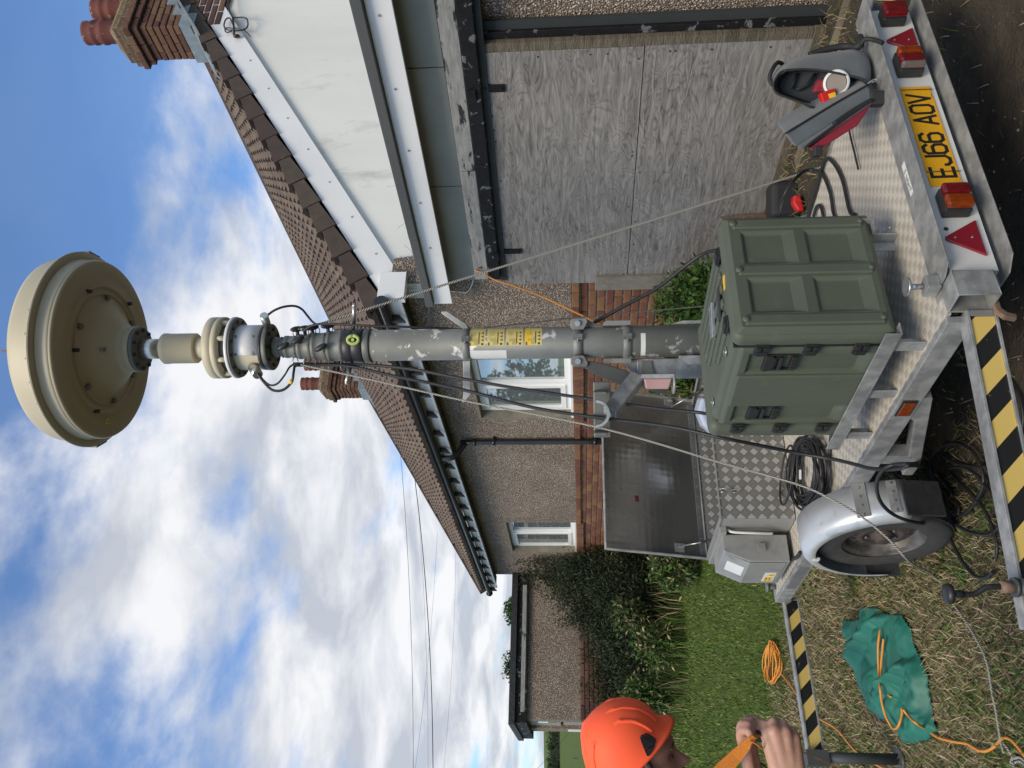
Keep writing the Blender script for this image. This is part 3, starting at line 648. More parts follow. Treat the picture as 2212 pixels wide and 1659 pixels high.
def tread(name, cell, rot, c_base, c_bar, c_dirt, metal, rough, fill=.42, bars=5, contrast=1.0, dl=.45, bumpk=.8):
    m, nt, bs = _new(name)
    uvn = nt.nodes.new('ShaderNodeUVMap'); sp = nt.nodes.new('ShaderNodeSeparateXYZ'); nt.links.new(uvn.outputs[0], sp.inputs[0])
    k = math.sqrt(.5)/cell
    if rot: x = nmath(nt, 'MULTIPLY', nmath(nt, 'ADD', sp.outputs[0], sp.outputs[1]), k); y = nmath(nt, 'MULTIPLY', nmath(nt, 'SUBTRACT', sp.outputs[0], sp.outputs[1]), k)
    else: x = nmath(nt, 'MULTIPLY', sp.outputs[0], 1/cell); y = nmath(nt, 'MULTIPLY', sp.outputs[1], 1/cell)
    cx, cy = nmath(nt, 'FLOOR', x), nmath(nt, 'FLOOR', y)
    par = nmath(nt, 'FLOORED_MODULO', nmath(nt, 'ADD', cx, cy), 2.0)
    fx, fy = nmath(nt, 'SUBTRACT', nmath(nt, 'SUBTRACT', x, cx), .5), nmath(nt, 'SUBTRACT', nmath(nt, 'SUBTRACT', y, cy), .5)
    def lerp(a, b): return nmath(nt, 'ADD', a, nmath(nt, 'MULTIPLY', par, nmath(nt, 'SUBTRACT', b, a)))
    al, ac = lerp(fx, fy), lerp(fy, fx)
    st = nmath(nt, 'ABSOLUTE', nmath(nt, 'SUBTRACT', nmath(nt, 'FRACT', nmath(nt, 'MULTIPLY_ADD', ac, bars/(2*fill), bars/2)), .5))
    def ss(v, a, b):
        r = nt.nodes.new('ShaderNodeMapRange'); r.interpolation_type = 'SMOOTHSTEP'; nt.links.new(v, r.inputs[0])
        r.inputs[1].default_value = a; r.inputs[2].default_value = b; r.inputs[3].default_value = 1; r.inputs[4].default_value = 0; return r.outputs[0]
    h = nmath(nt, 'MULTIPLY', nmath(nt, 'MULTIPLY', ss(st, .14, .36), ss(nmath(nt, 'ABSOLUTE', ac), fill-.03, fill+.01)), ss(nmath(nt, 'ABSOLUTE', al), fill-.06, fill+.02))
    n1 = nnoise(nt, 3.2, 8, .65)
    base = nmix(nt, nramp(nt, n1, [(dl, 0.), (dl+.3, 1.)]), c_base, c_dirt)
    # polished bars are brighter, those of one direction far more than the others
    w = nmath(nt, 'MULTIPLY', h, nmath(nt, 'MULTIPLY_ADD', par, .95*contrast, .05*contrast))
    nt.links.new(nmix(nt, w, base, c_bar), bs.inputs['Base Color'])
    bs.inputs['Metallic'].default_value = metal; nt.links.new(nmath(nt, 'MULTIPLY_ADD', h, -.14, rough), bs.inputs['Roughness'])
    nbump(nt, bs, h, bumpk, .0025)
tread('tread_deck', .031, False, (.50, .465, .40), (.88, .84, .75), (.34, .305, .25), .1, .6, contrast=.9, dl=.52, bumpk=1.0)
tread('tread_box', .0415, True, (.20, .195, .18), (.74, .74, .72), (.15, .145, .13), .3, .48, fill=.40, bumpk=.4)
def stripes(name, wid, off, sgn=1):
    m, nt, bs = _new(name); uvn = nt.nodes.new('ShaderNodeUVMap'); sp = nt.nodes.new('ShaderNodeSeparateXYZ'); nt.links.new(uvn.outputs[0], sp.inputs[0])
    t = nmath(nt, 'FRACT', nmath(nt, 'MULTIPLY_ADD', nmath(nt, 'ADD', sp.outputs[0], nmath(nt, 'MULTIPLY', sp.outputs[1], sgn)), 1/wid, off))
    f = nmath(nt, 'GREATER_THAN', t, .5); sc = nramp(nt, nnoise(nt, 25, 8, .7), [(.62, 0.), (.66, .8)])
    c = nmix(nt, f, (.012, .012, .012), (.60, .43, .12)); nt.links.new(nmix(nt, nmath(nt, 'MULTIPLY', sc, .4), c, (.35, .33, .28)), bs.inputs['Base Color']); bs.inputs['Roughness'].default_value = .45

# ================================================================ trailer
DZ = .55
trl = thing('equipment_trailer', 'galvanised flatbed trailer with chequer plate deck, yellow number plate and striped outriggers', 'trailer', TF.p(.18, 1.5, 0))
MB().box(TF, -.505, .885, .05, 2.95, DZ-.012, DZ).build('deck', 'tread_deck', trl)
sb = lambda r0, r1, r2: MB().box(TF, r0, r1, .06, 2.95, .47, DZ+.004).box(TF, r1, r2, .06, 2.95, .47, .476)
sb(-.535, -.507, -.46).build('side_beam', 'galvanised', trl, bevel=.003); sb(.915, .887, .84).build('side_beam', 'galvanised', trl, bevel=.003)
MB().box(TF, -.535, .915, 2.951, 2.99, .46, DZ+.004).build('front_beam', 'galvanised', trl, bevel=.003)
for s_ in (.35, .9, 1.5, 2.1, 2.6): MB().box(TF, -.459, .839, s_, s_+.05, .47, .537).build('cross_member', 'galvanised_dull', trl)
# rear channel open to the back, chamfered flanges
ch = MB()
flt = [(-.40, .05), (-.40, -.01), (-.375, -.055), (1.06, -.055), (1.06, .05)]
ch.prism(TF, flt, DZ+.001, DZ+.006, axis='z'); ch.prism(TF, [(-.395, .055), (-.395, -.02), (-.355, -.07), (1.06, -.07), (1.06, .055)], .352, .357, axis='z')
ch.box(TF, -.40, 1.06, .045, .05, .357, DZ+.001); ch.box(TF, -.44, 1.06, .05, .09, DZ+.0, DZ+.004)
ch.build('rear_channel', 'galvanised', trl, bevel=.0015)
# light board: hollow white plastic section
lb = MB(); lb.box(TF, -.378, 1.0, -.012, -.008, .382, .535).box(TF, -.378, 1.0, .012, .016, .382, .535)
for z_ in (.382, .415, .44, .49, .531): lb.box(TF, -.378, 1.0, -.008, .012, z_, z_+.004)
lbo = lb.build('light_board', 'board_white', trl)
npl = MB().box(TF, 0, .52, -.017, -.0125, .403, .514).build('number_plate', 'plate_yellow', trl, bevel=.0015)
# letters in the plate's condensed face, drawn as strokes 50 x 79 mm
def stroke_glyph(ch_):
    w, h, t = .044, .079, .0135
    if ch_ == 'E': return [[(w, 0), (0, 0), (0, h), (w, h)], [(0, h/2), (w*.82, h/2)]]
    if ch_ == 'J': return [[(w, h), (w, .014), (w-.012, 0), (.012, 0), (0, .012), (0, .02)]]
    if ch_ == '6': return [[(w, h-.012), (w-.010, h), (.010, h), (0, h-.012), (0, .012), (.010, 0), (w-.010, 0), (w, .012), (w, .036), (w-.010, .047), (.004, .047)]]
    if ch_ == 'A': return [[(0, 0), (w/2, h), (w, 0)], [(.008, .022), (w-.008, .022)]]
    if ch_ == 'O': return [[(.010, 0), (w-.010, 0), (w, .012), (w, h-.012), (w-.010, h), (.010, h), (0, h-.012), (0, .012), (.010, 0)]]
    if ch_ == 'V': return [[(0, h), (w/2, 0), (w, h)]]
def glyph(b, F, segs, t, y0, y1):
    for sg in segs:
        for k in range(len(sg)-1):
            (x0, z0), (x1, z1) = sg[k], sg[k+1]; d = Vector((x1-x0, z1-z0)); n = Vector((-d.y, d.x)).normalized()*t/2; e = d.normalized()*t*.38
            P = [(x0-e.x+n.x, z0-e.y+n.y), (x0-e.x-n.x, z0-e.y-n.y), (x1+e.x-n.x, z1+e.y-n.y), (x1+e.x+n.x, z1+e.y+n.y)]
            b.face([F.p(p[0], y0-.00003*k, p[1]) for p in P])
x_ = .043
for ch_ in 'EJ66 AOV':
    if ch_ == ' ': x_ += .035; continue
    g = MB(); glyph(g, TF.at(x_, 0, .419), stroke_glyph(ch_), .0125, -.0176, -.0176); g.build('letter', 'print_black', npl, fix=False); x_ += .0585
MB().box(TF, .455, .475, -.0176, -.0172, .407, .4085).build('maker_line', 'print_black', npl)
for x_ in (.072, .505): MB().cyl(TF.p(x_-.005, -.02, .514), TF.p(x_-.006, -.02, .398), .0016, 6).build('cable_tie', 'black_plastic', trl)
# lamps
def cluster(x0, x1, order, name='tail_light'):
    t_ = MB().box(TF, x0, x1, -.055, -.0125, .418, .512).build(name, 'black_plastic', trl, bevel=.008)
    w_ = x1-x0
    cuts = [0] + [c for _, c in order]
    for k, (m_, c_) in enumerate(order):
        MB().box(TF, x0+w_*cuts[k]+(.001 if k else .002), x0+w_*c_-(.001 if k < len(order)-1 else .002), -.085, -.0555, .42, .51).build('lens', m_, t_, bevel=.009)
cluster(-.150, -.045, [('lens_amber', .52), ('lens_red', 1)]); cluster(.572, .682, [('lens_clear', .22), ('lens_red', .62), ('lens_amber', 1)])
cluster(.885, .965, [('lens_red', 1)], 'fog_light')
def tri(c, z0, z1, hw):
    t_ = MB().prism(TF, [(c-hw, z0), (c+hw, z0), (c+.006, z1), (c-.006, z1)], -.022, -.0125).build('warning_triangle', 'reflector_red', trl, bevel=.003)
    for z_ in (z0+.03, z1-.03): MB().cyl(TF.p(c, -.022, z_), TF.p(c, -.0245, z_), .004, 10).build('screw', 'steel_bright', t_)
tri(-.242, .405, .520, .078); tri(.795, .393, .508, .075)
for x_, z_ in ((-.195, .505), (.70, .49)): MB().cyl(TF.p(x_, -.011, z_), TF.p(x_, -.0135, z_), .008, 12).build('board_hole', 'dark_inside', trl)
sl = MB().box(TF, .015, .168, .022, .050, DZ+.0066, DZ+.0072).build('name_sticker', 'paper_white', trl)
text_mesh('Trailer 2', .026, Fr(TF.p(.03, .045, DZ+.0076), TF.ex, TF.ez*-1, TF.ey*-1), 'lettering', 'print_black', sl, .0001, 'LEFT', 1.15)
text_rot = None
# rear cross tube with its open end, clamp screw and tow hook
MB().box(TF, -.50, -.401, -.045, .05, .415, .420).box(TF, -.50, -.401, -.045, .05, DZ-.006, DZ).box(TF, -.50, -.401, .045, .05, .42, DZ-.006).box(TF, -.50, -.401, -.045, -.04, .42, DZ-.006).build('outrigger_housing', 'galvanised', trl, bevel=.003)
kn = MB().box(TF, -.415, -.365, .02, .075, DZ+.006, DZ+.05).build('clamp_block', 'galvanised', trl, bevel=.003)
MB().cyl(TF.p(-.39, .05, DZ+.05), TF.p(-.39, .05, DZ+.10), .010, 10).cyl(TF.p(-.39, .05, DZ+.10), TF.p(-.39, .05, DZ+.108), .032, 20).build('clamp_screw', 'steel_bright', trl)
MB().box(TF, .62, .645, .02, .045, DZ+.006, DZ+.012).build('stop_block', 'galvanised', trl); MB().box(TF, -.18, -.155, .035, .06, DZ+.004, DZ+.014).build('stop_block', 'galvanised', trl)
hk = MB().prism(TF, [(-.48, .398), (-.48, .418), (-.52, .418), (-.548, .396), (-.556, .362), (-.538, .358), (-.528, .384), (-.512, .398)], .01, .03).build('lashing_hook', 'rust', trl, bevel=.004)
# outriggers
stripes('outrigger_stripes', .172, .10, -1); stripes('outrigger_stripes_front', .172, .55, -1)
def outrigger(p0, p1, z0, z1, ms, face):
    p0, p1 = Vector(p0), Vector(p1); ex = (p1-p0); ln = ex.length; ex = ex.normalized(); ez = Vector((0, 0, 1)); ey = ez.cross(ex)
    if face*ey.dot(TF.ey) > 0: ey = -ey
    F = Fr(p0, ex, ey)
    o = MB().box(F, 0, ln, -.06, -.006, z0, z0+.007).box(F, 0, ln, -.06, -.006, z1-.007, z1).box(F, 0, ln, -.06, -.055, z0+.007, z1-.007).box(F, .0, ln, -.006, .001, z1-.010, z1).box(F, 0, ln, -.006, .001, z0, z0+.010).box(F, 0, .02, -.054, -.001, z0+.007, z1-.007).build('outrigger_beam', 'galvanised', trl, bevel=.0015)
    MB().box(F, .022, ln-.01, -.010, -.0055, z0+.010, z1-.010).build('striped_panel', ms, o); return F, ln
OR1, l1 = outrigger(TF.p(-.50, .035, 0), TF.p(-1.38, .20, 0), .40, .497, 'outrigger_stripes', 1)
OR2, l2 = outrigger(TF.p(-.50, 2.985, 0), TF.p(-1.40, 2.915, 0), .41, .50, 'outrigger_stripes_front', 1)
MB().box(OR1, l1-.01, l1+.10, -.05, -.005, .38, .50).build('jack_bracket', 'galvanised', trl, bevel=.006)
jk = MB(); jp = TF.p(-1.375, .17, 0); jp = Vector((jp.x, jp.y, 0))
jk.cyl(jp+Vector((0, 0, .02)), jp+Vector((0, 0, .52)), .025, 20).cyl(jp+Vector((0, 0, .52)), jp+Vector((0, 0, .53)), .028, 20).cyl(jp, jp+Vector((0, 0, .02)), .07, 20)
jo = jk.build('jack_leg', 'flange_dark', trl)
MB().cyl(jp+Vector((0, 0, .53)), jp+Vector((0, 0, .565)), .017, 14).build('jack_collar', 'rust', jo)
MB().tube([jp+Vector((0, 0, .55)), jp+Vector((0, 0, .60)), jp+RV*-.02+Vector((0, 0, .635)), jp+RV*-.02+Vector((0, 0, .675))], .0085, 10).cyl(jp+RV*-.02+Vector((0, 0, .665)), jp+RV*-.02+Vector((0, 0, .695)), .011, 12).lathe(jp+RV*-.02+Vector((0, 0, .695)), [(.012, 0), (.027, .003), (.030, .010), (.027, .020), (.012, .022)], 24).build('jack_crank', 'black_plastic', jo)
jp2 = TF.p(-1.425, 2.93, 0)
MB().cyl(jp2+Vector((0, 0, .02)), jp2+Vector((0, 0, .50)), .03, 18).cyl(jp2, jp2+Vector((0, 0, .02)), .07, 18).box(TF, -1.47, -1.39, 2.89, 2.97, .395, .515).build('jack_leg', 'flange_dark', trl)
for (s0, s1) in ((0, 1),):
    MB().box(TF, .92, 1.75, 2.94, 2.99, .41, .50).build('outrigger_beam', 'galvanised', trl); MB().box(TF, 1.07, 1.62, .0, .05, .41, .50).build('outrigger_beam', 'galvanised', trl); MB().box(TF, 1.075, 1.61, -.004, -.001, .42, .49).build('striped_panel', 'outrigger_stripes', trl)
# front pin on the beam corner
MB().cyl(TF.p(-.455, 2.93, DZ+.004), TF.p(-.455, 2.93, DZ+.05), .016, 12).cyl(TF.p(-.455, 2.93, DZ+.05), TF.p(-.455, 2.93, DZ+.058), .032, 16).build('clamp_screw', 'galvanised_dull', trl)
MB().box(TF, -.537, -.5355, 2.35, 2.72, .485, .54).build('data_plate', 'galvanised_dull', trl)
# side reflector, axle frame
so_ = MB().box(TF, -.541, -.5355, .548, .658, .488, .542).build('side_marker', 'black_plastic', trl); MB().box(TF, -.546, -.5412, .556, .650, .493, .537).build('lens', 'lens_amber', so_, bevel=.003)
ax = MB().prism(TF, [(.545, .469), (.545, .435), (1.10, .30), (1.20, .30), (1.20, .345), (1.13, .345), (.72, .445), (.70, .469)], -.53, -.47, axis='x'); ax.box(TF, -.53, -.47, 1.02, 1.09, .355, .469)
ax.build('axle_bracket', 'galvanised', trl, bevel=.003)
MB().box(TF, -.47, .85, 1.62, 1.70, .27, .35).build('axle_beam', 'galvanised_dull', trl)
# wheels
def wheel(rc, sgn):
    c = TF.p(rc, 1.663, .315); axd = TF.ex*sgn
    wo = bpy.data.objects.new('wheel', None); COL.objects.link(wo); wo.parent = trl; wo.location = Vector()
    wo.empty_display_size = .1
    ty_ = MB().lathe(c, [(.185, -.058), (.20, -.06), (.26, -.066), (.29, -.062), (.303, -.052), (.308, -.02), (.308, .02), (.303, .052), (.290, .064), (.262, .068), (.215, .065), (.19, .058)], 56, axd, cap=False).build('tyre', 'tyre_side', wo)
    tb = MB()
    for k in range(60):
        a = 2*math.pi*k/60
        for j, off in ((-1, 0), (0, .5), (1, 0)):
            a2 = a+off*2*math.pi/60; rad = TF.ey*math.cos(a2)+TF.ez*math.sin(a2); tg = TF.ez*math.cos(a2)-TF.ey*math.sin(a2)
            tb.box(Fr(c+rad*.304, axd, tg, rad), j*.034-.014, j*.034+.014, -.012, .012, 0, .0075)
    tb.build('tread_blocks', 'rubber', wo, kind='stuff')
    MB().lathe(c, [(.19, .058), (.194, .056), (.190, .050), (.176, .042), (.165, .032), (.163, .008), (.158, .004)], 48, axd, cap=False).lathe(c, [(.158, .004), (.10, .024), (.088, .028), (.085, .016), (.06, .014), (.0, .014)], 48, axd, cap=False, mi=1).build('rim', ['rim_edge', 'rim_dark'], wo)
    for k in range(16):
        a = 2*math.pi*k/16; rad = TF.ey*math.cos(a)+TF.ez*math.sin(a); tg = TF.ez*math.cos(a)-TF.ey*math.sin(a)
        n_ = (axd*.92+rad*.36).normalized(); q = c+rad*.131+axd*.0165
        ut = tg; vt = n_.cross(ut)
        MB().face([q+n_*.0015+ut*.011*math.cos(t)+vt*.015*math.sin(t) for t in [2*math.pi*j/12 for j in range(12)]]).build('vent_hole', 'dark_inside', wo, fix=False) if False else vent.append((q+n_*.0015, ut, vt))
    vb = MB()
    for q, ut, vt in vent: vb.face([q+ut*.011*math.cos(t)+vt*.015*math.sin(t) for t in [2*math.pi*j/12 for j in range(12)]])
    vent.clear(); vb.build('vent_holes', 'dark_inside', wo, kind='stuff')
    MB().lathe(c, [(.052, .014), (.05, .03), (.036, .036), (.034, .052), (.03, .055), (0, .055)], 24, axd, cap=False).build('hub', 'rim_dark', wo)
    for k in range(5):
        a = 2*math.pi*k/5; rad = TF.ey*math.cos(a)+TF.ez*math.sin(a); MB().cyl(c+rad*.07+axd*.014, c+rad*.07+axd*.028, .009, 6).build('wheel_nut', 'rim_edge', wo)
vent = []
wheel(-.603, -1); wheel(.983, 1)
def fender(r0, sg):
    b = MB(); cs, cz, Rf = 1.62, .30, .40; prof = [(0, 0), (.125, 0), (.15, -.004), (.166, -.016), (.176, -.036), (.180, -.060), (.178, -.062), (.173, -.040), (.150, -.010), (0, -.006)]
    n = 30; A = [math.radians(176-(176+14)*k/n) for k in range(n+1)]; i = 0
    for a in A:
        for dr, dR in prof:
            rr = Rf+dR; b.v.append(TF.p(r0+sg*dr, cs+rr*math.cos(a), cz+rr*math.sin(a)))
    m_ = len(prof)
    for j in range(n):
        for k in range(m_):
            l = (k+1) % m_; b.f.append([j*m_+k, j*m_+l, (j+1)*m_+l, (j+1)*m_+k]); b.uv.append([(0, 0)]*4); b.mi.append(0); b.sm.append(True)
    for j in (0, n): b.f.append([j*m_+k for k in range(m_)]); b.uv.append([(0, 0)]*m_); b.mi.append(0); b.sm.append(False)
    fo = b.build('mudguard', 'fender_metal', trl)
    for a0, a1, z_, mt in ((math.radians(170), math.radians(164), 0, 'galvanised'), (math.radians(152), math.radians(144), 0, 'galvanised_dull')):
        sbm = MB(); P = []
        for rr in (.402, .4055):
            for a in (a0, a1):
                for dr in (-.045 if mt != 'galvanised' else .005, .155): P.append(TF.p(r0+sg*dr, cs+rr*math.cos(a), cz+rr*math.sin(a)))
        sbm.v = P
        for q in ((0, 1, 3, 2), (4, 6, 7, 5), (0, 4, 5, 1), (2, 3, 7, 6), (0, 2, 6, 4), (1, 5, 7, 3)): sbm.f.append(list(q)); sbm.uv.append([(0, 0)]*4); sbm.mi.append(0); sbm.sm.append(False)
        so2 = sbm.build('fixing_strap', mt, fo)
        am = (a0+a1)/2; rad = TF.ey*math.cos(am)+TF.ez*math.sin(am)
        for k in range(4):
            q = TF.p(r0+sg*(.02+k*.042), cs, cz)+rad*.4055
            MB().cyl(q, q+rad*.006, .0055, 6).build('bolt', 'steel_bright', fo)
    MB().prism(TF, [(1.206, .352), (1.222, .352), (1.24, .19), (1.222, .19)], r0+sg*.012, r0+sg*.172, axis='x').build('mudflap', 'rubber', trl)
    MB().prism(TF, [(2.018, .30), (2.002, .30), (1.97, .15), (1.99, .15)], r0+sg*.012, r0+sg*.172, axis='x').build('mudflap', 'rubber', trl)
    return fo
fl = fender(-.537, -1); fender(.917, 1)
q_ = TF.p(-.7, 1.62, .30)+(TF.ey*math.cos(math.radians(62))+TF.ez*math.sin(math.radians(62)))*.40
MB().box(Fr(TF.p(-.7085, 1.735, .60), TF.ey, -TF.ex), 0, .03, 0, .009, 0, .03).build('small_sticker', 'paper_white', fl)
# support frame for the case
for r_, a in ((-.505, 1), (.02, -1)):
    MB().box(TF, min(r_, r_+a*.05), max(r_, r_+a*.05), .16, 1.0, .655, .660).box(TF, min(r_, r_+a*.005), max(r_, r_+a*.005), .16, 1.0, .660, .712).build('support_rail', 'galvanised', trl, bevel=.002)
    for s_ in (.23, .55, .88):
        MB().box(TF, min(r_+a*.012, r_+a*.018), max(r_+a*.012, r_+a*.018), s_, s_+.05, DZ, .655).box(TF, min(r_+a*.018, r_+a*.06), max(r_+a*.018, r_+a*.06), s_+.044, s_+.05, DZ, .655).build('support_leg', 'galvanised', trl, bevel=.0015)
MB().tube([TF.p(.03, .30, .60), TF.p(.04, .26, .61), TF.p(.045, .245, .60), TF.p(.035, .25, .59), TF.p(.03, .30, .60), TF.p(.028, .22, .575)], .002, 5).build('spring_clip', 'steel_bright', trl)

# ================================================================ storage box with its lid open
box = thing('storage_box', 'chequer plate aluminium storage box with its lid propped open', 'storage box', TF.p(.27, 2.55, DZ))
bxb = MB(); b0, b1, s0, s1, z0, z1 = -.30, .83, 2.225, 2.87, DZ+.006, .962
bxb.box(TF, b0, b1, s0, s0+.004, z0, z1).box(TF, b0, b1, s1-.004, s1, z0, z1).box(TF, b0, b0+.004, s0+.004, s1-.004, z0, z1).box(TF, b1-.004, b1, s0+.004, s1-.004, z0, z1).box(TF, b0, b1, s0+.004, s1-.004, z0, z0+.004)
bo = bxb.build('body', 'tread_box', box)
MB().box(TF, b0-.0015, b0-.0005, s0, s1, z0, z1-.002).build('plain_end', 'grey_steel_box', box)
MB().box(TF, b0-.01, b1+.01, s0-.006, s0+.01, z1-.002, z1+.004).box(TF, b0-.01, b0+.02, s0+.01, s1, z1-.002, z1+.004).box(TF, b1-.02, b1+.01, s0+.01, s1, z1-.002, z1+.004).build('rim', 'grey_steel_box', box)
MB().box(TF, b0+.02, b1-.02, s0+.01, s1-.01, .80, .81).build('contents_tray', 'dark_inside', box)
lt_ = math.atan2(.17, .64); LF = Fr(TF.p(0, 2.875, .968), TF.ex, TF.ey*math.cos(lt_)+TF.ez*math.sin(lt_), TF.ez*math.cos(lt_)-TF.ey*math.sin(lt_))
m, nt_, bs = _new('lid_underside')
g = nnoise(nt_, 7, 6, .6); bs.inputs['Base Color'].default_value = (.30, .29, .27, 1); bs.inputs['Metallic'].default_value = .8
uvn = nt_.nodes.new('ShaderNodeUVMap'); sp = nt_.nodes.new('ShaderNodeSeparateXYZ'); nt_.links.new(uvn.outputs[0], sp.inputs[0])
xx = nmath(nt_, 'SINE', nmath(nt_, 'MULTIPLY', nmath(nt_, 'ADD', sp.outputs[0], sp.outputs[1]), 72.)); yy = nmath(nt_, 'SINE', nmath(nt_, 'MULTIPLY', nmath(nt_, 'SUBTRACT', sp.outputs[0], sp.outputs[1]), 72.))
h_ = nmath(nt_, 'ADD', nmath(nt_, 'MULTIPLY', nmath(nt_, 'MULTIPLY', xx, yy), nnoise(nt_, 3, 3, .6)), nmath(nt_, 'MULTIPLY', g, 3.)); nbump(nt_, bs, h_, .10, .004)
nt_.links.new(nramp(nt_, nnoise(nt_, 2.2, 6, .6), [(.35, .14), (.7, .36)]), bs.inputs['Roughness'])
lo = MB().box(LF, b0-.005, b1+.01, -.004, 0, .0, .655).build('lid', 'lid_underside', box)
rim_ = MB(); rim_.box(LF, b0-.005, b0+.0, -.035, -.004, .0, .655).box(LF, b1+.005, b1+.01, -.035, -.004, 0, .655).box(LF, b0+.0, b1+.005, -.035, -.004, .650, .655)
rim_.build('lid_flange', 'galvanised', lo)
hg = MB().box(LF, b0+.02, b1-.02, -.009, -.0045, .0, .035); hg.cyl(LF.p(b0+.02, -.012, -.004), LF.p(b1-.02, -.012, -.004), .006, 10); ho = hg.build('piano_hinge', 'galvanised_dull', box)
for k in range(15): MB().cyl(LF.p(b0+.06+k*.072, -.009, .02), LF.p(b0+.06+k*.072, -.012, .02), .004, 8).build('rivet', 'steel_bright', ho)
for x_, sg in ((b0+.03, 1), (b1-.04, -1)):
    p0 = LF.p(x_+sg*.03, -.03, .165); p1 = TF.p(x_, 2.60, .90); mid = p0.lerp(p1, .5)
    MB().cyl(p0, mid, .0045, 10).build('gas_strut', 'steel_bright', box); MB().cyl(mid, p1, .009, 12).build('gas_strut', 'black_plastic', box)
    MB().box(LF, x_-.005, x_+.055, -.012, -.0045, .14, .20).box(LF, x_+.02, x_+.026, -.04, -.012, .15, .18).build('strut_bracket', 'galvanised', box)
MB().box(LF, b0+.34, b0+.38, -.0055, -.0042, .42, .445).build('red_sticker', 'lens_red', lo)
cl = MB(); px = b0+.155
cl.tube([TF.p(px+.012, s0-.012, .955), TF.p(px+.02, s0-.016, .95), TF.p(px+.02, s0-.016, .925), TF.p(px, s0-.012, .925), TF.p(px, s0-.012, .95)], .003, 6, smooth=False)
cl.box(TF, px-.012, px+.018, s0-.012, s0-.001, .885, .915); cl.tube([TF.p(px-.005, s0-.014, .885), TF.p(px-.006, s0-.02, .86), TF.p(px+.012, s0-.02, .86), TF.p(px+.012, s0-.014, .885)], .003, 6, smooth=False)
cl.build('toggle_latch', 'steel_bright', box)
MB().box(TF, b0-.045, b0-.0016, 2.33, 2.84, .92, .958).build('side_bracket', 'grey_steel_box', box, bevel=.003)

# junction box hanging off the storage box, turned towards the camera
jx = TF.p(-.33, 2.36, 0); JF = Fr(TF.p(-.335, 2.375, .58), TF.ey, -TF.ex)
jb = thing('junction_box', 'grey steel junction box with sloping top and a yellow warning label, beside the storage box', 'junction box', JF.p(.2, 0, 0))
# profile (out, z): back at 0, front at .2; sloped front upper part
J = Fr(JF.p(0, 0, 0), JF.ex, JF.ey)
sd_ = -1 if J.ey.dot(CAM-J.o) > 0 else 1
jbx = MB().prism(J, [(0, 0), (.16, 0), (.16, .22), (.10, .36), (0, .36)], 0, .36, axis='x')
jbo = jbx.build('housing', 'grey_steel_box', jb, bevel=.004)
MB().prism(J, [(.162, .02), (.167, .02), (.167, .221), (.107, .352), (.1025, .350), (.162, .219)], .012, .348, axis='x').build('door', 'grey_steel_box', jb, bevel=.003)
sl_ = math.atan2(.06, .131); JS = Fr(J.p(0, .1682, .221), J.ex, J.ey*math.cos(sl_)+J.ez*math.sin(sl_), J.ez*math.cos(sl_)-J.ey*math.sin(sl_))
JV = Fr(J.p(0, .1682, 0), J.ex, J.ey)
MB().box(JS, .10, .24, -.0002, .0006, .018, .118).build('label', 'paper_white', jb)
wl = MB().box(JV, .165, .31, -.0012, .0004, .045, .108).build('warning_label', 'paper_white', jb)
MB().prism(JV, [(.176, .052), (.224, .052), (.200, .100)], .0006, .0012).build('warning_sign', 'label_strong_yellow', wl); MB().box(JV, .234, .302, .0006, .0012, .052, .100).build('warning_panel', 'label_strong_yellow', wl)
tx = Fr(JV.p(.268, .0015, .083), JV.ex, -JV.ey); text_mesh('DANGER', .013, tx, 'lettering', 'print_black', wl, .0001); text_mesh('400 volts', .012, tx.at(0, 0, -.018), 'lettering', 'print_black', wl, .0001)
MB().prism(JV, [(.197, .062), (.202, .062), (.205, .076), (.201, .076), (.204, .088), (.198, .074), (.201, .074)], .0013, .0016).build('flash_sign', 'print_black', wl)
MB().box(J, -.02, .0, .06, .10, .13, .17).build('latch', 'grey_steel_box', jb)
cbl = MB().tube([TF.p(-.31, 2.36, .91), TF.p(-.335, 2.34, .88), TF.p(-.345, 2.33, .76), TF.p(-.335, 2.36, .66)], .008, 8); cbl.build('grey_conduit', 'board_white', jb)
MB().tube([J.p(.36, .06, 0), J.p(.38, .08, -.025), TF.p(-.47, 2.42, DZ+.012), TF.p(-.50, 2.30, DZ+.014), TF.p(-.505, 2.2, DZ+.014)], .010, 8).build('supply_cable', 'cable_black', jb)
MB().sphere(J.p(.39, .03, .03), .05, 14, 10, (1.1, .8, .9)).cyl(J.p(.36, .04, .03), J.p(.46, .04, .0), .03, 14).build('inlet_plug', 'black_plastic', jb)
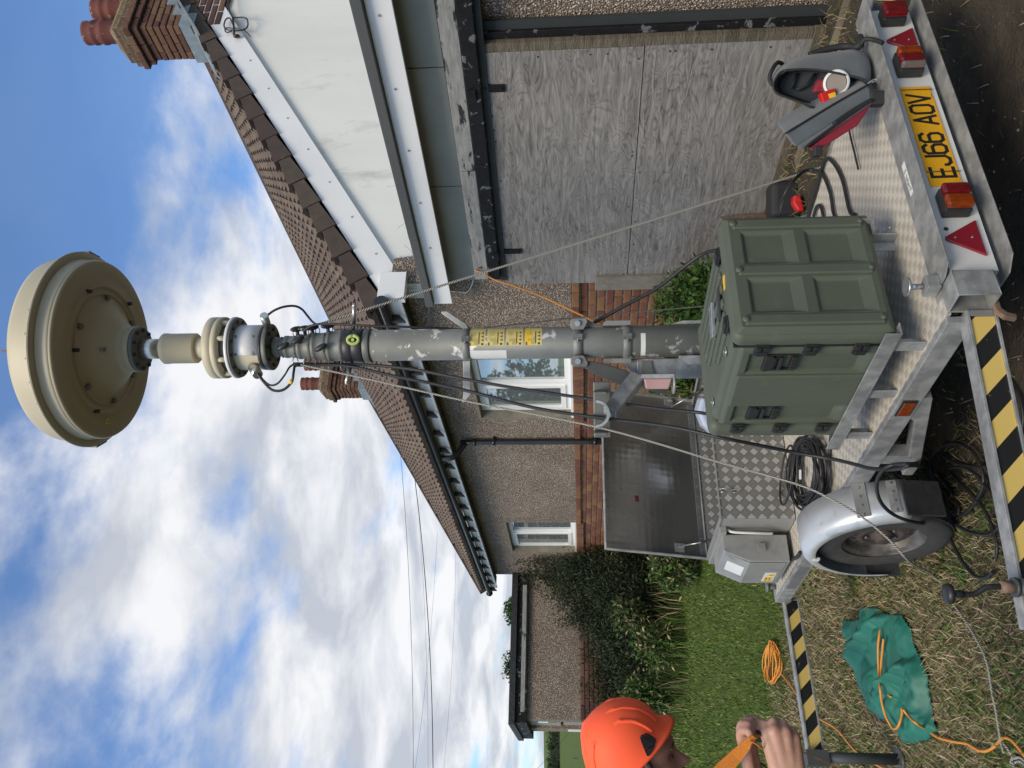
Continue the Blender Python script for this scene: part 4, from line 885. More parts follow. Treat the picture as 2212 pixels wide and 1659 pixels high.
# ================================================================ green transit case
case = thing('transit_case', 'large olive green moulded equipment case with black latches and handles on the trailer deck', 'equipment case', TF.p(-.21, .55, .663))
CF = Fr(TF.p(-.48, .17, .664), TF.ex, TF.ey)                                 # x 0..54, y 0..76, z 0..54
cw, cdp, chh = .54, .76, .54
def slab(b, F, x0, x1, z0, z1, holes, y0, depth, bev=.012):
    """face on plane y0 with recessed panels: F.ex, F.ez in plane, recess along +F.ey"""
    xs = sorted({x0, x1, *[v for h in holes for v in h[:2]]}); zs = sorted({z0, z1, *[v for h in holes for v in h[2:4]]})
    for i in range(len(xs)-1):
        for j in range(len(zs)-1):
            cx, cz = (xs[i]+xs[i+1])/2, (zs[j]+zs[j+1])/2
            if not any(h[0] < cx < h[1] and h[2] < cz < h[3] for h in holes):
                b.face([F.p(xs[i], y0, zs[j]), F.p(xs[i+1], y0, zs[j]), F.p(xs[i+1], y0, zs[j+1]), F.p(xs[i], y0, zs[j+1])])
    for h in holes:
        bl, bt = bev, (h[4] if len(h) > 4 else bev)
        o = [(h[0], h[2]), (h[1], h[2]), (h[1], h[3]), (h[0], h[3])]; n = [(h[0]+bl, h[2]+bt), (h[1]-bl, h[2]+bt), (h[1]-bl, h[3]-bl), (h[0]+bl, h[3]-bl)]
        for k in range(4): l = (k+1) % 4; b.face([F.p(o[k][0], y0, o[k][1]), F.p(o[l][0], y0, o[l][1]), F.p(n[l][0], y0+depth, n[l][1]), F.p(n[k][0], y0+depth, n[k][1])])
        b.face([F.p(p[0], y0+depth, p[1]) for p in n])
def closed(b, F, x0, x1, y0, y1, z0, z1, skip=()):
    f = {'b': [(x0, y0, z0), (x1, y0, z0), (x1, y1, z0), (x0, y1, z0)], 't': [(x0, y0, z1), (x1, y0, z1), (x1, y1, z1), (x0, y1, z1)], 'r': [(x0, y0, z0), (x1, y0, z0), (x1, y0, z1), (x0, y0, z1)],
         'f': [(x0, y1, z0), (x1, y1, z0), (x1, y1, z1), (x0, y1, z1)], 'l': [(x0, y0, z0), (x0, y1, z0), (x0, y1, z1), (x0, y0, z1)], 'g': [(x1, y0, z0), (x1, y1, z0), (x1, y1, z1), (x1, y0, z1)]}
    for k, q in f.items():
        if k not in skip: b.face([F.p(*p) for p in q])
# rear lid: proud of the body, four sunk panels between three upright ribs
pan = [(.085, .235, .060, .245, .030), (.085, .235, .300, .475, .028), (.305, .455, .060, .245, .030), (.305, .455, .300, .475, .028)]
def plate(F, x0, x1, z0, z1, holes, y0, depth, name, parent, bev=.008, sk=.02):    # raised sheet with sunk panels and sloping rim
    p = MB(); slab(p, F, x0, x1, z0, z1, holes, y0, depth, bev); xs = sorted({x0, x1, *[v for h in holes for v in h[:2]]}); zs = sorted({z0, z1, *[v for h in holes for v in h[2:4]]})
    def ex(x, z): return (x+(sk if x == x1 else -sk if x == x0 else 0), z+(sk if z == z1 else -sk if z == z0 else 0))
    P = [(x, z0) for x in xs]+[(x1, z) for z in zs[1:]]+[(x, z1) for x in xs[::-1][1:]]+[(x0, z) for z in zs[::-1][1:]]
    for a, b_ in zip(P, P[1:]): e0, e1 = ex(*a), ex(*b_); p.face([F.p(a[0], y0, a[1]), F.p(b_[0], y0, b_[1]), F.p(e1[0], y0+.016, e1[1]), F.p(e0[0], y0+.016, e0[1])])
    return p.build(name, 'case_green', parent, bevel=.006, bseg=3)
rlo = MB().box(CF, -.008, cw+.008, .012, .094, -.008, chh+.008).build('rear_lid', 'case_green', case, bevel=.036, bseg=6)
plate(CF, .022, cw-.022, .022, chh-.022, pan, 0, .011, 'lid_panel', rlo)
for x_ in (.05, .27, .49):
    r_ = MB(); r_.box(CF, x_-.022, x_+.022, -.010, .004, .035, .505); r_.build('rib', 'case_green', rlo, bevel=.0095, bseg=4)
    MB().sphere(CF.p(x_, -.009, .502), .014, 12, 8, (1, .6, 1), CF).sphere(CF.p(x_, -.009, .04), .010, 12, 8, (1, .6, 1), CF).build('rib_stud', 'case_green', rlo)
# body
SB = Fr(CF.p(0, 0, 0), CF.ey, CF.ex)                                          # left side plane: x forward, y into the case
body = MB().box(CF, .016, cw, .095, .668, 0, chh).build('body', 'case_green', case, bevel=.034, bseg=6)
plate(SB, .115, .650, .020, chh-.040, [(.137, .265, .045, .470, .07), (.500, .628, .045, .470, .07)], 0, .030, 'side_panel', body, .014, .014)
MB().box(SB, .14, .262, .0295, .032, .05, .465).box(SB, .503, .625, .0295, .032, .05, .465).build('pocket_back', 'case_green', body)
MB().box(CF, -.008, cw+.008, .669, .76, -.008, chh+.008).build('front_lid', 'case_green', case, bevel=.036, bseg=6)
MB().box(CF, .004, cw-.004, .090, .100, .004, chh-.004).build('seal', 'black_plastic', case)
# thick shoulders beside the handle pockets, top ribs
for y0, y1 in ((.262, .50),): MB().box(CF, -.012, .004, y0+.01, y1-.01, .03, .50).build('side_boss', 'case_green', body, bevel=.010, bseg=3)
for k, (x_, y0, y1) in enumerate(((.115, .14, .36), (.175, .13, .44), (.235, .13, .56), (.295, .12, .62), (.355, .12, .64), (.415, .12, .65), (.475, .12, .65))):
    MB().box(CF, x_-.016, x_+.016, y0, y1, chh-.004, chh+.011).build('top_rib', 'case_green', body, bevel=.010, bseg=3)
def latch(F, c):                                                            # black butterfly latch sunk over the seam
    l = MB(); l.box(F, -.030, .030, -.004, .004, -.026, .026); lo_ = l.build('latch', 'black_plastic', case, bevel=.003)
    MB().box(F, -.027, -.006, -.013, -.004, -.022, -.004).box(F, -.027, -.006, -.013, -.004, .004, .022).box(F, .002, .026, -.011, -.004, -.020, .020).build('latch_hook', 'black_plastic', lo_, bevel=.002)
for z_ in (.10, .27, .44): latch(Fr(CF.p(-.010, .097, z_), CF.ey, CF.ex, CF.ez), 0); latch(Fr(CF.p(-.010, .667, z_), CF.ey, CF.ex, CF.ez), 0)
for x_ in (.10, .42): latch(Fr(CF.p(x_, .097, chh+.010), CF.ey, -CF.ez, CF.ex), 0)
for y_ in (.20, .565):                                                       # fold-down handles in the pockets
    H_ = Fr(CF.p(.024, y_, .30), CF.ey, CF.ex)
    h = MB(); h.box(H_, -.055, .055, -.006, .001, -.005, .115)
    ho_ = h.build('handle_plate', 'black_plastic', case, bevel=.003)
    g = MB(); g.prism(H_, [(-.052, .112), (.052, .112), (.046, .085), (.030, .072), (-.030, .072), (-.046, .085)], -.026, -.006); g.box(H_, -.040, .040, -.030, -.008, .048, .062)
    for k in range(4): g.box(H_, -.044+k*.022, -.026+k*.022, -.030, -.007, -.004, .020)
    g.box(H_, -.052, -.046, -.022, -.006, -.004, .112); g.box(H_, .046, .052, -.022, -.006, -.004, .112); g.build('handle', 'black_plastic', ho_, bevel=.003)
    q = CF.p(.055, y_, chh+.002); MB().cyl(q, q+Vector((0, 0, .004)), .017, 20).build('washer', 'steel_bright', case); MB().cyl(q+Vector((0, 0, .004)), q+Vector((0, 0, .010)), .008, 6).build('screw', 'galvanised_dull', case)
MB().box(Fr(CF.p(.0285, .20, .14), CF.ey, CF.ex), -.032, .032, -.002, 0, -.03, .03).build('stuck_patch', 'case_patch', case)
tp = onz(2812/1.82278, 1255/1.82278, 1.222); tl = hloc(tp)
q0, q1 = onz(2803/1.82278, 1190/1.82278, 1.222), onz(2808/1.82278, 1325/1.82278, 1.222)
d_ = (q1-q0); HFm = Fr(q0, d_.normalized(), d_.normalized().cross(Vector((0, 0, 1)))); ll = d_.length
fm = MB().box(HFm, 0, ll, .0, .012, -.01, .004).box(HFm, 0, ll, .045, .057, -.01, .004).box(HFm, 0, .018, .012, .045, -.01, .004).box(HFm, ll-.018, ll, .012, .045, -.01, .004); fm.build('vent_frame', 'steel_bright', case, bevel=.002)
MB().box(HFm, .018, ll-.018, .012, .045, -.012, -.002).build('vent_grille', 'dark_inside', case)
q0, q1 = onz(2828/1.82278, 1130/1.82278, 1.217), onz(2836/1.82278, 1258/1.82278, 1.217); d_ = q1-q0; G_ = Fr(q0, d_.normalized(), d_.normalized().cross(Vector((0, 0, 1))))
MB().box(G_, 0, d_.length, -.01, .03, -.004, .003).build('dark_recess', 'dark_inside', case, bevel=.002)
q0, q1 = onz(2852/1.82278, 1082/1.82278, 1.212), onz(2856/1.82278, 1135/1.82278, 1.212); d_ = q1-q0; G_ = Fr(q0, d_.normalized(), d_.normalized().cross(Vector((0, 0, 1))))
MB().box(G_, 0, d_.length, -.0, .02, -.004, .003).build('yellow_sticker', 'label_strong_yellow', case)

# ================================================================ telescopic mast
MP = TF.p(.20, 1.20, 0)
mat('mast_grey', (.19, .198, .18), (.155, .162, .15), 6, rough=.55, metal=.25, bump=.1, dirt=(.30, .31, .28), dscale=7, dlo=.60, dhi=.72, stretch=(1, 1, .4))
mat('mast_scraped', (.195, .203, .187), (.155, .162, .15), 6, rough=.55, metal=.25, dirt=(.50, .51, .48), dscale=9, dlo=.575, dhi=.60)
mat('beige_paint', (.52, .465, .335), (.48, .43, .31), 3, rough=.5, bump=.1, bscale=200)
mat('beige_shaded', (.37, .32, .215), (.33, .285, .195), 2, rough=.55, dirt=(.25, .21, .15), dscale=5, dlo=.62, dhi=.85)  # same beige paint with the underside's shade put into its colour, plus stains
mat('aluminium', (.62, .60, .54), (.5, .49, .45), 5, rough=.28, metal=.85)
mat('white_metal', (.70, .70, .70), (.64, .64, .64), 3, rough=.4)
mat('flange_grey', (.16, .165, .15), (.12, .125, .115), 8, rough=.55, metal=.3)
mat('lime', (.42, .50, .14), rough=.5)
mat('pink_plastic', (.46, .28, .27), rough=.5)
mast = thing('telescopic_mast', 'grey telescopic mast with clamp rings and yellow labels standing on the trailer deck', 'mast', MP+Vector((0, 0, DZ)))
def ML(prof, name, m, parent=mast, seg=48, **k): return MB().lathe(MP, [(r, z) for r, z in prof], seg).build(name, m, parent, **k)
ML([(.0785, DZ), (.0785, 2.80)], 'main_tube', 'mast_scraped')
ML([(.084, 2.785), (.086, 2.79), (.086, 2.815), (.082, 2.82)], 'top_flange', 'flange_grey')
ML([(.083, 2.82), (.087, 2.825), (.087, 2.868), (.0855, 2.870), (.0855, 2.874), (.087, 2.876), (.087, 2.915), (.082, 2.92)], 'black_collar', 'black_plastic')
zz, r_ = 2.92, .0775
for k in range(5):
    h_ = (.085, .08, .075, .07, .062)[k]
    ML([(r_, zz), (r_, zz+.022), (r_-.002, zz+.024), (r_-.002, zz+h_-.018), (r_, zz+h_-.016), (r_, zz+h_)], 'mast_section', 'mast_grey')
    for j in range(5):
        a = j*2*math.pi/5+k*.5; d_ = Vector((math.cos(a), math.sin(a), 0)); q = MP+d_*r_*.995+Vector((0, 0, zz+.012)); MB().cyl(q, q+d_*.006, .0045, 8).build('bolt', 'flange_grey', mast)
    zz += h_; r_ -= .0068
ML([(.040, zz-.01), (.040, 3.31)], 'inner_tube', 'aluminium')
cdv = Vector((CAM.x-MP.x, CAM.y-MP.y, 0)).normalized(); rdv = Vector((-cdv.y, cdv.x, 0))                      # towards the camera, to its right
def mz(x):
    lo_, hi_ = 0., 8.
    for _ in range(40):
        m_ = (lo_+hi_)/2; p = Vector((MP.x, MP.y, m_))-CAM
        if 1106-FPX*p.dot(UV)/p.dot(Fw) > x: lo_ = m_
        else: hi_ = m_
    return lo_
# finger knobs
for (x, y, ln) in ((640, 702, .055), (650, 733, .05), (618, 745, .05), (672, 695, .055), (700, 748, .05), (706, 697, .055), (656, 705, .045)):
    z = mz(x+6); rl_ = .0775-(z-2.92)*.0068/.075; off = max(-rl_*.97, min(rl_*.97, (746-y)/36*rl_)); q = MP+rdv*off*.97+cdv*math.sqrt(max(.0, rl_*rl_-off*off))*.97+Vector((0, 0, z)); d_ = Vector((q.x-MP.x, q.y-MP.y, 0)).normalized()
    kb = MB().cyl(q, q+d_*.03, .009, 10); kb.sphere(q+d_*.038, .036, 14, 8, (1.0, .42, .42), Fr((0, 0, 0), (d_.cross(Vector((0, 0, 1)))*.5+Vector((0, 0, .86))).normalized(), d_, (d_.cross(Vector((0, 0, 1)))*.86-Vector((0, 0, .5))).normalized())); kb.build('wing_knob', 'black_plastic', mast)
# cable guide rings
for x in (640, 664, 688, 716, 742):
    z = mz(x); c = MP-rdv*(.0775-(z-2.92)*.0068/.075+.022)+cdv*.02+Vector((0, 0, z)); MB().tube([c+(rdv*math.cos(t)*.026+Vector((0, 0, 1))*math.sin(t)*.006+cdv*math.sin(t)*.022) for t in [2*math.pi*k/18 for k in range(19)]], .0028, 6, smooth=False).build('cable_ring', 'steel_bright', mast)
    c = MP+rdv*(.0775-(z-2.92)*.0068/.075+.014)+cdv*.01+Vector((0, 0, z)); MB().tube([c+(rdv*math.cos(t)*.018+cdv*math.sin(t)*.018+Vector((0, 0, 1))*math.sin(t)*.006) for t in [2*math.pi*k/14 for k in range(15)]], .0022, 5, smooth=False).build('cable_ring', 'black_plastic', mast)
# lime shackle and the two silver locking handles
sh = MP+rdv*.03+cdv*.088+Vector((0, 0, mz(773))); MB().tube([sh+(rdv*math.cos(t)*.02+Vector((0, 0, 1))*math.sin(t)*.028) for t in [math.pi*2*k/14 for k in range(15)]], .009, 8, smooth=False).cyl(sh+cdv*-.01, sh+cdv*.012, .008, 10).build('lifting_eye', 'lime', mast)
for sg, (x0, y0), (x1, y1) in ((1, (764, 700), (765, 660)), (-1, (757, 791), (749, 826))):
    pa = ony(x0, y0, MP.y-.03); pb = ony(x1, y1, MP.y-.09); MB().cyl(pa, pb, .011, 14).build('silver_handle', 'aluminium', mast); MB().sphere(pb, .011, 12, 8).build('handle_end', 'aluminium', mast)
    MB().cyl(MP+rdv*sg*.07+Vector((0, 0, mz(764))), pa, .006, 8).build('handle_stem', 'black_plastic', mast)
# clamp rings
for z, h_, r_ in ((mz(1010), .036, .0835), (mz(1248), .046, .086), (mz(1354), .042, .084)):
    ML([(.079, z-h_/2), (r_, z-h_/2+.002), (r_, z+h_/2-.002), (.079, z+h_/2)], 'clamp_ring', 'galvanised_dull')
    for a in (-.35, 1.15):
        d_ = cdv*math.cos(a)-rdv*math.sin(a); t_ = d_.cross(Vector((0, 0, 1))); G = Fr(MP+d_*r_+Vector((0, 0, z)), t_, d_)
        MB().box(G, -.010, .010, -.003, .010, -h_/2, h_/2).box(G, .012, .018, -.003, .010, -h_/2, h_/2).cyl(G.p(-.012, .006, 0), G.p(.03, .006, 0), .0045, 8).build('clamp_ear', 'galvanised_dull', mast)
zt = mz(1010); E1 = Fr(MP+Vector((0, 0, zt)), -rdv, cdv)
MB().box(E1, .082, .25, .045, .053, -.018, .018).prism(E1, [(.25, -.018), (.27, 0), (.29, .02), (.285, .026), (.25, .018)], .045, .053).build('left_bracket', 'galvanised', mast, bevel=.002)
MB().prism(E1, [(-.075, -.012), (-.075, .015), (-.155, .125), (-.165, .125), (-.165, .095), (-.10, .0)], -.01, .03).build('right_bracket', 'galvanised', mast, bevel=.003)
MB().box(E1, -.10, -.06, .0, .03, .20, .26) if False else None
# hinge plates and knee arms at the middle ring
z2 = mz(1248); E2 = Fr(MP+Vector((0, 0, z2)), -rdv, cdv)
for sg in (1, -1):
    MB().prism(E2, [(sg*.062, -.03), (sg*.062, .022), (sg*.075, .035), (sg*.105, .035), (sg*.118, .022), (sg*.118, -.045), (sg*.10, -.05)], .02, .075).build('hinge_block', 'galvanised_dull', mast, bevel=.004)
    q = E2.p(sg*.092, .075, .0); MB().cyl(q, q+cdv*.012, .014, 14).build('hinge_pin', 'steel_bright', mast)
MB().prism(E2, [(.09, -.04), (.12, -.02), (.175, -.12), (.215, -.215), (.19, -.30), (.14, -.235), (.10, -.11)], .03, .06).build('knee_plate', 'flange_dark', mast, bevel=.004)
MB().prism(E2, [(-.12, -.03), (-.085, -.04), (-.05, -.13), (-.07, -.14)], .0, .03).build('knee_plate', 'flange_grey', mast, bevel=.004)
z3 = mz(1354)
for sg in (1, -1): MB().prism(Fr(MP+Vector((0, 0, z3)), -rdv, cdv), [(sg*.080, -.02), (sg*.105, -.02), (sg*.105, .10), (sg*.095, .115), (sg*.080, .115)], .015, .045).build('ring_cheek', 'galvanised_dull', mast, bevel=.003)
# upright column beside the mast, swing arm with its half clamp
CO = Fr(MP-rdv*.13-cdv*.05+Vector((0, 0, 0)), -rdv, cdv)
MB().box(CO, -.045, .055, -.04, .05, DZ, 1.46).prism(CO, [(.055, 1.30), (.055, 1.46), (-.02, 1.52), (-.045, 1.52), (-.045, 1.46)], -.03, .04).build('column', 'galvanised', mast, bevel=.004)
MB().prism(CO, [(-.035, 1.44), (.10, 1.44), (.135, 1.32), (.135, 1.28), (.09, 1.36), (-.035, 1.39)], .051, .060).build('gusset', 'flange_grey', mast, bevel=.002)
pa = ony(1378, 815, MP.y-.16); pb = ony(1317, 893, MP.y-.30); d_ = (pb-pa); A = Fr(pa, d_.normalized(), d_.normalized().cross(Vector((0, 0, 1))).normalized(), None or Vector((0, 0, 1))); A.ez = A.ex.cross(A.ey)*-1
if A.ez.z < 0: A.ez = -A.ez
MB().box(A, 0, d_.length, -.03, .03, -.035, .035).build('swing_arm', 'galvanised', mast, bevel=.006)
cc = ony(1297, 893, MP.y-.34); hcF = Fr(cc, -rdv, cdv)
P = [(math.cos(t)*.062, .02-math.sin(t)*.062) for t in [math.pi*k/14 for k in range(15)]]; Q = [(math.cos(t)*.050, .02-math.sin(t)*.050) for t in [math.pi*(14-k)/14 for k in range(15)]]
hcF2 = Fr(cc, -rdv, Vector((0, 0, 1)), cdv)
MB().prism(hcF, P+Q, -.025, .025).build('half_clamp', 'steel_bright', mast)
MB().box(Fr(cc, -rdv, cdv), -.14, .12, -.115, -.085, -.05, .03).box(Fr(cc, -rdv, cdv), .085, .10, -.085, .02, -.03, .03).box(Fr(cc, -rdv, cdv), -.10, -.085, -.085, .02, -.03, .03).build('clamp_bar', 'flange_grey', mast, bevel=.005)
# pink warning light on the column
pk = Fr(ony(1418, 824, MP.y-.20), -rdv, cdv)
MB().prism(pk, [(-.015, -.07), (.035, -.055), (.035, .05), (-.015, .06)], -.05, .02).build('pink_cover', 'pink_plastic', mast, bevel=.006)
MB().cyl(pk.p(.01, -.01, -.075), pk.p(.01, -.01, -.085), .05, 24).build('lamp_disc', 'grey_steel_box', mast)
MB().box(pk, -.035, -.016, -.05, .03, -.08, .07).build('lamp_plate', 'galvanised', mast)
for r0, r1, za, zb_ in ((.078, .10, .0, 1.24),): MB().box(Fr(MP, rdv, cdv), .082, .10, -.06, .0, DZ, 1.235).prism(Fr(MP, rdv, cdv), [(.082, 1.235), (.10, 1.235), (.082, 1.30)], -.06, 0).build('rear_guide', 'galvanised', mast, bevel=.003)
MB().box(Fr(MP, -rdv, cdv), .07, .115, .0, .06, DZ, 1.215).prism(Fr(MP, -rdv, cdv), [(.07, 1.215), (.115, 1.215), (.085, 1.26), (.07, 1.26)], 0, .06).build('front_guide', 'galvanised', mast, bevel=.003)
MB().box(TF, .05, .38, 1.05, 1.38, DZ, DZ+.03).build('base_plate', 'galvanised_dull', mast)
# labels wrapped round the tube
def wrap(l0, l1, z0, z1, R, m_, name, parent, n=8):
    b = MB(); A_ = [math.asin(max(-.999, min(.999, (l0+(l1-l0)*k/n)/R))) for k in range(n+1)]
    for k in range(n):
        P = [MP+(rdv*math.sin(a)+cdv*math.cos(a))*R for a in (A_[k], A_[k+1])]; U_ = Vector((0, 0, 1))
        b.face([P[0]+U_*z0, P[1]+U_*z0, P[1]+U_*z1, P[0]+U_*z1], sm=True)
    return b.build(name, m_, parent, fix=False)
xs_ = [(1016, 1051), (1056, 1091), (1096, 1131), (1136, 1171)]
for k, (xa, xb) in enumerate(xs_):
    za, zb_ = mz(xb+1), mz(xa); zh = zb_-za; R_ = .0790
    lbm = wrap(-.010, .0745, za, zb_, R_, 'label_yellow', 'yellow_label', mast, 14)
    if k == 3: wrap(-.010, .0745, za+zh*.62, zb_, R_+.0003, 'label_strong_yellow', 'overlaid_sticker', lbm)
    wrap(.000, .058, za+zh*.34, za+zh*.40, R_+.0006, 'print_brown', 'print_bar', lbm); wrap(-.0085, .006, zb_-zh*.14, zb_-zh*.04, R_+.0006, 'print_brown', 'logo_block', lbm, 3)
    for j in range(8): wrap(-.006 if j > 2 else .012, rnd.uniform(.02, .034), zb_-zh*(.20+.055*j), zb_-zh*(.212+.055*j), R_+.0006, 'print_brown', 'print_line', lbm, 4)
    for j in range(4): wrap(.040, rnd.uniform(.055, .065), zb_-zh*(.16+.08*j), zb_-zh*(.172+.08*j), R_+.0006, 'print_brown', 'print_line', lbm, 3)
    wrap(-.006, .004, za+zh*.12, za+zh*.24, R_+.0006, 'print_black', 'round_sign', lbm, 3)
    for j in range(3):
        b = MB(); l0, l1 = .012+j*.017, .025+j*.017; f_ = lambda l, z: MP+(rdv*(l/R_)+cdv*math.sqrt(1-(l/R_)**2))*(R_+.0006)+Vector((0, 0, z))
        b.face([f_(l0, za+zh*.10), f_(l1, za+zh*.10), f_((l0+l1)/2, za+zh*.26)]); b.build('warning_sign', 'print_brown', lbm, fix=False)
wlb = wrap(-.0735, -.032, mz(1096), mz(1018), .0791, 'paper_white', 'white_label', mast, 8)
for j in range(3): wrap(-.068, -.05+.006*j, mz(1082)+.0, mz(1082)+.0, .0794, 'print_line' if False else 'print_brown', 'x', wlb) if False else None
wrap(-.0775, .04, mz(1392), mz(1382), .0789, 'paper_white', 'tape_band', mast, 12).name = 'tape_band'

# ================================================================ radar head
ant = thing('radome_antenna', 'beige disc-shaped radome antenna with white metal drum on top of the mast', 'antenna', MP+Vector((0, 0, 3.25)))
def AL(prof, name, m, seg=64, parent=ant, **k): return MB().lathe(MP, prof, seg).build(name, m, parent, **k)
AL([(.115, 3.295), (.118, 3.298), (.118, 3.318), (.114, 3.320)], 'bottom_flange', 'flange_grey')
for k in range(8):
    a = k*math.pi/4; q = MP+Vector((math.cos(a), math.sin(a), 0))*.09+Vector((0, 0, 3.295)); MB().cyl(q, q-Vector((0, 0, .006)), .009, 10).build('bolt', 'dark_inside', ant)
AL([(.1165, 3.32), (.1165, 3.334)], 'seal_ring', 'black_plastic'); 
AL([(.114, 3.334), (.114, 3.475)], 'drum', 'white_metal')
for a_ in (.5, -.3):
    for z in (3.36, 3.45):
        d_ = cdv*math.cos(a_)+rdv*math.sin(a_); q = MP+d_*.113+Vector((0, 0, z)); MB().cyl(q, q+d_*.006, .007, 8).build('bolt', 'flange_grey', ant)
MB().box(Fr(MP+(cdv*.97-rdv*.25).normalized()*.1135+Vector((0, 0, 3.36)), rdv, cdv), -.012, .012, 0, .003, -.006, .006).build('small_plate', 'flange_grey', ant)
AL([(.13, 3.475), (.155, 3.477), (.157, 3.48), (.157, 3.492), (.152, 3.494)], 'upper_flange', 'white_metal')
AL([(.10, 3.462), (.152, 3.466), (.152, 3.4748)], 'flange_underside', 'flange_grey')
for k in range(12):
    a = k*math.pi/6+.2; q = MP+Vector((math.cos(a), math.sin(a), 0))*.135+Vector((0, 0, 3.466)); MB().cyl(q, q-Vector((0, 0, .006)), .008, 8).build('bolt', 'dark_inside', ant)
AL([(.118, 3.492), (.118, 3.535)], 'inner_drum', 'flange_grey')
for k in range(8):
    a = k*math.pi/4+.3; q = MP+Vector((math.cos(a), math.sin(a), 0))*.137; MB().cyl(q+Vector((0, 0, 3.494)), q+Vector((0, 0, 3.534)), .013, 12).build('spacer', 'beige_paint', ant)
AL([(.150, 3.534), (.157, 3.537), (.157, 3.56), (.1545, 3.562), (.1545, 3.566), (.157, 3.568), (.157, 3.605), (.145, 3.612), (.0, 3.615)], 'lower_drum', 'beige_paint')
AL([(.054, 3.61), (.054, 3.70)], 'neck', 'beige_paint'); AL([(.072, 3.692), (.077, 3.697), (.077, 3.842), (.079, 3.845), (.079, 3.865), (.072, 3.872)], 'cylinder_housing', 'beige_paint')
AL([(.0515, 3.865), (.0515, 4.03)], 'shaft', 'aluminium')
AL([(.10, 3.985), (.114, 3.988), (.116, 3.991), (.116, 4.006)], 'cone_flange', 'flange_grey')
for k in range(10):
    a = k*math.pi/5; q = MP+Vector((math.cos(a), math.sin(a), 0))*.098+Vector((0, 0, 3.987)); MB().cyl(q, q-Vector((0, 0, .010)), .010, 8).build('bolt', 'dark_inside', ant)
AL([(.114, 4.006), (.118, 4.010), (.118, 4.03), (.113, 4.033), (.116, 4.035), (.118, 4.055), (.13, 4.07), (.175, 4.115), (.235, 4.165), (.268, 4.178), (.282, 4.182), (.284, 4.176), (.289, 4.176), (.291, 4.184), (.315, 4.182), (.32, 4.176), (.335, 4.176), (.34, 4.182), (.385, 4.178), (.445, 4.183), (.455, 4.188), (.461, 4.200)], 'underside', 'beige_shaded', seg=96)
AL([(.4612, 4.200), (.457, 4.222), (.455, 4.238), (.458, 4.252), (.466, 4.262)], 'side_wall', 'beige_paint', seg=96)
AL([(.462, 4.2625), (.502, 4.268), (.5025, 4.271)], 'rim_underside', 'beige_shaded', seg=96)
AL([(.503, 4.2715), (.503, 4.278), (.498, 4.281), (.472, 4.283), (.471, 4.30), (.470, 4.375), (.462, 4.395), (.43, 4.42), (.30, 4.45), (.15, 4.465), (0, 4.47)], 'radome_shell', 'beige_paint', seg=96)
for k in range(26):
    a = k*2*math.pi/26; d_ = Vector((math.cos(a), math.sin(a), 0)); q = MP+d_*.471+Vector((0, 0, 4.297)); MB().cyl(q, q+d_*.006, .005, 8).build('screw', 'flange_grey', ant)
for a_, rr in ((0, .285), (1.08, .33), (-1.18, .335), (2.3, .33)):
    d_ = cdv*math.cos(a_)+rdv*math.sin(a_); q = MP+d_*rr+Vector((0, 0, 4.186)); MB().cyl(q, q-Vector((0, 0, .03)), .010, 12).build('drain_plug', 'black_plastic', ant)
for a_ in (.45, -.75, 1.6, -1.7, 2.6, -2.6):
    d_ = cdv*math.cos(a_)+rdv*math.sin(a_); G = Fr(MP+d_*.268+Vector((0, 0, 4.17)), d_.cross(Vector((0, 0, 1))), d_); MB().box(G, -.012, .012, -.012, .012, -.01, .006).build('catch', 'flange_grey', ant)
G = Fr(MP+cdv*.175+Vector((0, 0, 4.106)), rdv, cdv, Vector((0, 0, 1))); MB().box(G, -.010, .010, -.01, .004, -.012, .008).build('small_plate', 'flange_grey', ant)
MB().lathe(MP-rdv*.37+cdv*.03+Vector((0, 0, 4.178)), [(.014, 0), (.014, -.006), (.009, -.006), (.009, 0)], 20, cap=False).build('yellow_ring', 'label_strong_yellow', ant)
MB().cyl(MP+Vector((0, 0, 4.46)), MP+Vector((0, 0, 4.75)), .006, 8).build('lightning_rod', 'rust', ant)
for sg in (1, -1):
    d_ = (rdv*sg*.97-cdv*.20).normalized(); G = Fr(MP+d_*.495+Vector((0, 0, 4.285)), d_, d_.cross(Vector((0, 0, 1))))
    MB().box(G, -.01, .022, -.05, .05, .0, .006).box(G, .012, .020, -.05, -.035, .006, .045).box(G, .012, .020, .035, .05, .006, .045).box(G, .012, .020, -.05, .05, .04, .046).build('side_bracket', 'flange_grey', ant)
wd_ = MB()
for k in range(10):
    a0_, a1_ = -.35-k*.12, -.35-(k+1)*.12; P = [MP+(cdv*math.cos(a)+rdv*math.sin(a))*.1148 for a in (a0_, a1_)]; Uz = Vector((0, 0, 1)); wd_.face([P[1]+Uz*3.34, P[0]+Uz*3.34, P[0]+Uz*3.47, P[1]+Uz*3.47], sm=True)
wd_.build('bare_panel', 'beige_paint', ant, fix=False)
# cable glands on the drum
for (x0, y0), (x1, y1), r_ in (((546, 792), (557, 809), .025), ((577, 702), (570, 681), .020)):
    MB().cyl(ony(x0, y0, MP.y-.07), ony(x1, y1, MP.y-.13), r_, 20).build('cable_gland', 'aluminium', ant)
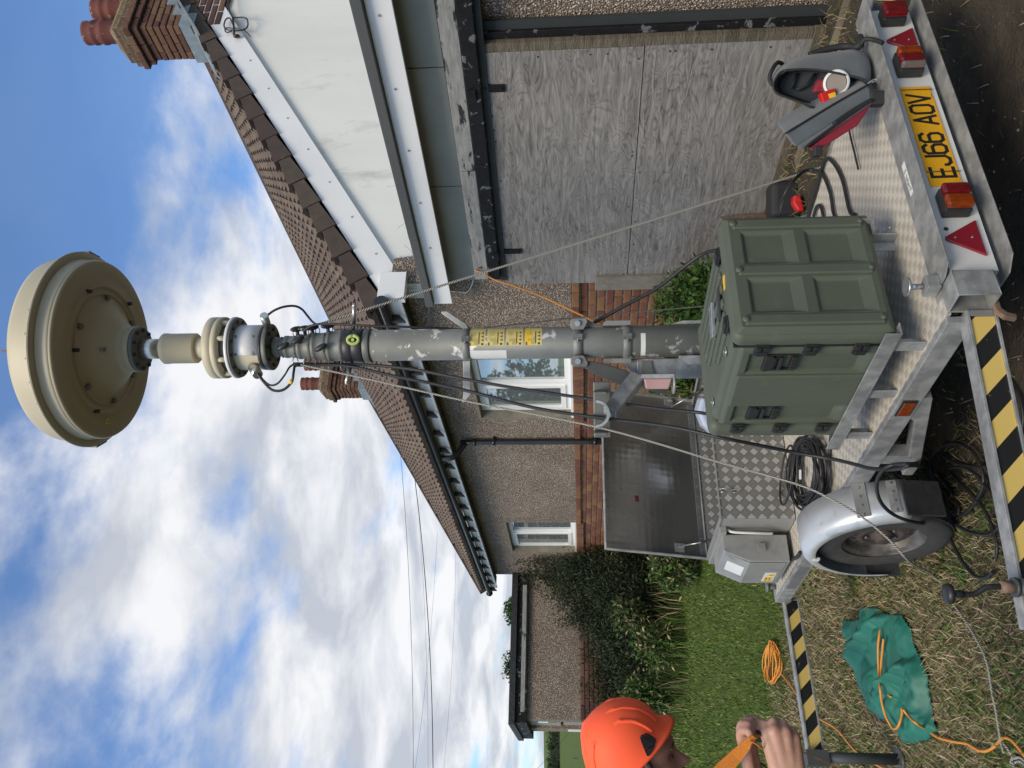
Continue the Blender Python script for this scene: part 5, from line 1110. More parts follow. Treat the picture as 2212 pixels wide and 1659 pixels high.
# ================================================================ loose things
mat('rope_orange', (.66, .27, .04), (.55, .21, .03), 120, rough=.7)
m, nt_, bs = _new('rope_white'); uvn = nt_.nodes.new('ShaderNodeUVMap'); sp = nt_.nodes.new('ShaderNodeSeparateXYZ'); nt_.links.new(uvn.outputs[0], sp.inputs[0])
f_ = nmath(nt_, 'SINE', nmath(nt_, 'ADD', nmath(nt_, 'MULTIPLY', sp.outputs[0], 420.), nmath(nt_, 'MULTIPLY', sp.outputs[1], 18.85)))
nt_.links.new(nramp(nt_, nmath(nt_, 'MULTIPLY_ADD', f_, .5, .5), [(.15, (.13, .12, .10)), (.6, (.56, .54, .48))]), bs.inputs['Base Color']); bs.inputs['Roughness'].default_value = .85
nbump(nt_, bs, f_, .8, .003)
mat('tarp_green', (.012, .15, .105), (.010, .115, .082), 3, rough=.55, bump=.2, bscale=300, dirt=(.03, .16, .12), dscale=6, dlo=.55)
mat('bag_grey', (.115, .135, .145), (.085, .10, .11), 9, rough=.85, bump=.5, bscale=400, sheen=.2)
mat('bag_inside', (.045, .052, .058), (.03, .035, .04), 9, rough=.9, bump=.4, bscale=60)
mat('bag_red', (.24, .015, .03), (.18, .012, .025), 9, rough=.7)
mat('bright_red', (.55, .02, .02), rough=.4)
mat('tape_core', (.22, .19, .16), rough=.6)
mat('bag_blue_white', (.42, .48, .60), (.35, .42, .55), 5, rough=.35)
mat('strap_black', (.018, .018, .02), rough=.7)
def tb(name, pts, r, m, label=None, cat=None, seg=8, res=8, parent=None, group=None, **k):
    o = MB().tube(pts, r, seg, res=res).build(name, m, parent, fix=False)
    if label: o['label'] = label; o['category'] = cat
    if group: o['group'] = group
    for a, b in k.items(): o[a] = b
    return o
def Z3(x, y): return ((3300+x/2.2117)/1.82278, (1650+y/2.2117)/1.82278)
def D7(x, y): return ((2900+x/1.8436)/1.82278, (y/1.8436)/1.82278)
def G3(x, y): return ((2200+x/1.2074)/1.82278, (2200+y/1.2074)/1.82278)
def A8(x, y): return ((2800+x/2.0738)/1.82278, (y/2.0738)/1.82278)
MY = MP.y
# cables hanging from the mast
tb('mast_cable', [ony(634, 786, MY-.03), ony(745, 787, MY-.03), ony(820, 790, MY-.05), ony(900, 799, MY-.08), ony(1000, 818, MY-.12), ony(1100, 836, MY-.15), ony(1248, 858, MY-.2), ony(1400, 880, MY-.27), ony(1500, 890, MY-.32), ony(1532, 893, MY-.37), ony(1560, 880, MY-.38)], .0078, 'cable_black',
   'black cable hanging from the mast and ending behind the green case', 'cable')
tb('mast_cable', [ony(638, 789, MY-.03), ony(745, 790, MY-.05), ony(850, 812, MY-.08), ony(1000, 842, MY-.12), ony(1150, 880, MY-.2), ony(1300, 903, MY-.28), ony(1450, 922, MY-.36), ony(1560, 946, MY-.45), ony(1640, 962, MY-.43), ony(1720, 978, MY-.42), tr(1800, 992, -.52), tr(1850, 1004, -.62), tr(1880, 1012, -.70)] +
   [tr(*Z3(450, 438), -.75), tr(*Z3(560, 425), -.78), tr(*Z3(640, 402), -.78)] + [on_ground(*Z3(*p), .016) for p in ((780, 430), (900, 510), (1000, 640), (1050, 780), (1040, 880))], .0080, 'cable_black',
   'long black cable dropping from the mast past the case to the ground by the wheel', 'cable')
tb('mast_cable', [ony(655, 716, MY-.04), ony(690, 700, MY-.06), ony(800, 704, MY-.08), ony(900, 707, MY-.06), ony(1010, 712, MY+.02), ony(1100, 718, MY+.1), ony(1300, 722, MY+.1)], .0065, 'cable_black', 'black cable running down the right side of the mast behind it', 'cable')
gl = lambda x, y, d=.13: ony(x, y, MY-d)
tb('antenna_cable', [gl(556, 806), gl(572, 828), gl(590, 843), gl(612, 842), gl(630, 825), gl(634, 806), gl(636, 792, .05)], .0068, 'cable_black', 'thick black antenna lead looping left of the white drum, taped yellow', 'cable')
MB().cyl(gl(627, 829), gl(631, 821), .0095, 10).build('yellow_tape', 'label_strong_yellow', bpy.data.objects['antenna_cable'])
tb('antenna_cable', [gl(554, 800), gl(568, 820), gl(584, 832), gl(600, 828), gl(615, 810), gl(624, 795), gl(632, 788, .05)], .005, 'cable_black', 'thin black antenna lead inside the loop left of the white drum', 'cable')
tb('antenna_cable', [gl(571, 687, .11), gl(590, 672, .11), gl(612, 663, .1), gl(636, 661, .08), gl(652, 668, .06), gl(664, 682, .04), gl(674, 694, .03), gl(684, 702, .03)], .006, 'cable_black', 'black antenna lead looping right of the white drum', 'cable')
# guy ropes
ga = ony(650, 788, MY-.08); gb_ = on_ground(2012, 1268, .01)
rp = [ga, ony(800, 820, 4.08), ony(1015, 868, 4.0), ony(1300, 925, 3.86), ony(1560, 1000, 3.74), ony(1722, 1046, 3.66), ony(1795, 1078, 3.60), ony(1862, 1117, 3.56), ony(1920, 1165, 3.53), ony(1966, 1214, 3.52)]
tb('guy_rope', rp+[on_ground(*G3(*p), .03) for p in ((1780, 80), (1850, 180), (1900, 250), (1960, 340), (2030, 480), (2060, 640), (2080, 740), (2100, 870), (2108, 900), (2115, 925))], .0046, 'rope_white',
   'white twisted guy rope from the mast past the mudguard to a knot on the grass', 'rope', res=14)
tb('guy_rope', [ony(650, 712, MY-.05), ony(700, 697, MY+.0)] + [ony(650, 712, MY-.05).lerp(HF.p(-2.35, -.75, .10), t) for t in (.2, .5, .8, 1)], .0062, 'rope_white', 'white guy rope running from the mast across the plywood doors to the right', 'rope', res=10)
tb('guy_rope', [ony(1044, 708, MY+.10), ony(1321, 679, MY+.45), ony(1525, 661, MY+.8), ony(1600, 653, MY+.95)], .0035, 'rope_white', 'thin pale rope running down behind the mast in front of the shrub', 'rope')
kp = [((2100, 865), (2125, 890), (2150, 930)), ((2070, 880), (2055, 905), (2075, 890)), ((2160, 940), (2150, 980), (2190, 1000)), ((2165, 950), (2190, 945), (2215, 960)), ((2170, 970), (2195, 965), (2220, 985)), ((2155, 965), (2180, 1010), (2215, 1020))]
kb = MB()
for p in kp: kb.tube([on_ground(*G3(*q), .02) for q in p], .0055, 7)
kb.build('rope_ends', 'rope_white', None, kind='stuff', label='frayed white rope ends bunched on the grass', category='rope')
tb('orange_rope', [hb(1027, 584, -.14), hb(1048, 592, -.17), hb(1070, 605, -.25), hb(1150, 632, -.9), hb(1250, 678, -1.5), ony(1305, 706, MY+.15)], .006, 'rope_orange', 'orange rope running from the garage fascia corner down to the mast hinge', 'rope')
tb('power_cable', [ony(1283, 697, MY+.03), ony(1350, 660, MY+.0), ony(1420, 622, MY-.03), ony(1480, 575, MY-.08), ony(1520, 548, MY-.14), ony(1552, 541, MY-.25), ony(1575, 545, MY-.3)], .0092, 'cable_black', 'thick black cable curving from the mast hinge over the plywood door to the case', 'cable')
# cables on the deck
dk = lambda p, z=.565: onz(*D7(*p), z)
tb('deck_cable', [dk((860, 1560)), dk((820, 1525)), dk((770, 1310)), dk((710, 1190)), dk((650, 1152)), dk((612, 1250)), dk((570, 1400)), dk((530, 1530)), dk((510, 1600))], .0085, 'cable_black', 'outer of two black cable loops on the deck right of the case', 'cable')
tb('deck_cable', [dk((720, 1600)), dk((700, 1525)), dk((680, 1400)), dk((625, 1265)), dk((565, 1236)), dk((480, 1250), .62), dk((385, 1350), .70), dk((325, 1470), .72), dk((312, 1560), .62)], .0085, 'cable_black', 'inner black cable loop reaching over the deck edge towards the tool bag', 'cable')
tb('deck_cable', [dk((630, 1570)), dk((618, 1515)), dk((598, 1490)), dk((575, 1515)), dk((560, 1570))], .0085, 'cable_black', 'small black cable loop peeping out behind the case', 'cable')
tb('webbing_strap', [dk((815, 930)), dk((832, 1010)), dk((852, 1090)), dk((868, 1160)), dk((884, 1228))], .0045, 'strap_black', 'thin black strap tail lying on the chequer plate left of the rucksack', 'strap')
# coil on the deck behind the mudguard
cb_ = MB(); c0 = onz(1752, 1022, .565); ea = (onz(1752, 1105, .565)-onz(1752, 940, .565)); eb = (onz(1796, 1022, .565)-onz(1708, 1022, .565))
P = []
for k in range(17*14):
    t = 2*math.pi*k/14; n_ = k/14; ra, rb2 = .40+.08*math.sin(n_*1.7), .27+.15*((n_*.37) % 1)
    P.append(c0+ea*(ra*math.cos(t)+.03*math.sin(n_*2.1))+eb*(rb2*math.sin(t)+.10*math.sin(n_*.9))+Vector((0, 0, .005+.0032*n_*(1 if n_ < 9 else .8)+.004*math.sin(t*3+n_))))
cb_.tube(P, .0060, 6, res=2); cb_.build('cable_coil', 'cable_black', None, label='coil of black cable lying on the deck behind the mudguard', category='cable coil', fix=False)
P = [c0+ea*(.05+.42*math.cos(t)-.02)+eb*(-.42+.17*math.sin(t))+Vector((0, 0, .045+.02*math.cos(t))) for t in [2*math.pi*k/16 for k in range(17)]]
tb('cable_loop', P, .0060, 'cable_black', 'loose black cable loop slipping off the coil on the deck', 'cable', res=4, seg=6)
MB().box(Fr(c0+ea*.02+eb*-.12+Vector((0, 0, .03)), ea.normalized(), eb.normalized()), -.025, .025, -.02, .02, 0, .002).build('paper_tag', 'paper_white', bpy.data.objects['cable_coil'])
tb('deck_cable', [onz(1799, 905, .562), onz(1795, 937, .562), onz(1789, 1010, .562), onz(1780, 1058, .562), onz(1772, 1090, .562)], .0075, 'cable_black', 'straight black cable on the deck between the case rail and the coil', 'cable')
# cable on the ground by the wheel
gp = lambda p, z=.036: on_ground(*Z3(*p), z)
fr_ = lambda p: tr(*Z3(*p), -.745)
tb('ground_cable', [gp((700, 380), .03), fr_((650, 390)), fr_((480, 400)), fr_((385, 450)), fr_((335, 570)), fr_((370, 720)), fr_((480, 830)), fr_((650, 895)), gp((820, 910), .10), gp((1000, 880)), gp((1150, 780)), gp((1250, 620)), gp((1260, 480)), gp((1200, 320)), gp((1100, 230)), gp((1000, 210)), gp((900, 240)), gp((830, 310)), gp((800, 430)), gp((820, 560)), gp((880, 720)), gp((1000, 890)), gp((1150, 985)), gp((1330, 1000)), gp((1420, 900)), gp((1420, 800)), gp((1370, 680)), gp((1290, 590)), gp((1200, 480)), gp((1080, 420)), gp((970, 430))], .0078, 'cable_black',
   'black cable in big loops beside the wheel, one loop leaning on the mudguard', 'cable')
tb('ground_cable', [gp(p) for p in ((880, 300), (890, 320), (960, 440), (1050, 540), (1180, 670), (1290, 820), (1360, 1000), (1385, 1120), (1375, 1215))], .0075, 'cable_black', 'black cable end lying straight across the loops towards the jack', 'cable')
tb('ground_cable', [gp(p) for p in ((895, 600), (905, 820), (940, 960), (1020, 1130), (1110, 1280), (1200, 1370), (1290, 1380), (1350, 1330))], .0085, 'cable_black', 'black cable curving away from the wheel to a hooked end in the dry grass', 'cable')
tb('ground_cable', [gp(p) for p in ((900, 310), (930, 332), (1050, 390), (1200, 415), (1330, 405), (1500, 380))], .007, 'cable_black', 'black cable passing under the striped outrigger beam', 'cable')
E3 = lambda x, y: ((2900+x/1.3825)/1.82278, (1200+y/1.3825)/1.82278)
tb('ground_cable', [on_ground(*E3(*p), .022) for p in ((1330, 340), (1400, 350), (1470, 400), (1530, 480), (1560, 600), (1550, 700), (1525, 790))], .0068, 'cable_black', 'black cable bowed across the dark ground beyond the striped outrigger', 'cable')

# tarpaulin
poly = [on_ground(*G3(*p)) for p in ((1362, 278), (1400, 292), (1438, 285), (1440, 235), (1480, 226), (1530, 230), (1570, 258), (1640, 262), (1690, 330), (1700, 400), (1722, 450), (1760, 520), (1772, 560), (1780, 640), (1790, 720), (1806, 780), (1818, 822), (1790, 840), (1770, 870), (1700, 882), (1650, 875), (1618, 830), (1600, 790), (1560, 768), (1540, 762), (1480, 710), (1440, 620), (1425, 580), (1405, 500), (1388, 420), (1372, 340))]
def inside(x, y):
    c_ = False; n = len(poly)
    for i in range(n):
        a, b = poly[i], poly[(i+1) % n]
        if (a.y > y) != (b.y > y) and x < (b.x-a.x)*(y-a.y)/(b.y-a.y)+a.x: c_ = not c_
    return c_
def edist(x, y):
    p = Vector((x, y)); d = 9.
    for i in range(len(poly)):
        a, b = poly[i].to_2d(), poly[(i+1) % len(poly)].to_2d(); t = max(0, min(1, (p-a).dot(b-a)/(b-a).length_squared)); d = min(d, (p-a-(b-a)*t).length)
    return d
def fold(x, y):                              # crumpled cloth: flat-topped facets with narrow creases, a few long ridges
    h = 0
    for (f, st_, an, am, k) in ((3.0, .55, .75, .075, 0), (7.0, .5, 2.0, .035, 7), (13, .7, .3, .014, 3)):
        u, v = x*math.cos(an)-y*math.sin(an), x*math.sin(an)+y*math.cos(an)
        w_ = mnoise.noise(Vector((u*3, v*3, k+20)))*.25
        d = mnoise.voronoi(Vector((u*f*st_+w_, v*f+w_, k)))[0]; h += am*(min(1, (d[1]-d[0])*1.5)-.35)
    n = abs(mnoise.noise(Vector((x*2.2+y*1.6, (y-x)*.5, 31)))); return h+.07*max(0, 1-n*6)
xs0, xs1 = min(p.x for p in poly), max(p.x for p in poly); ys0, ys1 = min(p.y for p in poly), max(p.y for p in poly); stp = .0095
nx, ny = int((xs1-xs0)/stp)+2, int((ys1-ys0)/stp)+2; idx = {}; tv = []
for i in range(nx):
    for j in range(ny):
        x, y = xs0+i*stp, ys0+j*stp
        if inside(x, y): 
            e = edist(x, y); s_ = sstep(e/.06); idx[i, j] = len(tv); tv.append(Vector((x+.012*mnoise.noise(Vector((x*9, y*9, 5))), y, gz(x, y)+.012+max(0, .02+fold(x, y))*s_*(.8+.5*sstep(e/.2)))))
tmb = MB(); tmb.v = tv
for (i, j), a in idx.items():
    q = [a, idx.get((i+1, j)), idx.get((i+1, j+1)), idx.get((i, j+1))]
    if None not in q: tmb.f.append(q); tmb.uv.append([(0, 0)]*4); tmb.mi.append(0); tmb.sm.append(True)
tp_ = tmb.build('tarpaulin', 'tarp_green', None, fix=False, label='crumpled green tarpaulin sheet lying on the dry grass', category='tarpaulin')
sol = tp_.modifiers.new('thickness', 'SOLIDIFY'); sol.thickness = .004; sol.offset = 1
def tz(x, y, dz=.024):
    p = on_ground(x, y)
    for _ in range(4):
        h = gz(p.x, p.y)+((.03+max(0, .02+fold(p.x, p.y))*1.1) if inside(p.x, p.y) else 0); p = onz(x, y, h+dz)
    return p
tb('orange_rope', [tz(*G3(*p)) for p in ((1528, 340), (1522, 380), (1518, 450), (1522, 540), (1528, 620), (1540, 700), (1562, 765), (1592, 808), (1615, 795), (1632, 740), (1630, 712))], .0065, 'rope_orange', 'orange rope looped over the green tarpaulin', 'rope')
tb('orange_rope', [tz(*G3(*p)) for p in ((1544, 380), (1538, 450), (1532, 520), (1534, 590), (1550, 625), (1578, 658))], .0065, 'rope_orange', 'shorter orange rope strand crossing the loop on the tarpaulin', 'rope')
tb('orange_rope', [tz(*G3(*p)) for p in ((1638, 718), (1665, 750), (1700, 782), (1750, 812), (1800, 848), (1870, 868), (1940, 880), (1975, 900), (2005, 914), (2040, 912), (2075, 890), (2100, 862), (2125, 852), (2150, 862), (2170, 880), (2215, 935), (2260, 990))], .0068, 'rope_orange', 'orange rope leaving the tarpaulin towards the white knot at the picture edge', 'rope')
tb('orange_rope', [on_ground(*G3(*p), .032) for p in ((1060, 548), (1100, 600), (1150, 672), (1172, 700), (1210, 742), (1250, 768), (1300, 795), (1345, 835), (1380, 880), (1420, 922), (1460, 955), (1510, 980), (1560, 1005))], .006, 'rope_orange', 'orange rope passing under the front striped outrigger along the dry grass', 'rope')
oc = MB(); c0 = on_ground(*G3(1022, 492), .03); ea = on_ground(*G3(1022, 600), .03)-on_ground(*G3(1022, 385), .03); eb = on_ground(*G3(1060, 492), .03)-on_ground(*G3(986, 492), .03)
P = []
for k in range(9*14):
    t = 2*math.pi*k/14; n_ = k/14; P.append(c0+ea*(.44*math.cos(t)+.04*math.sin(n_*2.3))+eb*((.16+.33*((n_*.41) % 1))*math.sin(t)*(1+.25*math.cos(t))+.05*math.sin(n_))+Vector((0, 0, .004*n_+.01*math.sin(t*2+n_))))
oc.tube(P, .0055, 6, res=2); oc.build('rope_coil', 'rope_orange', None, fix=False, label='coil of orange rope lying on the green lawn', category='rope coil')

# ---------------------------------------------------------------- rucksack, open clamshell, on the deck
BY = 3.42
bag = thing('rucksack', 'grey and red rucksack standing open on the trailer deck, front panel folded down', 'rucksack', TF.p(.68, .08, DZ+.007))
def bp(x, y, d=0): return ony(*A8(x, y), BY+d)
rimf = [(590, 578), (740, 566), (870, 574), (1000, 592), (1140, 622), (1235, 648), (1285, 690), (1200, 790), (1060, 850), (880, 893), (720, 832), (600, 790), (530, 758), (508, 705), (528, 640)]
outer = [(560, 540), (650, 500), (750, 468), (900, 446), (1040, 440), (1170, 402), (1330, 440), (1395, 640), (1330, 780), (1150, 850), (905, 880), (700, 810), (560, 770), (480, 700), (500, 610)]
n = len(rimf); b = MB()
rings = [[bp(*p, .0) for p in rimf], [bp(rimf[k][0]*.5+outer[k][0]*.5, rimf[k][1]*.45+outer[k][1]*.55, .03) for k in range(n)], [bp(*outer[k], .07) for k in range(n)], [bp(outer[k][0]*.985+15, outer[k][1]-22, .15) for k in range(n)], [bp(outer[k][0]*.93+65, outer[k][1]*.9+45, .20) for k in range(n)]]
base_z = DZ+.012
for R_ in rings:
    for p in R_: p.z = max(p.z, base_z)
i0 = 0
for R_ in rings: b.v += R_
for j in range(len(rings)-1):
    for k in range(n): l = (k+1) % n; b.f.append([j*n+k, j*n+l, (j+1)*n+l, (j+1)*n+k]); b.uv.append([(0, 0)]*4); b.mi.append(0); b.sm.append(True)
b.f.append([(len(rings)-1)*n+k for k in range(n)]); b.uv.append([(0, 0)]*n); b.mi.append(0); b.sm.append(False)
b.build('main_compartment', 'bag_grey', bag, subd=1)
ins = MB(); r0 = [p+Fw*.004 for p in rings[0]]; r1 = [bp(rimf[k][0]*.86+125, rimf[k][1]*.86+95, .07) for k in range(n)]
for p in r1: p.z = max(p.z, base_z+.01)
ins.v = r0+r1
for k in range(n): l = (k+1) % n; ins.f.append([k, n+k, n+l, l]); ins.uv.append([(0, 0)]*4); ins.mi.append(0); ins.sm.append(True)
ins.f.append([n+k for k in range(n)]); ins.uv.append([(0, 0)]*n); ins.mi.append(0); ins.sm.append(False)
ins.build('lining', 'bag_inside', bag, fix=False)
MB().tube(rings[0]+[rings[0][0], rings[0][1]], .0045, 8, res=4).build('zip_edge', 'strap_black', bag)
MB().tube([bp(580, 520, .10), bp(540, 512, .07), bp(498, 570, .05), bp(478, 640, .05), bp(500, 690, .05), bp(528, 680, .07)], .0085, 8).build('grab_handle', 'strap_black', bag)
MB().tube([bp(800, 450, .17), bp(950, 402, .17), bp(1100, 378, .16), bp(1200, 380, .12), bp(1225, 330, .12), bp(1215, 300, .14)], .014, 8).build('shoulder_strap', 'strap_black', bag)
MB().tube([bp(1225, 360, .05), bp(1260, 320, .04), bp(1330, 325, .02), bp(1400, 350, -.02)], .009, 8).build('side_buckle_strap', 'strap_black', bag)
MB().tube([bp(700, 600, .055), bp(650, 720, .05), bp(700, 735, .05), bp(780, 700, .05), bp(850, 600, .055)], .006, 6, smooth=False).build('inner_strap', 'strap_black', bag)
# folded front panel: long padded box with zip, grey side and red face
def slabq(name, P, dv, m_, bev=.008):
    q = MB(); a = [Vector(p) for p in P]; c_ = [p+dv for p in a]; q.v = a+c_
    for f in ((0, 1, 2, 3), (7, 6, 5, 4), (0, 4, 5, 1), (1, 5, 6, 2), (2, 6, 7, 3), (3, 7, 4, 0)): q.f.append(list(f)); q.uv.append([(0, 0)]*4); q.mi.append(0); q.sm.append(False)
    return q.build(name, m_, bag, bevel=bev, bseg=3)
dv = Vector((.10, .16, .0))
slabq('front_panel', [bp(1285, 690, -.03), bp(604, 1092, -.10), bp(690, 1212, -.10), bp(1330, 800, -.03)], dv, 'bag_grey', .012)
slabq('front_pocket', [bp(1330, 796, -.035), bp(700, 1205, -.105), bp(770, 1222, -.105), bp(1340, 835, -.035)], dv*.9, 'bag_grey', .008)
slabq('red_face', [bp(1325, 838, -.037), bp(800, 1215, -.107), bp(850, 1250, -.107), bp(1200, 1030, -.07)], dv*.85, 'bag_red', .008)
MB().tube([bp(1285, 688, -.034), bp(1000, 850, -.06), bp(604, 1090, -.105)], .004, 6).build('zip_edge', 'strap_black', bag)
MB().tube([bp(1320, 815, -.045), bp(1180, 900, -.06), bp(960, 1060, -.085), bp(800, 1180, -.11), bp(760, 1215, -.11)], .0055, 6).build('zip_edge', 'strap_black', bag)
MB().tube([bp(1300, 820, -.043), bp(1150, 905, -.06), bp(1000, 1010, -.08)], .008, 6).build('pocket_piping', 'strap_black', bag)
MB().box(Fr(bp(852, 1240, -.10), RV, Fw), -.02, .02, -.02, .02, -.02, .012).build('rubber_corner', 'strap_black', bag, bevel=.006)
MB().box(Fr(bp(1350, 800, -.02), RV, Fw), -.03, .025, -.02, .03, -.03, .03).build('side_buckle', 'strap_black', bag, bevel=.008)
MB().tube([bp(1275, 688, -.03), bp(1310, 660, -.035), bp(1345, 645, -.035), bp(1345, 660, -.035), bp(1312, 672, -.035)], .0025, 6).build('zip_pull', 'steel_bright', bag)
# contents
cf_ = bp(1010, 690, .035)
tr_ = thing('tape_roll', 'white-rimmed brown tape roll inside the open rucksack', 'tape', cf_)
MB().lathe(cf_+Vector((0, -.02, 0)), [(.040, 0), (.050, 0), (.050, .05), (.040, .05)], 28, Vector((.25, .75, -.25)), cap=False).build('rim', 'paper_white', tr_); MB().lathe(cf_+Vector((0, -.015, 0)), [(.039, 0), (.0, .002)], 28, Vector((.25, .75, -.25)), cap=False).build('core', 'tape_core', tr_)
q = Fr(bp(950, 790, .02), (RV*.9+UV*.3).normalized(), Fw, (UV*.9-RV*.3).normalized()); rb3 = MB().box(q, -.026, .022, -.012, .02, -.032, .028).build('red_box', 'bright_red', None, bevel=.004, label='small bright red box with a yellow patch in the rucksack', category='box')
MB().box(q, -.012, .006, -.0135, -.0125, -.028, .0).build('yellow_patch', 'label_strong_yellow', rb3)
MB().box(Fr(bp(905, 700, .05), (RV*.8-UV*.3).normalized(), Fw), -.03, .03, -.01, .015, -.04, .03).build('red_pouch', 'bag_red', None, bevel=.012, label='dark red pouch at the back of the open rucksack', category='pouch')

# tool bag behind the deck, contents of the storage box
tbp = HF.p(-1.62, -.47, .30); BF = Fr(tbp, RV, Vector((0, 1, 0)))
MB().box(BF, -.12, .12, -.10, .10, 0, .20).build('tool_bag', 'strap_black', None, bevel=.04, bseg=3, label='black tool bag with a red tool behind the trailer by the plywood door', category='bag')
MB().prism(Fr(ony(1728, 440, tbp.y-.16), RV, Fw), [(-.05, -.02), (.05, .005), (.05, .045), (.0, .05), (-.05, .02)], -.03, .03).build('red_tool', 'bright_red', None, bevel=.01, label='bright red plastic tool lying on the black tool bag', category='tool')
q = ts(1530, 905, 2.42); Q = Fr(q, RV, Fw)
MB().prism(Q, [(-.09, -.06), (.10, -.06), (.14, .05), (.05, .075), (-.04, .04), (-.10, -.02)], -.05, .08).build('plastic_bag', 'bag_blue_white', None, bevel=.02, bseg=3, label='pale blue plastic bag sticking out of the open storage box', category='bag')
MB().prism(Fr(HF.p(-1.05, -.13, 0), HF.ex, HF.ey), [(-.03, .36), (.012, .36), (.02, .5), (.005, .66), (-.01, .70), (-.02, .5)], -.01, .004).build('rusty_strip', 'rust', None, label='torn rusty brown strip at the foot of the plywood door', category='scrap metal')

# timbers along the garage, plank against the brickwork
for k, (a0, a1, b0, b1, z0, z1, lab) in enumerate(((-6.0, -1.75, -.36, -.24, .05, .335, 'upper weathered sleeper against the garage foot, right part'), (-1.73, 1.2, -.37, -.25, .03, .31, 'upper weathered sleeper below the plywood doors, left part'), (-6.0, -2.2, -.60, -.48, .0, .20, 'lower grey sleeper beside the grass strip behind the number plate'), (-2.18, .6, -.58, -.46, -.02, .17, 'lower grey sleeper behind the case, left part'))):
    MB().box(HF.at(0, 0, 0), a0, a1, b0, b1, z0, z1).build('timber_sleeper', 'old_timber', None, bevel=.012, group='old timber sleepers edging the garage', label=lab, category='timber')
MB().box(Fr(HF.p(-.24, -.13, 0), HF.ex, (HF.ey*.985-HF.ez*.0)), -.09, .09, 0, .03, .35, 1.60).build('leaning_plank', 'concrete', None, bevel=.004, label='pale weathered plank standing against the brickwork beside the doors', category='plank')

# overhead wires
wy = 32.
for (p, q, sag, r_, lab) in (((862, 940), (893, 1700), .15, .008, 'thin upper overhead wire above the far roof end'), ((890, 985), (936, 1700), .2, .015, 'thick black overhead wire crossing the sky left of the roof'), ((905, 1120), (925, 1700), .1, .004, 'faint overhead wire below the thick one'), ((945, 1150), (892, 1700), .1, .004, 'faint overhead wire rising to the left edge'), ((985, 1180), (955, 1700), .1, .0035, 'lowest faint overhead wire close to the roof end'), ((1120, 1700), (1250, 1555), .1, .006, 'slack wire dropping behind the outbuilding at the left edge')):
    a, b = ony(*p, wy), ony(*q, wy-4); tb('overhead_wire', [a.lerp(b, t)-Vector((0, 0, sag*4*t*(1-t))) for t in (0, .25, .5, .75, 1)], r_, 'cable_black', lab, 'wire', group='overhead wires', seg=5)
# ================================================================ ground
xs_ = sorted(set([round(v, 3) for v in np.concatenate([np.arange(-9, 9.01, .15), np.arange(-40, -9, 2.), np.arange(9, 40, 2.), [-1500, -800, -400, -200, -120, -80, -60, 60, 80, 120, 200, 400, 800, 1500]])]))
ys_ = sorted(set([round(v, 3) for v in np.concatenate([np.arange(-3, 18.01, .15), np.arange(18, 60, 2.), [-600, -200, -60, -20, -8, 60, 70, 80, 90, 100, 110, 120, 140, 170, 250, 400, 800, 1500]])]))
V = [(x, y, gz(x, y)) for y in ys_ for x in xs_]; nx = len(xs_)
Fc = [(j*nx+i, j*nx+i+1, (j+1)*nx+i+1, (j+1)*nx+i) for j in range(len(ys_)-1) for i in range(nx-1)]
def zone(x, y):                                # lawn, dark soil
    n = mnoise.noise(Vector((x*.9, y*.9, 3)))*.7+mnoise.noise(Vector((x*2.7, y*2.7, 8)))*.35
    lawn = sstep((y+.25*x-6.35+n*.5)/.9) if x < 3 else 0
    soil = sstep((x*1.0-y*.30+2.30+n*.7)/.7)*(1-lawn)
    return lawn, soil
m, nt_, bs = _new('ground')
at_ = nt_.nodes.new('ShaderNodeAttribute'); at_.attribute_name = 'zone'; sp = nt_.nodes.new('ShaderNodeSeparateColor'); nt_.links.new(at_.outputs['Color'], sp.inputs[0])
g1 = nnoise(nt_, 9, 8, .7); g2 = nnoise(nt_, 45, 5, .7); g3 = nnoise(nt_, 1.6, 5, .6)
dry = nmix(nt_, nramp(nt_, g1, [(.4, 0.), (.62, 1.)]), (.115, .090, .055), (.055, .062, .026)); dry = nmix(nt_, nramp(nt_, g2, [(.35, 0.), (.7, .8)]), dry, (.19, .155, .095))
lawn = nmix(nt_, nramp(nt_, g1, [(.35, 0.), (.65, 1.)]), (.065, .105, .020), (.095, .135, .033)); lawn = nmix(nt_, nramp(nt_, g3, [(.55, 0.), (.8, .5)]), lawn, (.10, .11, .035))
soil = nmix(nt_, nramp(nt_, g1, [(.35, 0.), (.7, 1.)]), (.095, .078, .058), (.050, .043, .034)); soil = nmix(nt_, nramp(nt_, g2, [(.60, 0.), (.68, .8)]), soil, (.15, .135, .11))
c = nmix(nt_, sp.outputs[0], dry, lawn); c = nmix(nt_, sp.outputs[1], c, soil); nt_.links.new(c, bs.inputs['Base Color']); bs.inputs['Roughness'].default_value = .95; bs.inputs['Specular IOR Level'].default_value = .2
nbump(nt_, bs, nmath(nt_, 'ADD', g1, g2), 1.0, .03)
gr = npmesh('ground', V, Fc, ['ground'], kind='structure')
ca = gr.data.color_attributes.new('zone', 'FLOAT_COLOR', 'POINT')
cd_ = []
for (x, y, z) in V: l, s_ = zone(x, y); cd_ += [l if y < 30 else 1, s_ if -12 < x < 12 and y < 12 else 0, 0, 1]
ca.data.foreach_set('color', cd_)

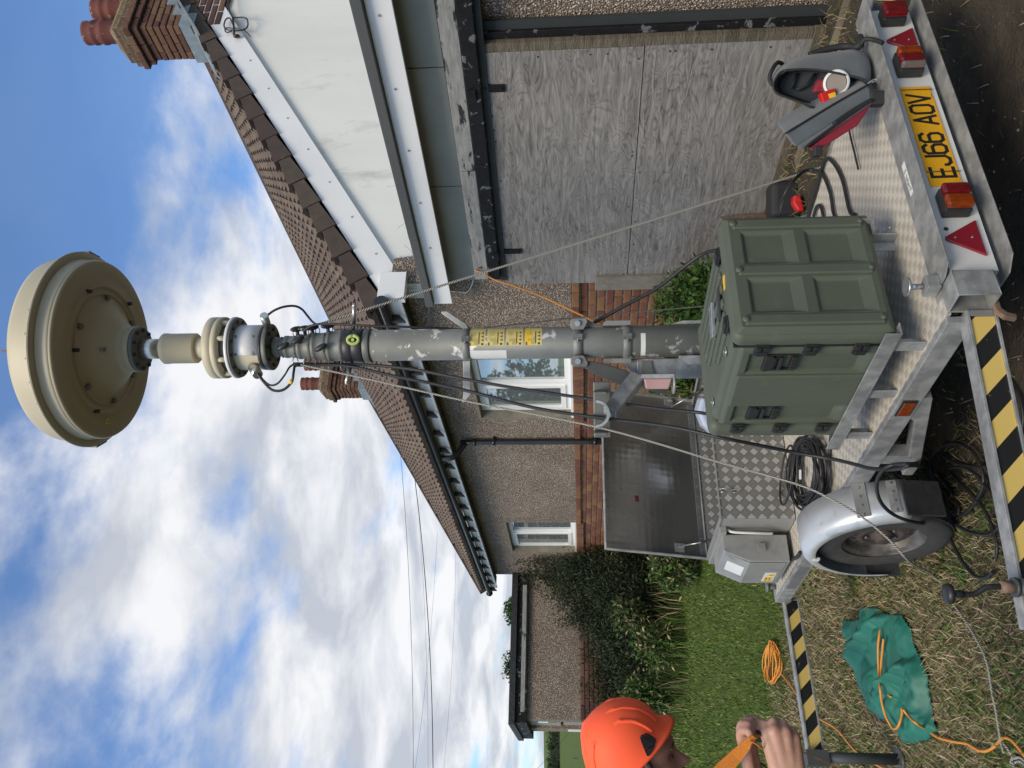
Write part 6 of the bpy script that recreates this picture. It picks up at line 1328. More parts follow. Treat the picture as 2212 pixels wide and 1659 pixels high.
# ================================================================ plants
for nm, c1, c2 in (('grass_green', (.095, .165, .022), (.07, .13, .018)), ('grass_light', (.17, .235, .045), (.135, .19, .036)), ('grass_dark', (.045, .082, .015), (.036, .066, .012)), ('straw', (.36, .285, .165), (.29, .225, .125)), ('straw_dark', (.20, .155, .085), (.16, .12, .068)),
                   ('straw_pale', (.52, .44, .30), (.45, .37, .24)), ('conifer_dark', (.016, .024, .012), (.012, .018, .009)), ('conifer_mid', (.030, .044, .018), (.024, .035, .014)), ('conifer_light', (.06, .08, .03), (.05, .065, .025)),
                   ('leaf_bright', (.085, .16, .025), (.065, .125, .02)), ('leaf_mid', (.045, .095, .02), (.035, .075, .016)), ('twig', (.06, .05, .035), (.04, .032, .024))):
    mat(nm, c1, c2, 30, rough=.65, spec=.25)
R_ = np.random.default_rng(11)
def blades(P, H, W_, lean, mi, curve=.5):
    """P (n,3) roots; H heights; W_ widths; lean horizontal offset of the tip as a share of the height; two quads a blade"""
    n = len(P); a = R_.uniform(0, 2*np.pi, n); b = R_.uniform(0, 2*np.pi, n)
    wx, wy_ = np.cos(a)*W_/2, np.sin(a)*W_/2; lx, ly = np.cos(b)*H*lean, np.sin(b)*H*lean
    V = np.zeros((n, 6, 3)); zz_ = H*np.sqrt(np.maximum(1-lean**2*.6, .06))
    for k, (f, g, wf) in enumerate(((0, 0, 1), (.55, .5*curve*1.2, .8), (1, 1, .12))):
        for s_, sg in ((0, 1), (1, -1)):
            V[:, k*2+s_, 0] = P[:, 0]+lx*g+wx*wf*sg; V[:, k*2+s_, 1] = P[:, 1]+ly*g+wy_*wf*sg; V[:, k*2+s_, 2] = P[:, 2]+zz_*(f if k < 2 else 1)
    base = np.arange(n)[:, None]*6
    F1 = np.stack([base+0, base+1, base+3, base+2], 2)[:, 0]; F2 = np.stack([base+2, base+3, base+5, base+4], 2)[:, 0]
    return V.reshape(-1, 3), np.concatenate([F1, F2]), np.concatenate([mi, mi])
gzv = np.vectorize(gz)
def scatter(n, x0, x1, y0, y1, keep):
    out = []
    while len(out) < n:
        x = rnd.uniform(x0, x1); y = y0*(y1/y0)**rnd.random()
        if keep(x, y): out.append((x, y, gz(x, y)-.004))
    return np.array(out)
vis = lambda x, y: abs(x) < y*.50+.8
P = scatter(80000, -8.5, 3.5, 5.4, 17, lambda x, y: vis(x, y) and rnd.random() < zone(x, y)[0])
d_ = P[:, 1]; n = len(P)
V_, F_, M_ = blades(P, R_.uniform(.025, .06, n)*(1+.02*(d_-5)), .0032+.0006*d_, R_.uniform(.2, 1.0, n), R_.choice([0, 0, 1, 2, 2, 3], n, p=[.22, .18, .18, .2, .17, .05]))
npmesh('lawn_grass', V_, F_, ['grass_green', 'grass_light', 'grass_dark', 'straw'], M_, kind='stuff', label='short green lawn grass in front of the conifer', category='grass')
P = scatter(88000, -5, 3.2, 2.3, 8, lambda x, y: vis(x, y) and not inside(x, y) and rnd.random() < (1-zone(x, y)[0])*(1-.985*zone(x, y)[1])*(1. if x < .3 else .6))
n = len(P)
V_, F_, M_ = blades(P, R_.uniform(.015, .065, n), .0024+.0005*P[:, 1], R_.uniform(.7, 1.28, n), R_.choice([0, 1, 2, 3, 4], n, p=[.36, .27, .13, .16, .08]), .9)
npmesh('dry_grass', V_, F_, ['straw', 'straw_dark', 'straw_pale', 'grass_green', 'grass_dark'], M_, kind='stuff', label='dry trampled straw-coloured grass around the trailer', category='grass')
# green tufts and low weeds in the dry grass
cs = scatter(130, -5, 3.2, 2.4, 8, lambda x, y: vis(x, y) and not (inside(x, y) or edist(x, y) < .12) and rnd.random() < (1-zone(x, y)[0])*(1-.97*zone(x, y)[1])); Pt = []
for c_ in cs:
    r0 = rnd.uniform(.03, .16)
    for k in range(int(90*r0/.1)): Pt.append((c_[0]+rnd.gauss(0, r0), c_[1]+rnd.gauss(0, r0), c_[2]))
Pt = np.array(Pt); n = len(Pt)
V_, F_, M_ = blades(Pt, R_.uniform(.02, .06, n), R_.uniform(.006, .016, n), R_.uniform(.5, 1.3, n), R_.choice([0, 1, 2], n, p=[.45, .25, .3]))
npmesh('low_weeds', V_, F_, ['leaf_mid', 'leaf_bright', 'grass_dark'], M_, kind='stuff', label='low green weeds scattered through the dry grass', category='weeds')
# grass strip along the garage foot and between the sleepers
Pt = np.array([(*(HF.p(a, b, 0).to_2d()), gz(*HF.p(a, b, 0).to_2d())) for a, b in [(rnd.uniform(-6, 2), rnd.choice([rnd.gauss(-.43, .05), rnd.gauss(-.72, .12), rnd.gauss(-.18, .05), rnd.uniform(-1.1, -.2)])) for _ in range(3600)]]); n = len(Pt)
V_, F_, M_ = blades(Pt, R_.uniform(.03, .085, n), .005, R_.uniform(.4, 1.2, n), R_.choice([0, 1, 2, 3], n, p=[.40, .18, .12, .3]))
npmesh('verge_grass', V_, F_, ['straw', 'grass_green', 'grass_light', 'straw_dark'], M_, kind='stuff', label='straggly half dry grass along the garage foot', category='grass')
# pebbles on the dark ground
pb = MB()
for k in range(900):
    x, y = rnd.uniform(-1.5, 3), rnd.uniform(2.3, 5.5)
    if zone(x, y)[1] < .3: continue
    r_ = rnd.uniform(.003, .009); pb.sphere((x, y, gz(x, y)+r_*.3), r_, 5, 3, (1, rnd.uniform(.6, 1), .6))
pb.build('pebbles', 'concrete', None, fix=False, kind='stuff', label='small pale stones on the dark ground', category='stones')

def leaves(C, D_, L_, W_, mi, droop=0):
    """C centres, D_ direction, a lance-shaped leaf each: one quad (diamond)"""
    n = len(C); D_ = D_/np.linalg.norm(D_, axis=1, keepdims=True); r = R_.normal(size=(n, 3)); S = np.cross(D_, r); S /= np.linalg.norm(S, axis=1, keepdims=True)+1e-9
    V = np.zeros((n, 4, 3)); V[:, 0] = C; V[:, 1] = C+D_*L_[:, None]*.45+S*W_[:, None]/2; V[:, 2] = C+D_*L_[:, None]; V[:, 3] = C+D_*L_[:, None]*.45-S*W_[:, None]/2
    V[:, 2, 2] -= droop*L_; return V.reshape(-1, 3), np.arange(n*4).reshape(n, 4), mi
def crown(name, parent, ells, ncl, per, ll, lw, mats, prob, spread=.12, up=.4, shell=.55, limbs=True, base=None, stem='twig', droop=.1):
    """leaf clusters through the volume of several ellipsoids, denser towards their surface"""
    C, Dr = [], []; vol = np.array([a[3]*a[4]*a[5] for a in ells]); vol /= vol.sum(); tips = []
    for _ in range(ncl):
        e = ells[R_.choice(len(ells), p=vol)]; v = R_.normal(size=3); v /= np.linalg.norm(v); q = R_.uniform(shell, 1.08)**.7
        if R_.random() < .25: q = R_.uniform(.2, .8)
        bump = 1+.18*mnoise.noise(Vector(v*3)+Vector(e[:3]))
        c_ = np.array(e[:3])+v*np.array(e[3:])*q*bump; tips.append((c_, v)); d0 = v*.8+np.array([0, 0, up])+R_.normal(size=3)*.35
        ax = d0/np.linalg.norm(d0)
        for k in range(per):
            t = R_.uniform(-spread, spread); C.append(c_+ax*t+R_.normal(size=3)*spread*.22); Dr.append(ax*1.0+R_.normal(size=3)*.75)
    C, Dr = np.array(C), np.array(Dr); n = len(C)
    V_, F_, M_ = leaves(C, Dr, R_.uniform(.6, 1.3, n)*ll, R_.uniform(.7, 1.3, n)*lw, R_.choice(len(mats), n, p=prob), droop)
    org = origin_of(parent) if parent else (0, 0, 0)
    npmesh('foliage', V_, F_, mats, M_, org=tuple(org) if parent else (0, 0, 0), parent=parent); 
    o = parent.children[-1] if parent and parent.children else None
    if limbs and base is not None:
        b = MB(); bs_ = Vector(base)
        for k in range(min(26, len(tips))):
            c_, v = tips[k*len(tips)//26]; c_ = Vector(c_); mid = bs_.lerp(c_, .5)+Vector((rnd.uniform(-.1, .1), rnd.uniform(-.1, .1), rnd.uniform(-.02, .12))); b.tube([bs_, mid, c_], .014*max(1, (c_-bs_).length/1.5), 5, res=3, taper=(1, .25))
        b.build('stems', stem, parent, fix=False, kind='stuff')
def E_(x, y, Y_, rv, rh, rd=None): c_ = ony(x, y, Y_); s_ = Y_/FPX; return (c_.x, c_.y, c_.z, rh*s_, (rd or rh*1.1)*s_, rv*s_)
con = thing('conifer_bush', 'sprawling dark green conifer bush against the far end of the bungalow and the outbuilding', 'bush', on_ground(1440, 1300))
els = [E_(1235, 1222, 14.2, 112, 42), E_(1270, 1262, 13.9, 105, 48), E_(1330, 1232, 13.5, 130, 50), E_(1320, 1312, 13.6, 100, 55), E_(1370, 1270, 13.0, 105, 70), E_(1372, 1372, 13.3, 88, 58), E_(1405, 1330, 12.6, 70, 70), E_(1405, 1440, 13.2, 78, 55), E_(1405, 1510, 13.4, 85, 50), E_(1410, 1580, 13.6, 85, 50), E_(1345, 1400, 14.0, 55, 45), E_(1345, 1470, 14.1, 52, 45), E_(1345, 1530, 14.1, 50, 40), E_(1350, 1590, 14.1, 50, 40), E_(1300, 1340, 14.0, 60, 40), E_(1310, 1420, 14.2, 42, 45), E_(1305, 1490, 14.2, 38, 45), E_(1310, 1550, 14.2, 36, 45)]
crown('foliage', con, els, 5600, 13, .075, .017, ['conifer_dark', 'conifer_mid', 'conifer_light'], [.5, .40, .10], spread=.15, base=on_ground(1440, 1320), up=.5)
# a few bare leggy branches towards the wall
bb_ = MB()
for p in (((1440, 1330), (1330, 1345), (1262, 1352)), ((1440, 1300), (1300, 1300), (1215, 1298)), ((1440, 1390), (1340, 1395), (1290, 1412)), ((1450, 1450), (1340, 1470), (1285, 1478)), ((1450, 1500), (1350, 1520), (1300, 1508))):
    bb_.tube([ony(*q, 13.8) for q in p], .012, 5, res=4, taper=(1.3, .4))
bb_.build('stems', 'twig', con, fix=False, kind='stuff')
# tall weeds in front of it
wd = []
for _ in range(2600):
    a, b = rnd.uniform(5.7, 8.1), rnd.gauss(-1.6, .42); wd.append((*(HF.p(a, b, 0).to_2d()),))
wd = np.array([(x, y, gz(x, y)) for x, y in wd]); n = len(wd)
V_, F_, M_ = blades(wd, R_.uniform(.12, .5, n), .010, R_.uniform(.1, .5, n), R_.choice([0, 1, 2, 3], n, p=[.35, .25, .25, .15]))
npmesh('tall_weeds', V_, F_, ['grass_dark', 'grass_green', 'conifer_light', 'straw'], M_, kind='stuff', label='tall seeding weeds and grasses between the lawn and the conifer', category='weeds')
for k, (x, y, Y_, rv, rh, lab) in enumerate(((1395, 1505, 11.9, 45, 38, 'low bright leafy shrub at the lawn edge near the orange helmet'), (1420, 1395, 11.8, 48, 42, 'broad-leaved green weed clump in the middle of the lawn edge'), (1455, 1230, 10.6, 45, 40, 'yellowish weed clump behind the open box lid'), (1365, 1330, 12.0, 34, 26, 'light green sprig clump standing out from the dark conifer'))):
    t_ = thing('weed_clump', lab, 'weeds', on_ground(1478, y)); crown('foliage', t_, [E_(x, y, Y_, rv, rh)], 200, 9, .075, .03, ['leaf_mid', 'leaf_bright', 'conifer_light', 'straw'], [.42, .16, .30, .12] if k != 3 else [.2, .1, .6, .1], spread=.09, base=on_ground(1470, y))
# shrub by the doors, greenery at the wall foot
shb = thing('leafy_shrub', 'bright green leafy shrub growing behind the case at the foot of the brickwork', 'shrub', HF.p(-.3, -.4, .33))
els = [E_(1500, 640, 6.55, 62, 48, 40), E_(1530, 612, 6.4, 50, 40, 34), E_(1510, 690, 6.6, 62, 34, 30), E_(1450, 668, 6.9, 32, 30, 26), E_(1560, 660, 6.3, 60, 70, 50)]
crown('foliage', shb, els, 520, 10, .062, .021, ['leaf_mid', 'leaf_bright', 'grass_dark'], [.5, .25, .25], spread=.08, base=HF.p(-.3, -.4, .33), up=.6)
shb = thing('leafy_shrub', 'grassy green growth against the brickwork between the mast column and the box lid', 'shrub', HF.p(1.1, -.4, .35))
crown('foliage', shb, [E_(1480, 825, 7.6, 62, 42, 30), E_(1520, 860, 7.5, 50, 50, 30), E_(1470, 775, 7.6, 50, 30, 26)], 330, 9, .09, .016, ['leaf_mid', 'leaf_bright', 'grass_dark', 'straw'], [.45, .2, .25, .1], spread=.08, base=HF.p(1.1, -.4, .35), up=.8)

# far things: trees over the outbuilding, hedge and fence post in the field
for (x, y, rv, rh, lab) in ((1112, 1320, 19, 25, 'round green tree top showing over the middle of the outbuilding roof'), (1117, 1438, 26, 33, 'green tree top showing over the left part of the outbuilding roof')):
    q = ony(x, y, 46); t_ = thing('tree', lab, 'tree', (q.x, q.y, gz(q.x, q.y)), 'tree tops behind the outbuilding')
    MB().tube([Vector((q.x, q.y, gz(q.x, q.y))), Vector((q.x+.1, q.y, q.z-1.5)), q], .16, 8, taper=(1.2, .3)).build('trunk', 'twig', t_)
    crown('foliage', t_, [E_(x, y, 46, rv, rh), E_(x+28, y-8, 46, 26, rh*1.1), E_(x+30, y+12, 46, 26, rh)], 900, 8, .16, .09, ['leaf_mid', 'conifer_mid', 'leaf_bright'], [.5, .35, .15], spread=.2, base=None)
    t_.children[-1].name = 'crown'
hd = thing('hedge', 'long dark field hedge on the rise at the left edge', 'hedge', ony(1215, 1640, 120))
els = []
for k in range(26):
    x = -75+k*2.4; els.append((x, 120+.04*(x+55)+rnd.uniform(-.3, .3), gz(x, 120)+.75, 1.6, 1.0, rnd.uniform(.9, 1.15)))
crown('foliage', hd, els, 5200, 6, .30, .20, ['conifer_mid', 'leaf_mid', 'conifer_light'], [.5, .4, .1], spread=.3, base=None)
MB().box(WF, -75, -15, 119.6, 120.4, gz(-50, 120)-.5, gz(-50, 120)+1.1).build('woody_core', 'conifer_dark', hd)
q = ony(1266, 1640, 60); MB().box(Fr((q.x, q.y, gz(q.x, q.y)), (1, 0, 0), (0, 1, 0)), -.06, .06, -.06, .06, -.2, ony(1238, 1640, 60).z-gz(q.x, q.y)).build('fence_post', 'old_timber', None, label='lone brown fence post in the field at the left edge', category='fence post')

# trees off to the left of the frame, mirrored in the bungalow's windows
for k, (x, y, h_) in enumerate(((-31, 30, 6.2), (-35, 36, 5.0))):
    t_ = thing('tree', ('taller field tree beyond the left edge, mirrored in the bungalow window', 'smaller field tree beyond the left edge, mirrored in the bungalow window')[k], 'tree', (x, y, gz(x, y)))
    MB().tube([Vector((x, y, gz(x, y))), Vector((x+.1, y, gz(x, y)+h_*.6))], .18, 8, smooth=False, taper=(1.2, .4)).build('trunk', 'twig', t_)
    crown('foliage', t_, [(x, y, h_*.75, 1.9, 1.9, 1.9), (x+1, y, h_*.6, 1.4, 1.4, 1.2), (x-1.2, y, h_*.6, 1.4, 1.4, 1.2)], 500, 6, .3, .2, ['leaf_mid', 'conifer_mid'], [.5, .5], spread=.3, base=None)
# ================================================================ person at the left edge, head bowed over a strap
mat('skin', (.47, .27, .19), (.40, .215, .15), 14, rough=.5, bump=.25, bscale=90, bdist=.002, dirt=(.36, .15, .115), dscale=22, dlo=.5, dhi=.8)
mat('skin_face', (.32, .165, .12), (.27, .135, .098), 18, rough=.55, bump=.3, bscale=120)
mat('hair_dark', (.035, .032, .030), (.09, .085, .08), 90, stretch=(1, 1, .2), rough=.8, bump=.6, bscale=200)
mat('helmet_orange', (1.0, .125, .045), (.98, .12, .043), 3, rough=.6, spec=.3)
mat('strap_orange', (.60, .20, .02), (.50, .155, .015), 160, rough=.75, bump=.5, bscale=500)
mat('jacket', (.03, .035, .05), (.025, .03, .04), 6, rough=.85); mat('trousers', (.05, .05, .045), rough=.9); mat('boot', (.03, .022, .016), rough=.6)
HY = 2.30; k6 = HY/FPX/6.722                                                # metres a zoom pixel
def Zc6(x, y): return ((2250+x/3.687)/1.82278, (2650+y/3.687)/1.82278)
def vf_(fr, ur, F0, U0_):                                                   # frame in the view plane from a forward direction (right, down)
    f = (RV*fr[0]-UV*fr[1]).normalized(); u = (RV*ur[0]+UV*ur[1]).normalized()
    x = (fr[1]*F0 - ur[0]*0)  # solved below
    return f, u
def fpt(F0, U0_, fr, ur):
    # F = fr1*x - fr0*y ; U = -ur0*y - ur1*x
    a, b, c_, d_ = fr[1], -fr[0], -ur[1], -ur[0]; det = a*d_-b*c_
    return (F0*d_-b*U0_)/det, (a*U0_-c_*F0)/det
fr, ur = (.67, .74), (.74, .67)
o6 = ony(*Zc6(*fpt(-150, -1450, fr, ur)), HY); HFr = Fr(o6, (RV*fr[0]-UV*fr[1]).normalized(), Fw, (RV*ur[0]+UV*ur[1]).normalized())
per = thing('person', 'person in an orange helmet with bowed head, both hands on an orange strap', 'person', (-1.42, 2.36, gz(-1.42, 2.36)))
def interp(tab, h):
    for (h0, *a), (h1, *b) in zip(tab, tab[1:]):
        if h1 <= h <= h0: t = (h0-h)/(h0-h1); return [x+(y-x)*t for x, y in zip(a, b)]
    return list(tab[-1][1:])
tab = [(.149, .0, .0, .0), (.146, .028, .03, .028), (.138, .052, .05, .05), (.12, .082, .074, .074), (.09, .109, .096, .092), (.06, .119, .112, .101), (.03, .122, .122, .106), (.010, .130, .127, .108), (-.006, .150, .128, .110)]
hs = [.149, .1475, .144, .138, .13, .12, .105, .09, .075, .06, .045, .03, .018, .008, 0, -.006]
hm = MB(); n6 = 56
for lay_ in (0, 1):
    for j, h in enumerate(hs):
        a, b, w_ = interp(tab, h)
        for k in range(n6):
            p = 2*math.pi*k/n6; c_, s_ = math.cos(p), math.sin(p); g = sstep((.05-h)/.056)
            hh = h+g*.006*abs(s_)**1.5 - .020*g*max(0, -c_)**2
            rid = 1+.012*math.exp(-((abs(s_)-.55)/.09)**2)*(1-g)                # moulded ridge
            t_ = 1-lay_*.045
            hm.v.append(HFr.p((a if c_ > 0 else b)*c_*rid*t_, w_*s_*rid*t_, (hh if not lay_ else hh*1.0-.004*(1-g))))
    for j in range(len(hs)-1):
        for k in range(n6):
            l = (k+1) % n6; i0 = lay_*len(hs)*n6; hm.f.append([i0+j*n6+k, i0+j*n6+l, i0+(j+1)*n6+l, i0+(j+1)*n6+k]); hm.uv.append([(0, 0)]*4); hm.mi.append(0); hm.sm.append(True)
e0, e1 = (len(hs)-1)*n6, (2*len(hs)-1)*n6
for k in range(n6): l = (k+1) % n6; hm.f.append([e0+k, e0+l, e1+l, e1+k]); hm.uv.append([(0, 0)]*4); hm.mi.append(0); hm.sm.append(True)
hel = hm.build('helmet', 'helmet_orange', per)
for s0 in (-.032, .032, -.066, .066):
    up_ = []; hmax = .138 if abs(s0) < .05 else .116
    for t in range(15):
        h = .035+(hmax-.035)*math.sin(math.pi*t/14) if t not in (0, 14) else .035
        a, b, w_ = interp(tab, h); f = (a if t < 7 else b)*math.sqrt(max(0, 1-(s0/w_)**2))*(1 if t < 7 else -1)
        if t == 7: f = 0
        up_.append(HFr.p(f*.985, s0, h-.0015))
    MB().tube(up_, .0058, 8, res=4).build('moulded_ridge', 'helmet_orange', hel, fix=False)
def hloc6(x, y):
    F_ = fr[1]*x-fr[0]*y; U_ = -ur[0]*y-ur[1]*x; return (F_+150)*k6, (U_+1450)*k6
def onshell(f, h, off):
    a, b, w_ = interp(tab, max(h, -.006)); rr = (a if f > 0 else b); s_ = math.sqrt(max(.02, 1-(f/rr)**2)); return HFr.p(f, -w_*s_-off, h)
for nm, pts in (('lamp_clip', ((918, 745), (940, 715), (1010, 700), (1060, 715), (1160, 785), (1135, 838), (1060, 852), (965, 872))), ('lamp_clip', ((972, 888), (1065, 862), (1130, 848), (1095, 905), (1035, 966), (1003, 962)))):
    q = MB(); lo6 = [onshell(*hloc6(*p), -.003) for p in pts]; hi6 = [onshell(*[v for v in hloc6(*((pts[i][0]-1030)*.93+1030, (pts[i][1]-830)*.93+830))], .007) for i in range(len(pts))]
    m6 = len(pts); q.v = lo6+hi6; q.f.append([m6+i for i in range(m6)]); q.uv.append([(0, 0)]*m6); q.mi.append(0); q.sm.append(False)
    for i in range(m6): l = (i+1) % m6; q.f.append([i, l, m6+l, m6+i]); q.uv.append([(0, 0)]*4); q.mi.append(0); q.sm.append(False)
    q.build(nm, 'black_plastic', hel)
# head
ff, uf = (.32, .95), (.95, .32)
o7 = ony(*Zc6(*fpt(545, -1395, ff, uf)), HY); AF = Fr(o7, (RV*ff[0]-UV*ff[1]).normalized(), Fw, (RV*uf[0]+UV*uf[1]).normalized())
ht = [(.115, .0, .0, .0), (.11, .035, .045, .03), (.08, .072, .078, .062), (.04, .093, .092, .074), (.012, .1015, .096, .077), (0, .103, .096, .077), (-.012, .0985, .096, .076), (-.03, .093, .093, .074), (-.055, .095, .086, .071), (-.072, .099, .075, .067), (-.084, .1035, .066, .063), (-.09, .1015, .062, .061), (-.097, .103, .058, .058), (-.11, .0975, .048, .053), (-.125, .095, .035, .045), (-.14, .075, .02, .033), (-.145, .0, .0, .0)]
hd6 = MB(); n7 = 72; hsl = [.115-.0033*j for j in range(79)]+[-.145]
for h in hsl:
    a, b, w_ = interp(ht, h)
    for k in range(n7):
        p = 2*math.pi*k/n7; d = p if p < math.pi else p-2*math.pi; c_, s_ = math.cos(p), math.sin(p); f = (a if c_ > 0 else b)*c_; s = w_*s_
        if -.074 < h < -.004 and abs(s) < .03 and c_ > 0:
            t = (-.004-h)/.062; wn_ = .0075+.011*min(1, t)**2; hgt = .038*min(1, t)**1.15 if t <= 1 else .038*max(0, 1-(t-1)/.13); f += hgt*math.exp(-(s/wn_)**2)
        if c_ > 0: f -= .011*math.exp(-((abs(s)-.032)/.012)**2-((h+.022)/.010)**2); f += .004*math.exp(-((abs(s)-.033)/.016)**2-((h-.002)/.006)**2)
        hd6.v.append(AF.p(f, s, h))
for j in range(len(hsl)-1):
    for k in range(n7): l = (k+1) % n7; hd6.f.append([j*n7+k, j*n7+l, (j+1)*n7+l, (j+1)*n7+k]); hd6.uv.append([(0, 0)]*4); hd6.mi.append(0); hd6.sm.append(True)
# body: overlapping tapered limbs fused into one skin
bd6 = MB(); bd6.v, bd6.f, bd6.uv, bd6.mi, bd6.sm = list(hd6.v), list(hd6.f), list(hd6.uv), list(hd6.mi), list(hd6.sm)
def cap6(b, p0, p1, r0, r1, sq=1):
    p0, p1 = Vector(p0), Vector(p1); b.tube([p0, p0.lerp(p1, .5), p1], r0, 14, smooth=False, taper=(1, r1/r0)); b.sphere(p0, r0, 14, 8); b.sphere(p1, r1, 14, 8)
GZ = gz(-1.42, 2.36); nk = AF.p(-.03, 0, -.10); C7 = Vector((-1.30, 2.36, 1.40)); sh = Vector((0, .185, 0)); pel = Vector((-1.50, 2.36, .93))
cap6(bd6, AF.p(-.02, 0, -.05), nk.lerp(C7, .5), .058, .06); cap6(bd6, nk.lerp(C7, .5), C7, .06, .07)
for t, r_, wd6 in ((0, .10, .11), (.3, .115, .10), (.65, .11, .085), (1, .115, .09)):
    c_ = C7.lerp(pel, t)-Vector((0, 0, .03)); cap6(bd6, c_-Vector((0, wd6, 0)), c_+Vector((0, wd6, 0)), r_, r_)
cap6(bd6, C7, pel, .12, .12)
def q6(x, y, dy=0): return ony(x, y, 2.12+dy)
wr, wl6 = q6(1706, 1678), q6(1634, 1672, .05)
el_r, el_l = Vector((-1.27, 2.16, 1.13)), Vector((-1.27, 2.56, 1.16))
for s_, el_, wr_ in ((-1, el_r, wr), (1, el_l, wl6)):
    shp = C7+sh*s_+Vector((-.02, 0, -.06)); cap6(bd6, C7+Vector((-.02, 0, -.04)), shp, .07, .062); cap6(bd6, shp, el_, .052, .040); cap6(bd6, el_, wr_.lerp(el_, .1), .041, .026)
    hip = pel+Vector((0, .10*s_, -.05)); kn = Vector((-1.40, 2.36+.13*s_, GZ+.50)); an = Vector((-1.46, 2.36+.15*s_, GZ+.09)); cap6(bd6, hip, kn, .088, .058); cap6(bd6, kn, an, .055, .038); cap6(bd6, an-Vector((0, 0, .03)), an+Vector((.15, 0, -.055)), .038, .028)
# near hand: back towards the camera, fingers curled away
cap6(bd6, wr.lerp(el_r, .1), wr, .027, .026); cap6(bd6, wr+Vector((0, 0, .012)), wr-Vector((0, 0, .010)), .024, .022)
mc = [(1655, 1585, .0), (1674, 1578, -.006), (1696, 1580, -.004), (1716, 1592, .004)]; pp = [(1650, 1563, .018), (1671, 1558, .012), (1693, 1562, .014), (1712, 1575, .020)]; dd = [(1652, 1572, .048), (1672, 1568, .044), (1693, 1572, .044), (1711, 1584, .046)]; tt = [(1658, 1590, .052), (1677, 1588, .050), (1696, 1591, .050), (1712, 1600, .050)]
for i in range(4):
    r_ = (.0125, .0130, .0122, .0108)[i]; w0 = wr+Vector((.0, 0, .022-.013*i))
    cap6(bd6, w0, q6(*mc[i]), .0240, r_+.0045); cap6(bd6, q6(*mc[i]), q6(*pp[i]), r_, r_*.9); cap6(bd6, q6(*pp[i]), q6(*dd[i]), r_*.88, r_*.78); cap6(bd6, q6(*dd[i]), q6(*tt[i]), r_*.76, r_*.68)
cap6(bd6, wr+Vector((0, .012, .018)), q6(1668, 1622, .02), .016, .0145); cap6(bd6, q6(1668, 1622, .02), q6(1652, 1603, .03), .0135, .012); cap6(bd6, q6(1652, 1603, .03), q6(1645, 1584, .035), .0115, .0095)
# far hand: fist above, knuckles up and to the right
cap6(bd6, wl6.lerp(el_l, .1), wl6, .026, .023); mc = [(1600, 1588, .02), (1600, 1574, .035), (1606, 1566, .05), (1616, 1562, .065)]
for i in range(4):
    r_ = (.0122, .0125, .0118, .0105)[i]; m_ = Vector(mc[i]); w0 = wl6+Vector((0, .004*i, .016-.006*i))
    P6 = [q6(*m_), q6(m_.x+3, m_.y-10, m_.z-.016), q6(m_.x+17, m_.y-9, m_.z-.034), q6(m_.x+24, m_.y+6, m_.z-.036)]
    cap6(bd6, w0, P6[0], .016, r_+.001)
    for j in range(3): cap6(bd6, P6[j], P6[j+1], r_*(1-.1*j), r_*(.9-.1*j))
cap6(bd6, wl6+Vector((0, -.008, .015)), q6(1612, 1618, .03), .015, .0135); cap6(bd6, q6(1612, 1618, .03), q6(1618, 1600, .012), .0125, .011); cap6(bd6, q6(1618, 1600, .012), q6(1632, 1590, .0), .0105, .009)
bo6 = bd6.build('body', ['skin', 'skin_face'], per, fix=False)
rm = bo6.modifiers.new('fuse', 'REMESH'); rm.mode = 'VOXEL'; rm.voxel_size = .0042; rm.use_smooth_shade = True
smm = bo6.modifiers.new('smooth', 'SMOOTH'); smm.factor = .5; smm.iterations = 6
bpy.context.view_layer.update(); dg = bpy.context.evaluated_depsgraph_get(); me6 = bpy.data.meshes.new_from_object(bo6.evaluated_get(dg)); bo6.modifiers.clear()
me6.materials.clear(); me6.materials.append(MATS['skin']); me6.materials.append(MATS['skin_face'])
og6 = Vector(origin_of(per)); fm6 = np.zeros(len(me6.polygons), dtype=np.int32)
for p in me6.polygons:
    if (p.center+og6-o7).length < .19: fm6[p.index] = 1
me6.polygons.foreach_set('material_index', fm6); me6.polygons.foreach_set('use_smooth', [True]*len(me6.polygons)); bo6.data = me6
# hair below the helmet, beard, chin strap, wrist watch, clothes
hr = MB()
def shell6(b, h0, h1, a0, a1, off, nh=14, na=20):
    G = []
    for j in range(nh+1):
        h = h0+(h1-h0)*j/nh; a, b_, w_ = interp(ht, h); row = []
        for k in range(na+1):
            p = a0+(a1-a0)*k/na; c_, s_ = math.cos(p), math.sin(p); e_ = off*min(1, 3*min(j/nh, 1-j/nh)+.25, 1)*min(1, 4*min(k/na, 1-k/na)+.25)
            row.append(AF.p(((a if c_ > 0 else b_)+e_)*c_, (w_+e_)*s_, h))
        G.append(row)
    for j in range(nh):
        for k in range(na): b.face([G[j][k], G[j][k+1], G[j+1][k+1], G[j+1][k]], sm=True)
shell6(hr, .06, -.05, 1.55, 2*math.pi-1.55, .010); hr.build('hair', 'hair_dark', per)
be = MB(); shell6(be, -.076, -.137, -1.35, 1.35, .006); be.build('beard', 'hair_dark', per)
for s_ in (-1, 1):
    MB().tube([AF.p(.012, .081*s_, .03), AF.p(.02, .082*s_, -.02), AF.p(.03, .076*s_, -.07), AF.p(.03, .055*s_, -.125), AF.p(.03, .0, -.152)], .006, 6).build('chin_strap', 'strap_black', per)
    q = MB(); q.sphere(AF.p(-.005, .078*s_, -.04), .03, 14, 10, (.55, .28, 1.0), AF); q.build('ear', 'skin_face', per)
    MB().tube([AF.p(.084, s_*.024, -.024), AF.p(.0855, s_*.033, -.027), AF.p(.079, s_*.044, -.024)], .0020, 5).build('eyelid', 'hair_dark', per); MB().tube([AF.p(.099, s_*.022, .001), AF.p(.096, s_*.036, .004), AF.p(.086, s_*.050, .0)], .0028, 5).build('eyebrow', 'hair_dark', per)
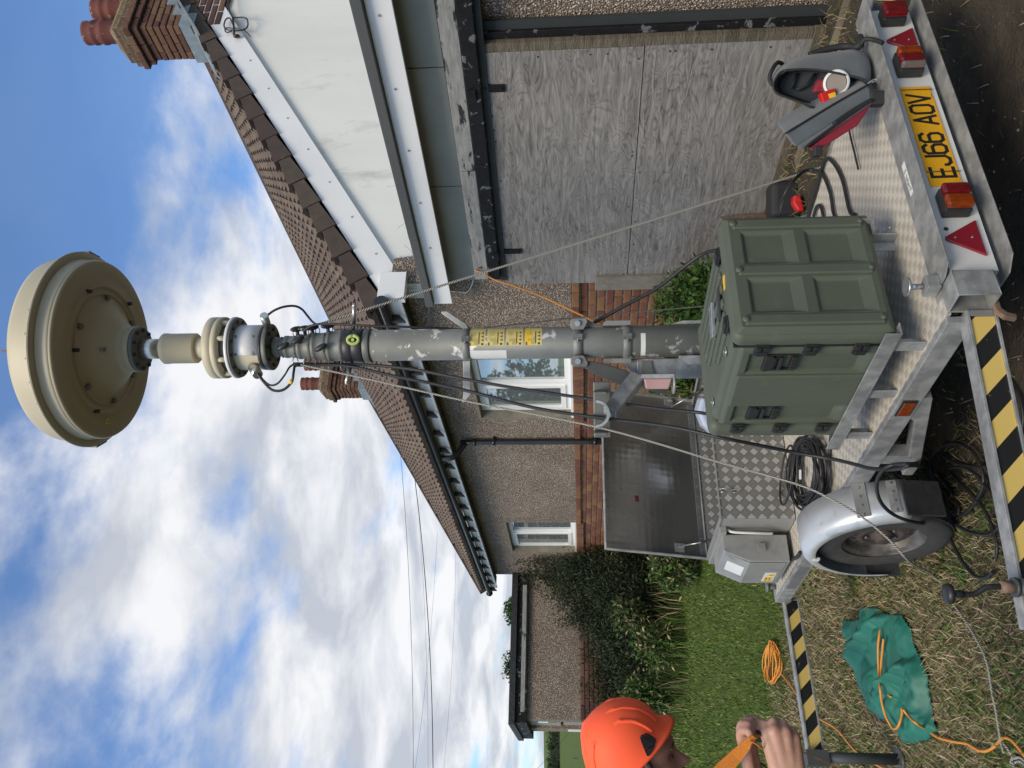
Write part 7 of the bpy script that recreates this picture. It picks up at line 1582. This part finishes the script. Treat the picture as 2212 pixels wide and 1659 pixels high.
ax_ = (wl6-el_l).normalized(); c_ = wl6-ax_*.012; MB().lathe(c_-ax_*.012, [(.029, 0), (.031, .002), (.031, .022), (.029, .024)], 20, ax_, cap=False).build('wrist_band', 'strap_black', per)
ja = MB(); cap6(ja, C7+Vector((-.02, 0, -.02)), C7+Vector((-.02, 0, -.04)), .10, .10)
for t, r_, wd6 in ((0, .115, .12), (.3, .13, .11), (.65, .125, .10), (1, .13, .10)):
    c_ = C7.lerp(pel, t)-Vector((0, 0, .035)); cap6(ja, c_-Vector((0, wd6, 0)), c_+Vector((0, wd6, 0)), r_, r_)
cap6(ja, C7-Vector((0, 0, .05)), pel, .135, .135)
for s_, el_ in ((-1, el_r), (1, el_l)): shp = C7+sh*s_+Vector((-.02, 0, -.06)); cap6(ja, shp, shp.lerp(el_, .75), .07, .062); cap6(ja, C7+Vector((-.02, 0, -.05)), shp, .085, .072)
tr6 = MB()
for s_ in (-1, 1): hip = pel+Vector((0, .10*s_, -.04)); kn = Vector((-1.40, 2.36+.13*s_, GZ+.50)); an = Vector((-1.46, 2.36+.15*s_, GZ+.12)); cap6(tr6, hip, kn, .105, .078); cap6(tr6, kn, an, .076, .062)
cap6(tr6, pel-Vector((0, .08, 0)), pel+Vector((0, .08, 0)), .125, .125)
for b_, nm, mt in ((ja, 'jacket', 'jacket'), (tr6, 'trousers', 'trousers')):
    o_ = b_.build(nm, mt, per, fix=False); rm = o_.modifiers.new('fuse', 'REMESH'); rm.mode = 'VOXEL'; rm.voxel_size = .014; rm.use_smooth_shade = True; sm6 = o_.modifiers.new('smooth', 'SMOOTH'); sm6.iterations = 4
for s_ in (-1, 1): an = Vector((-1.46, 2.36+.15*s_, GZ+.05)); b_ = MB(); cap6(b_, an+Vector((-.02, 0, .08)), an+Vector((-.01, 0, 0)), .058, .052); cap6(b_, an+Vector((-.01, 0, 0)), an+Vector((.17, 0, -.005)), .052, .045); b_.build('boot', 'boot', per, fix=False)
# strap in the hands
def ribbon(name, pts, wv, m_, **k):
    b = MB(); P = [Vector(p) for p in pts]
    for i in range(len(P)-1):
        for off in (0, .0022): a, c_ = P[i]+Vector((0, off, 0)), P[i+1]+Vector((0, off, 0)); b.face([a-wv[i]/2, a+wv[i]/2, c_+wv[i+1]/2, c_-wv[i+1]/2])
    o = b.build(name, m_, None); 
    for a, c_ in k.items(): o[a] = c_
    return o
W6 = lambda w_, a: (UV*math.sin(a)+RV*math.cos(a))*w_
st = [q6(1490, 1745, -.03), q6(1564, 1661, -.02), q6(1589, 1635, -.02), q6(1610, 1613, -.025), q6(1620, 1600, -.03), q6(1630, 1592, -.028), q6(1640, 1588, -.01), q6(1652, 1600, .01), q6(1690, 1612, .03), q6(1728, 1622, .035), q6(1770, 1641, .035), q6(1812, 1660, .03), q6(1880, 1700, .03)]
wv = [W6(.040, .78), W6(.040, .78), W6(.034, .78), W6(.026, .75), W6(.016, .5), W6(.014, .9), W6(.016, 1.4), W6(.016, 1.5), W6(.014, 1.5), W6(.015, 1.3), W6(.013, 1.3), W6(.010, 1.3), W6(.010, 1.3)]
ribbon('webbing_strap', st, wv, 'strap_orange', label='orange webbing strap pulled through the hands of the person', category='strap')
MB().tube([q6(1612, 1610, -.032), q6(1622, 1603, -.036), q6(1630, 1605, -.036), q6(1640, 1612, -.03), q6(1648, 1618, -.01)], .0022, 6).build('thin_loop', 'strap_orange', None, label='thin orange cord edge looping between the two hands', category='cord')
MB().box(Fr(q6(1640, 1590, .0), RV, Fw, UV), -.013, .013, -.008, .008, -.010, .010).build('strap_buckle', 'strap_black', None, bevel=.003, label='small black buckle gripped between the hands', category='buckle')
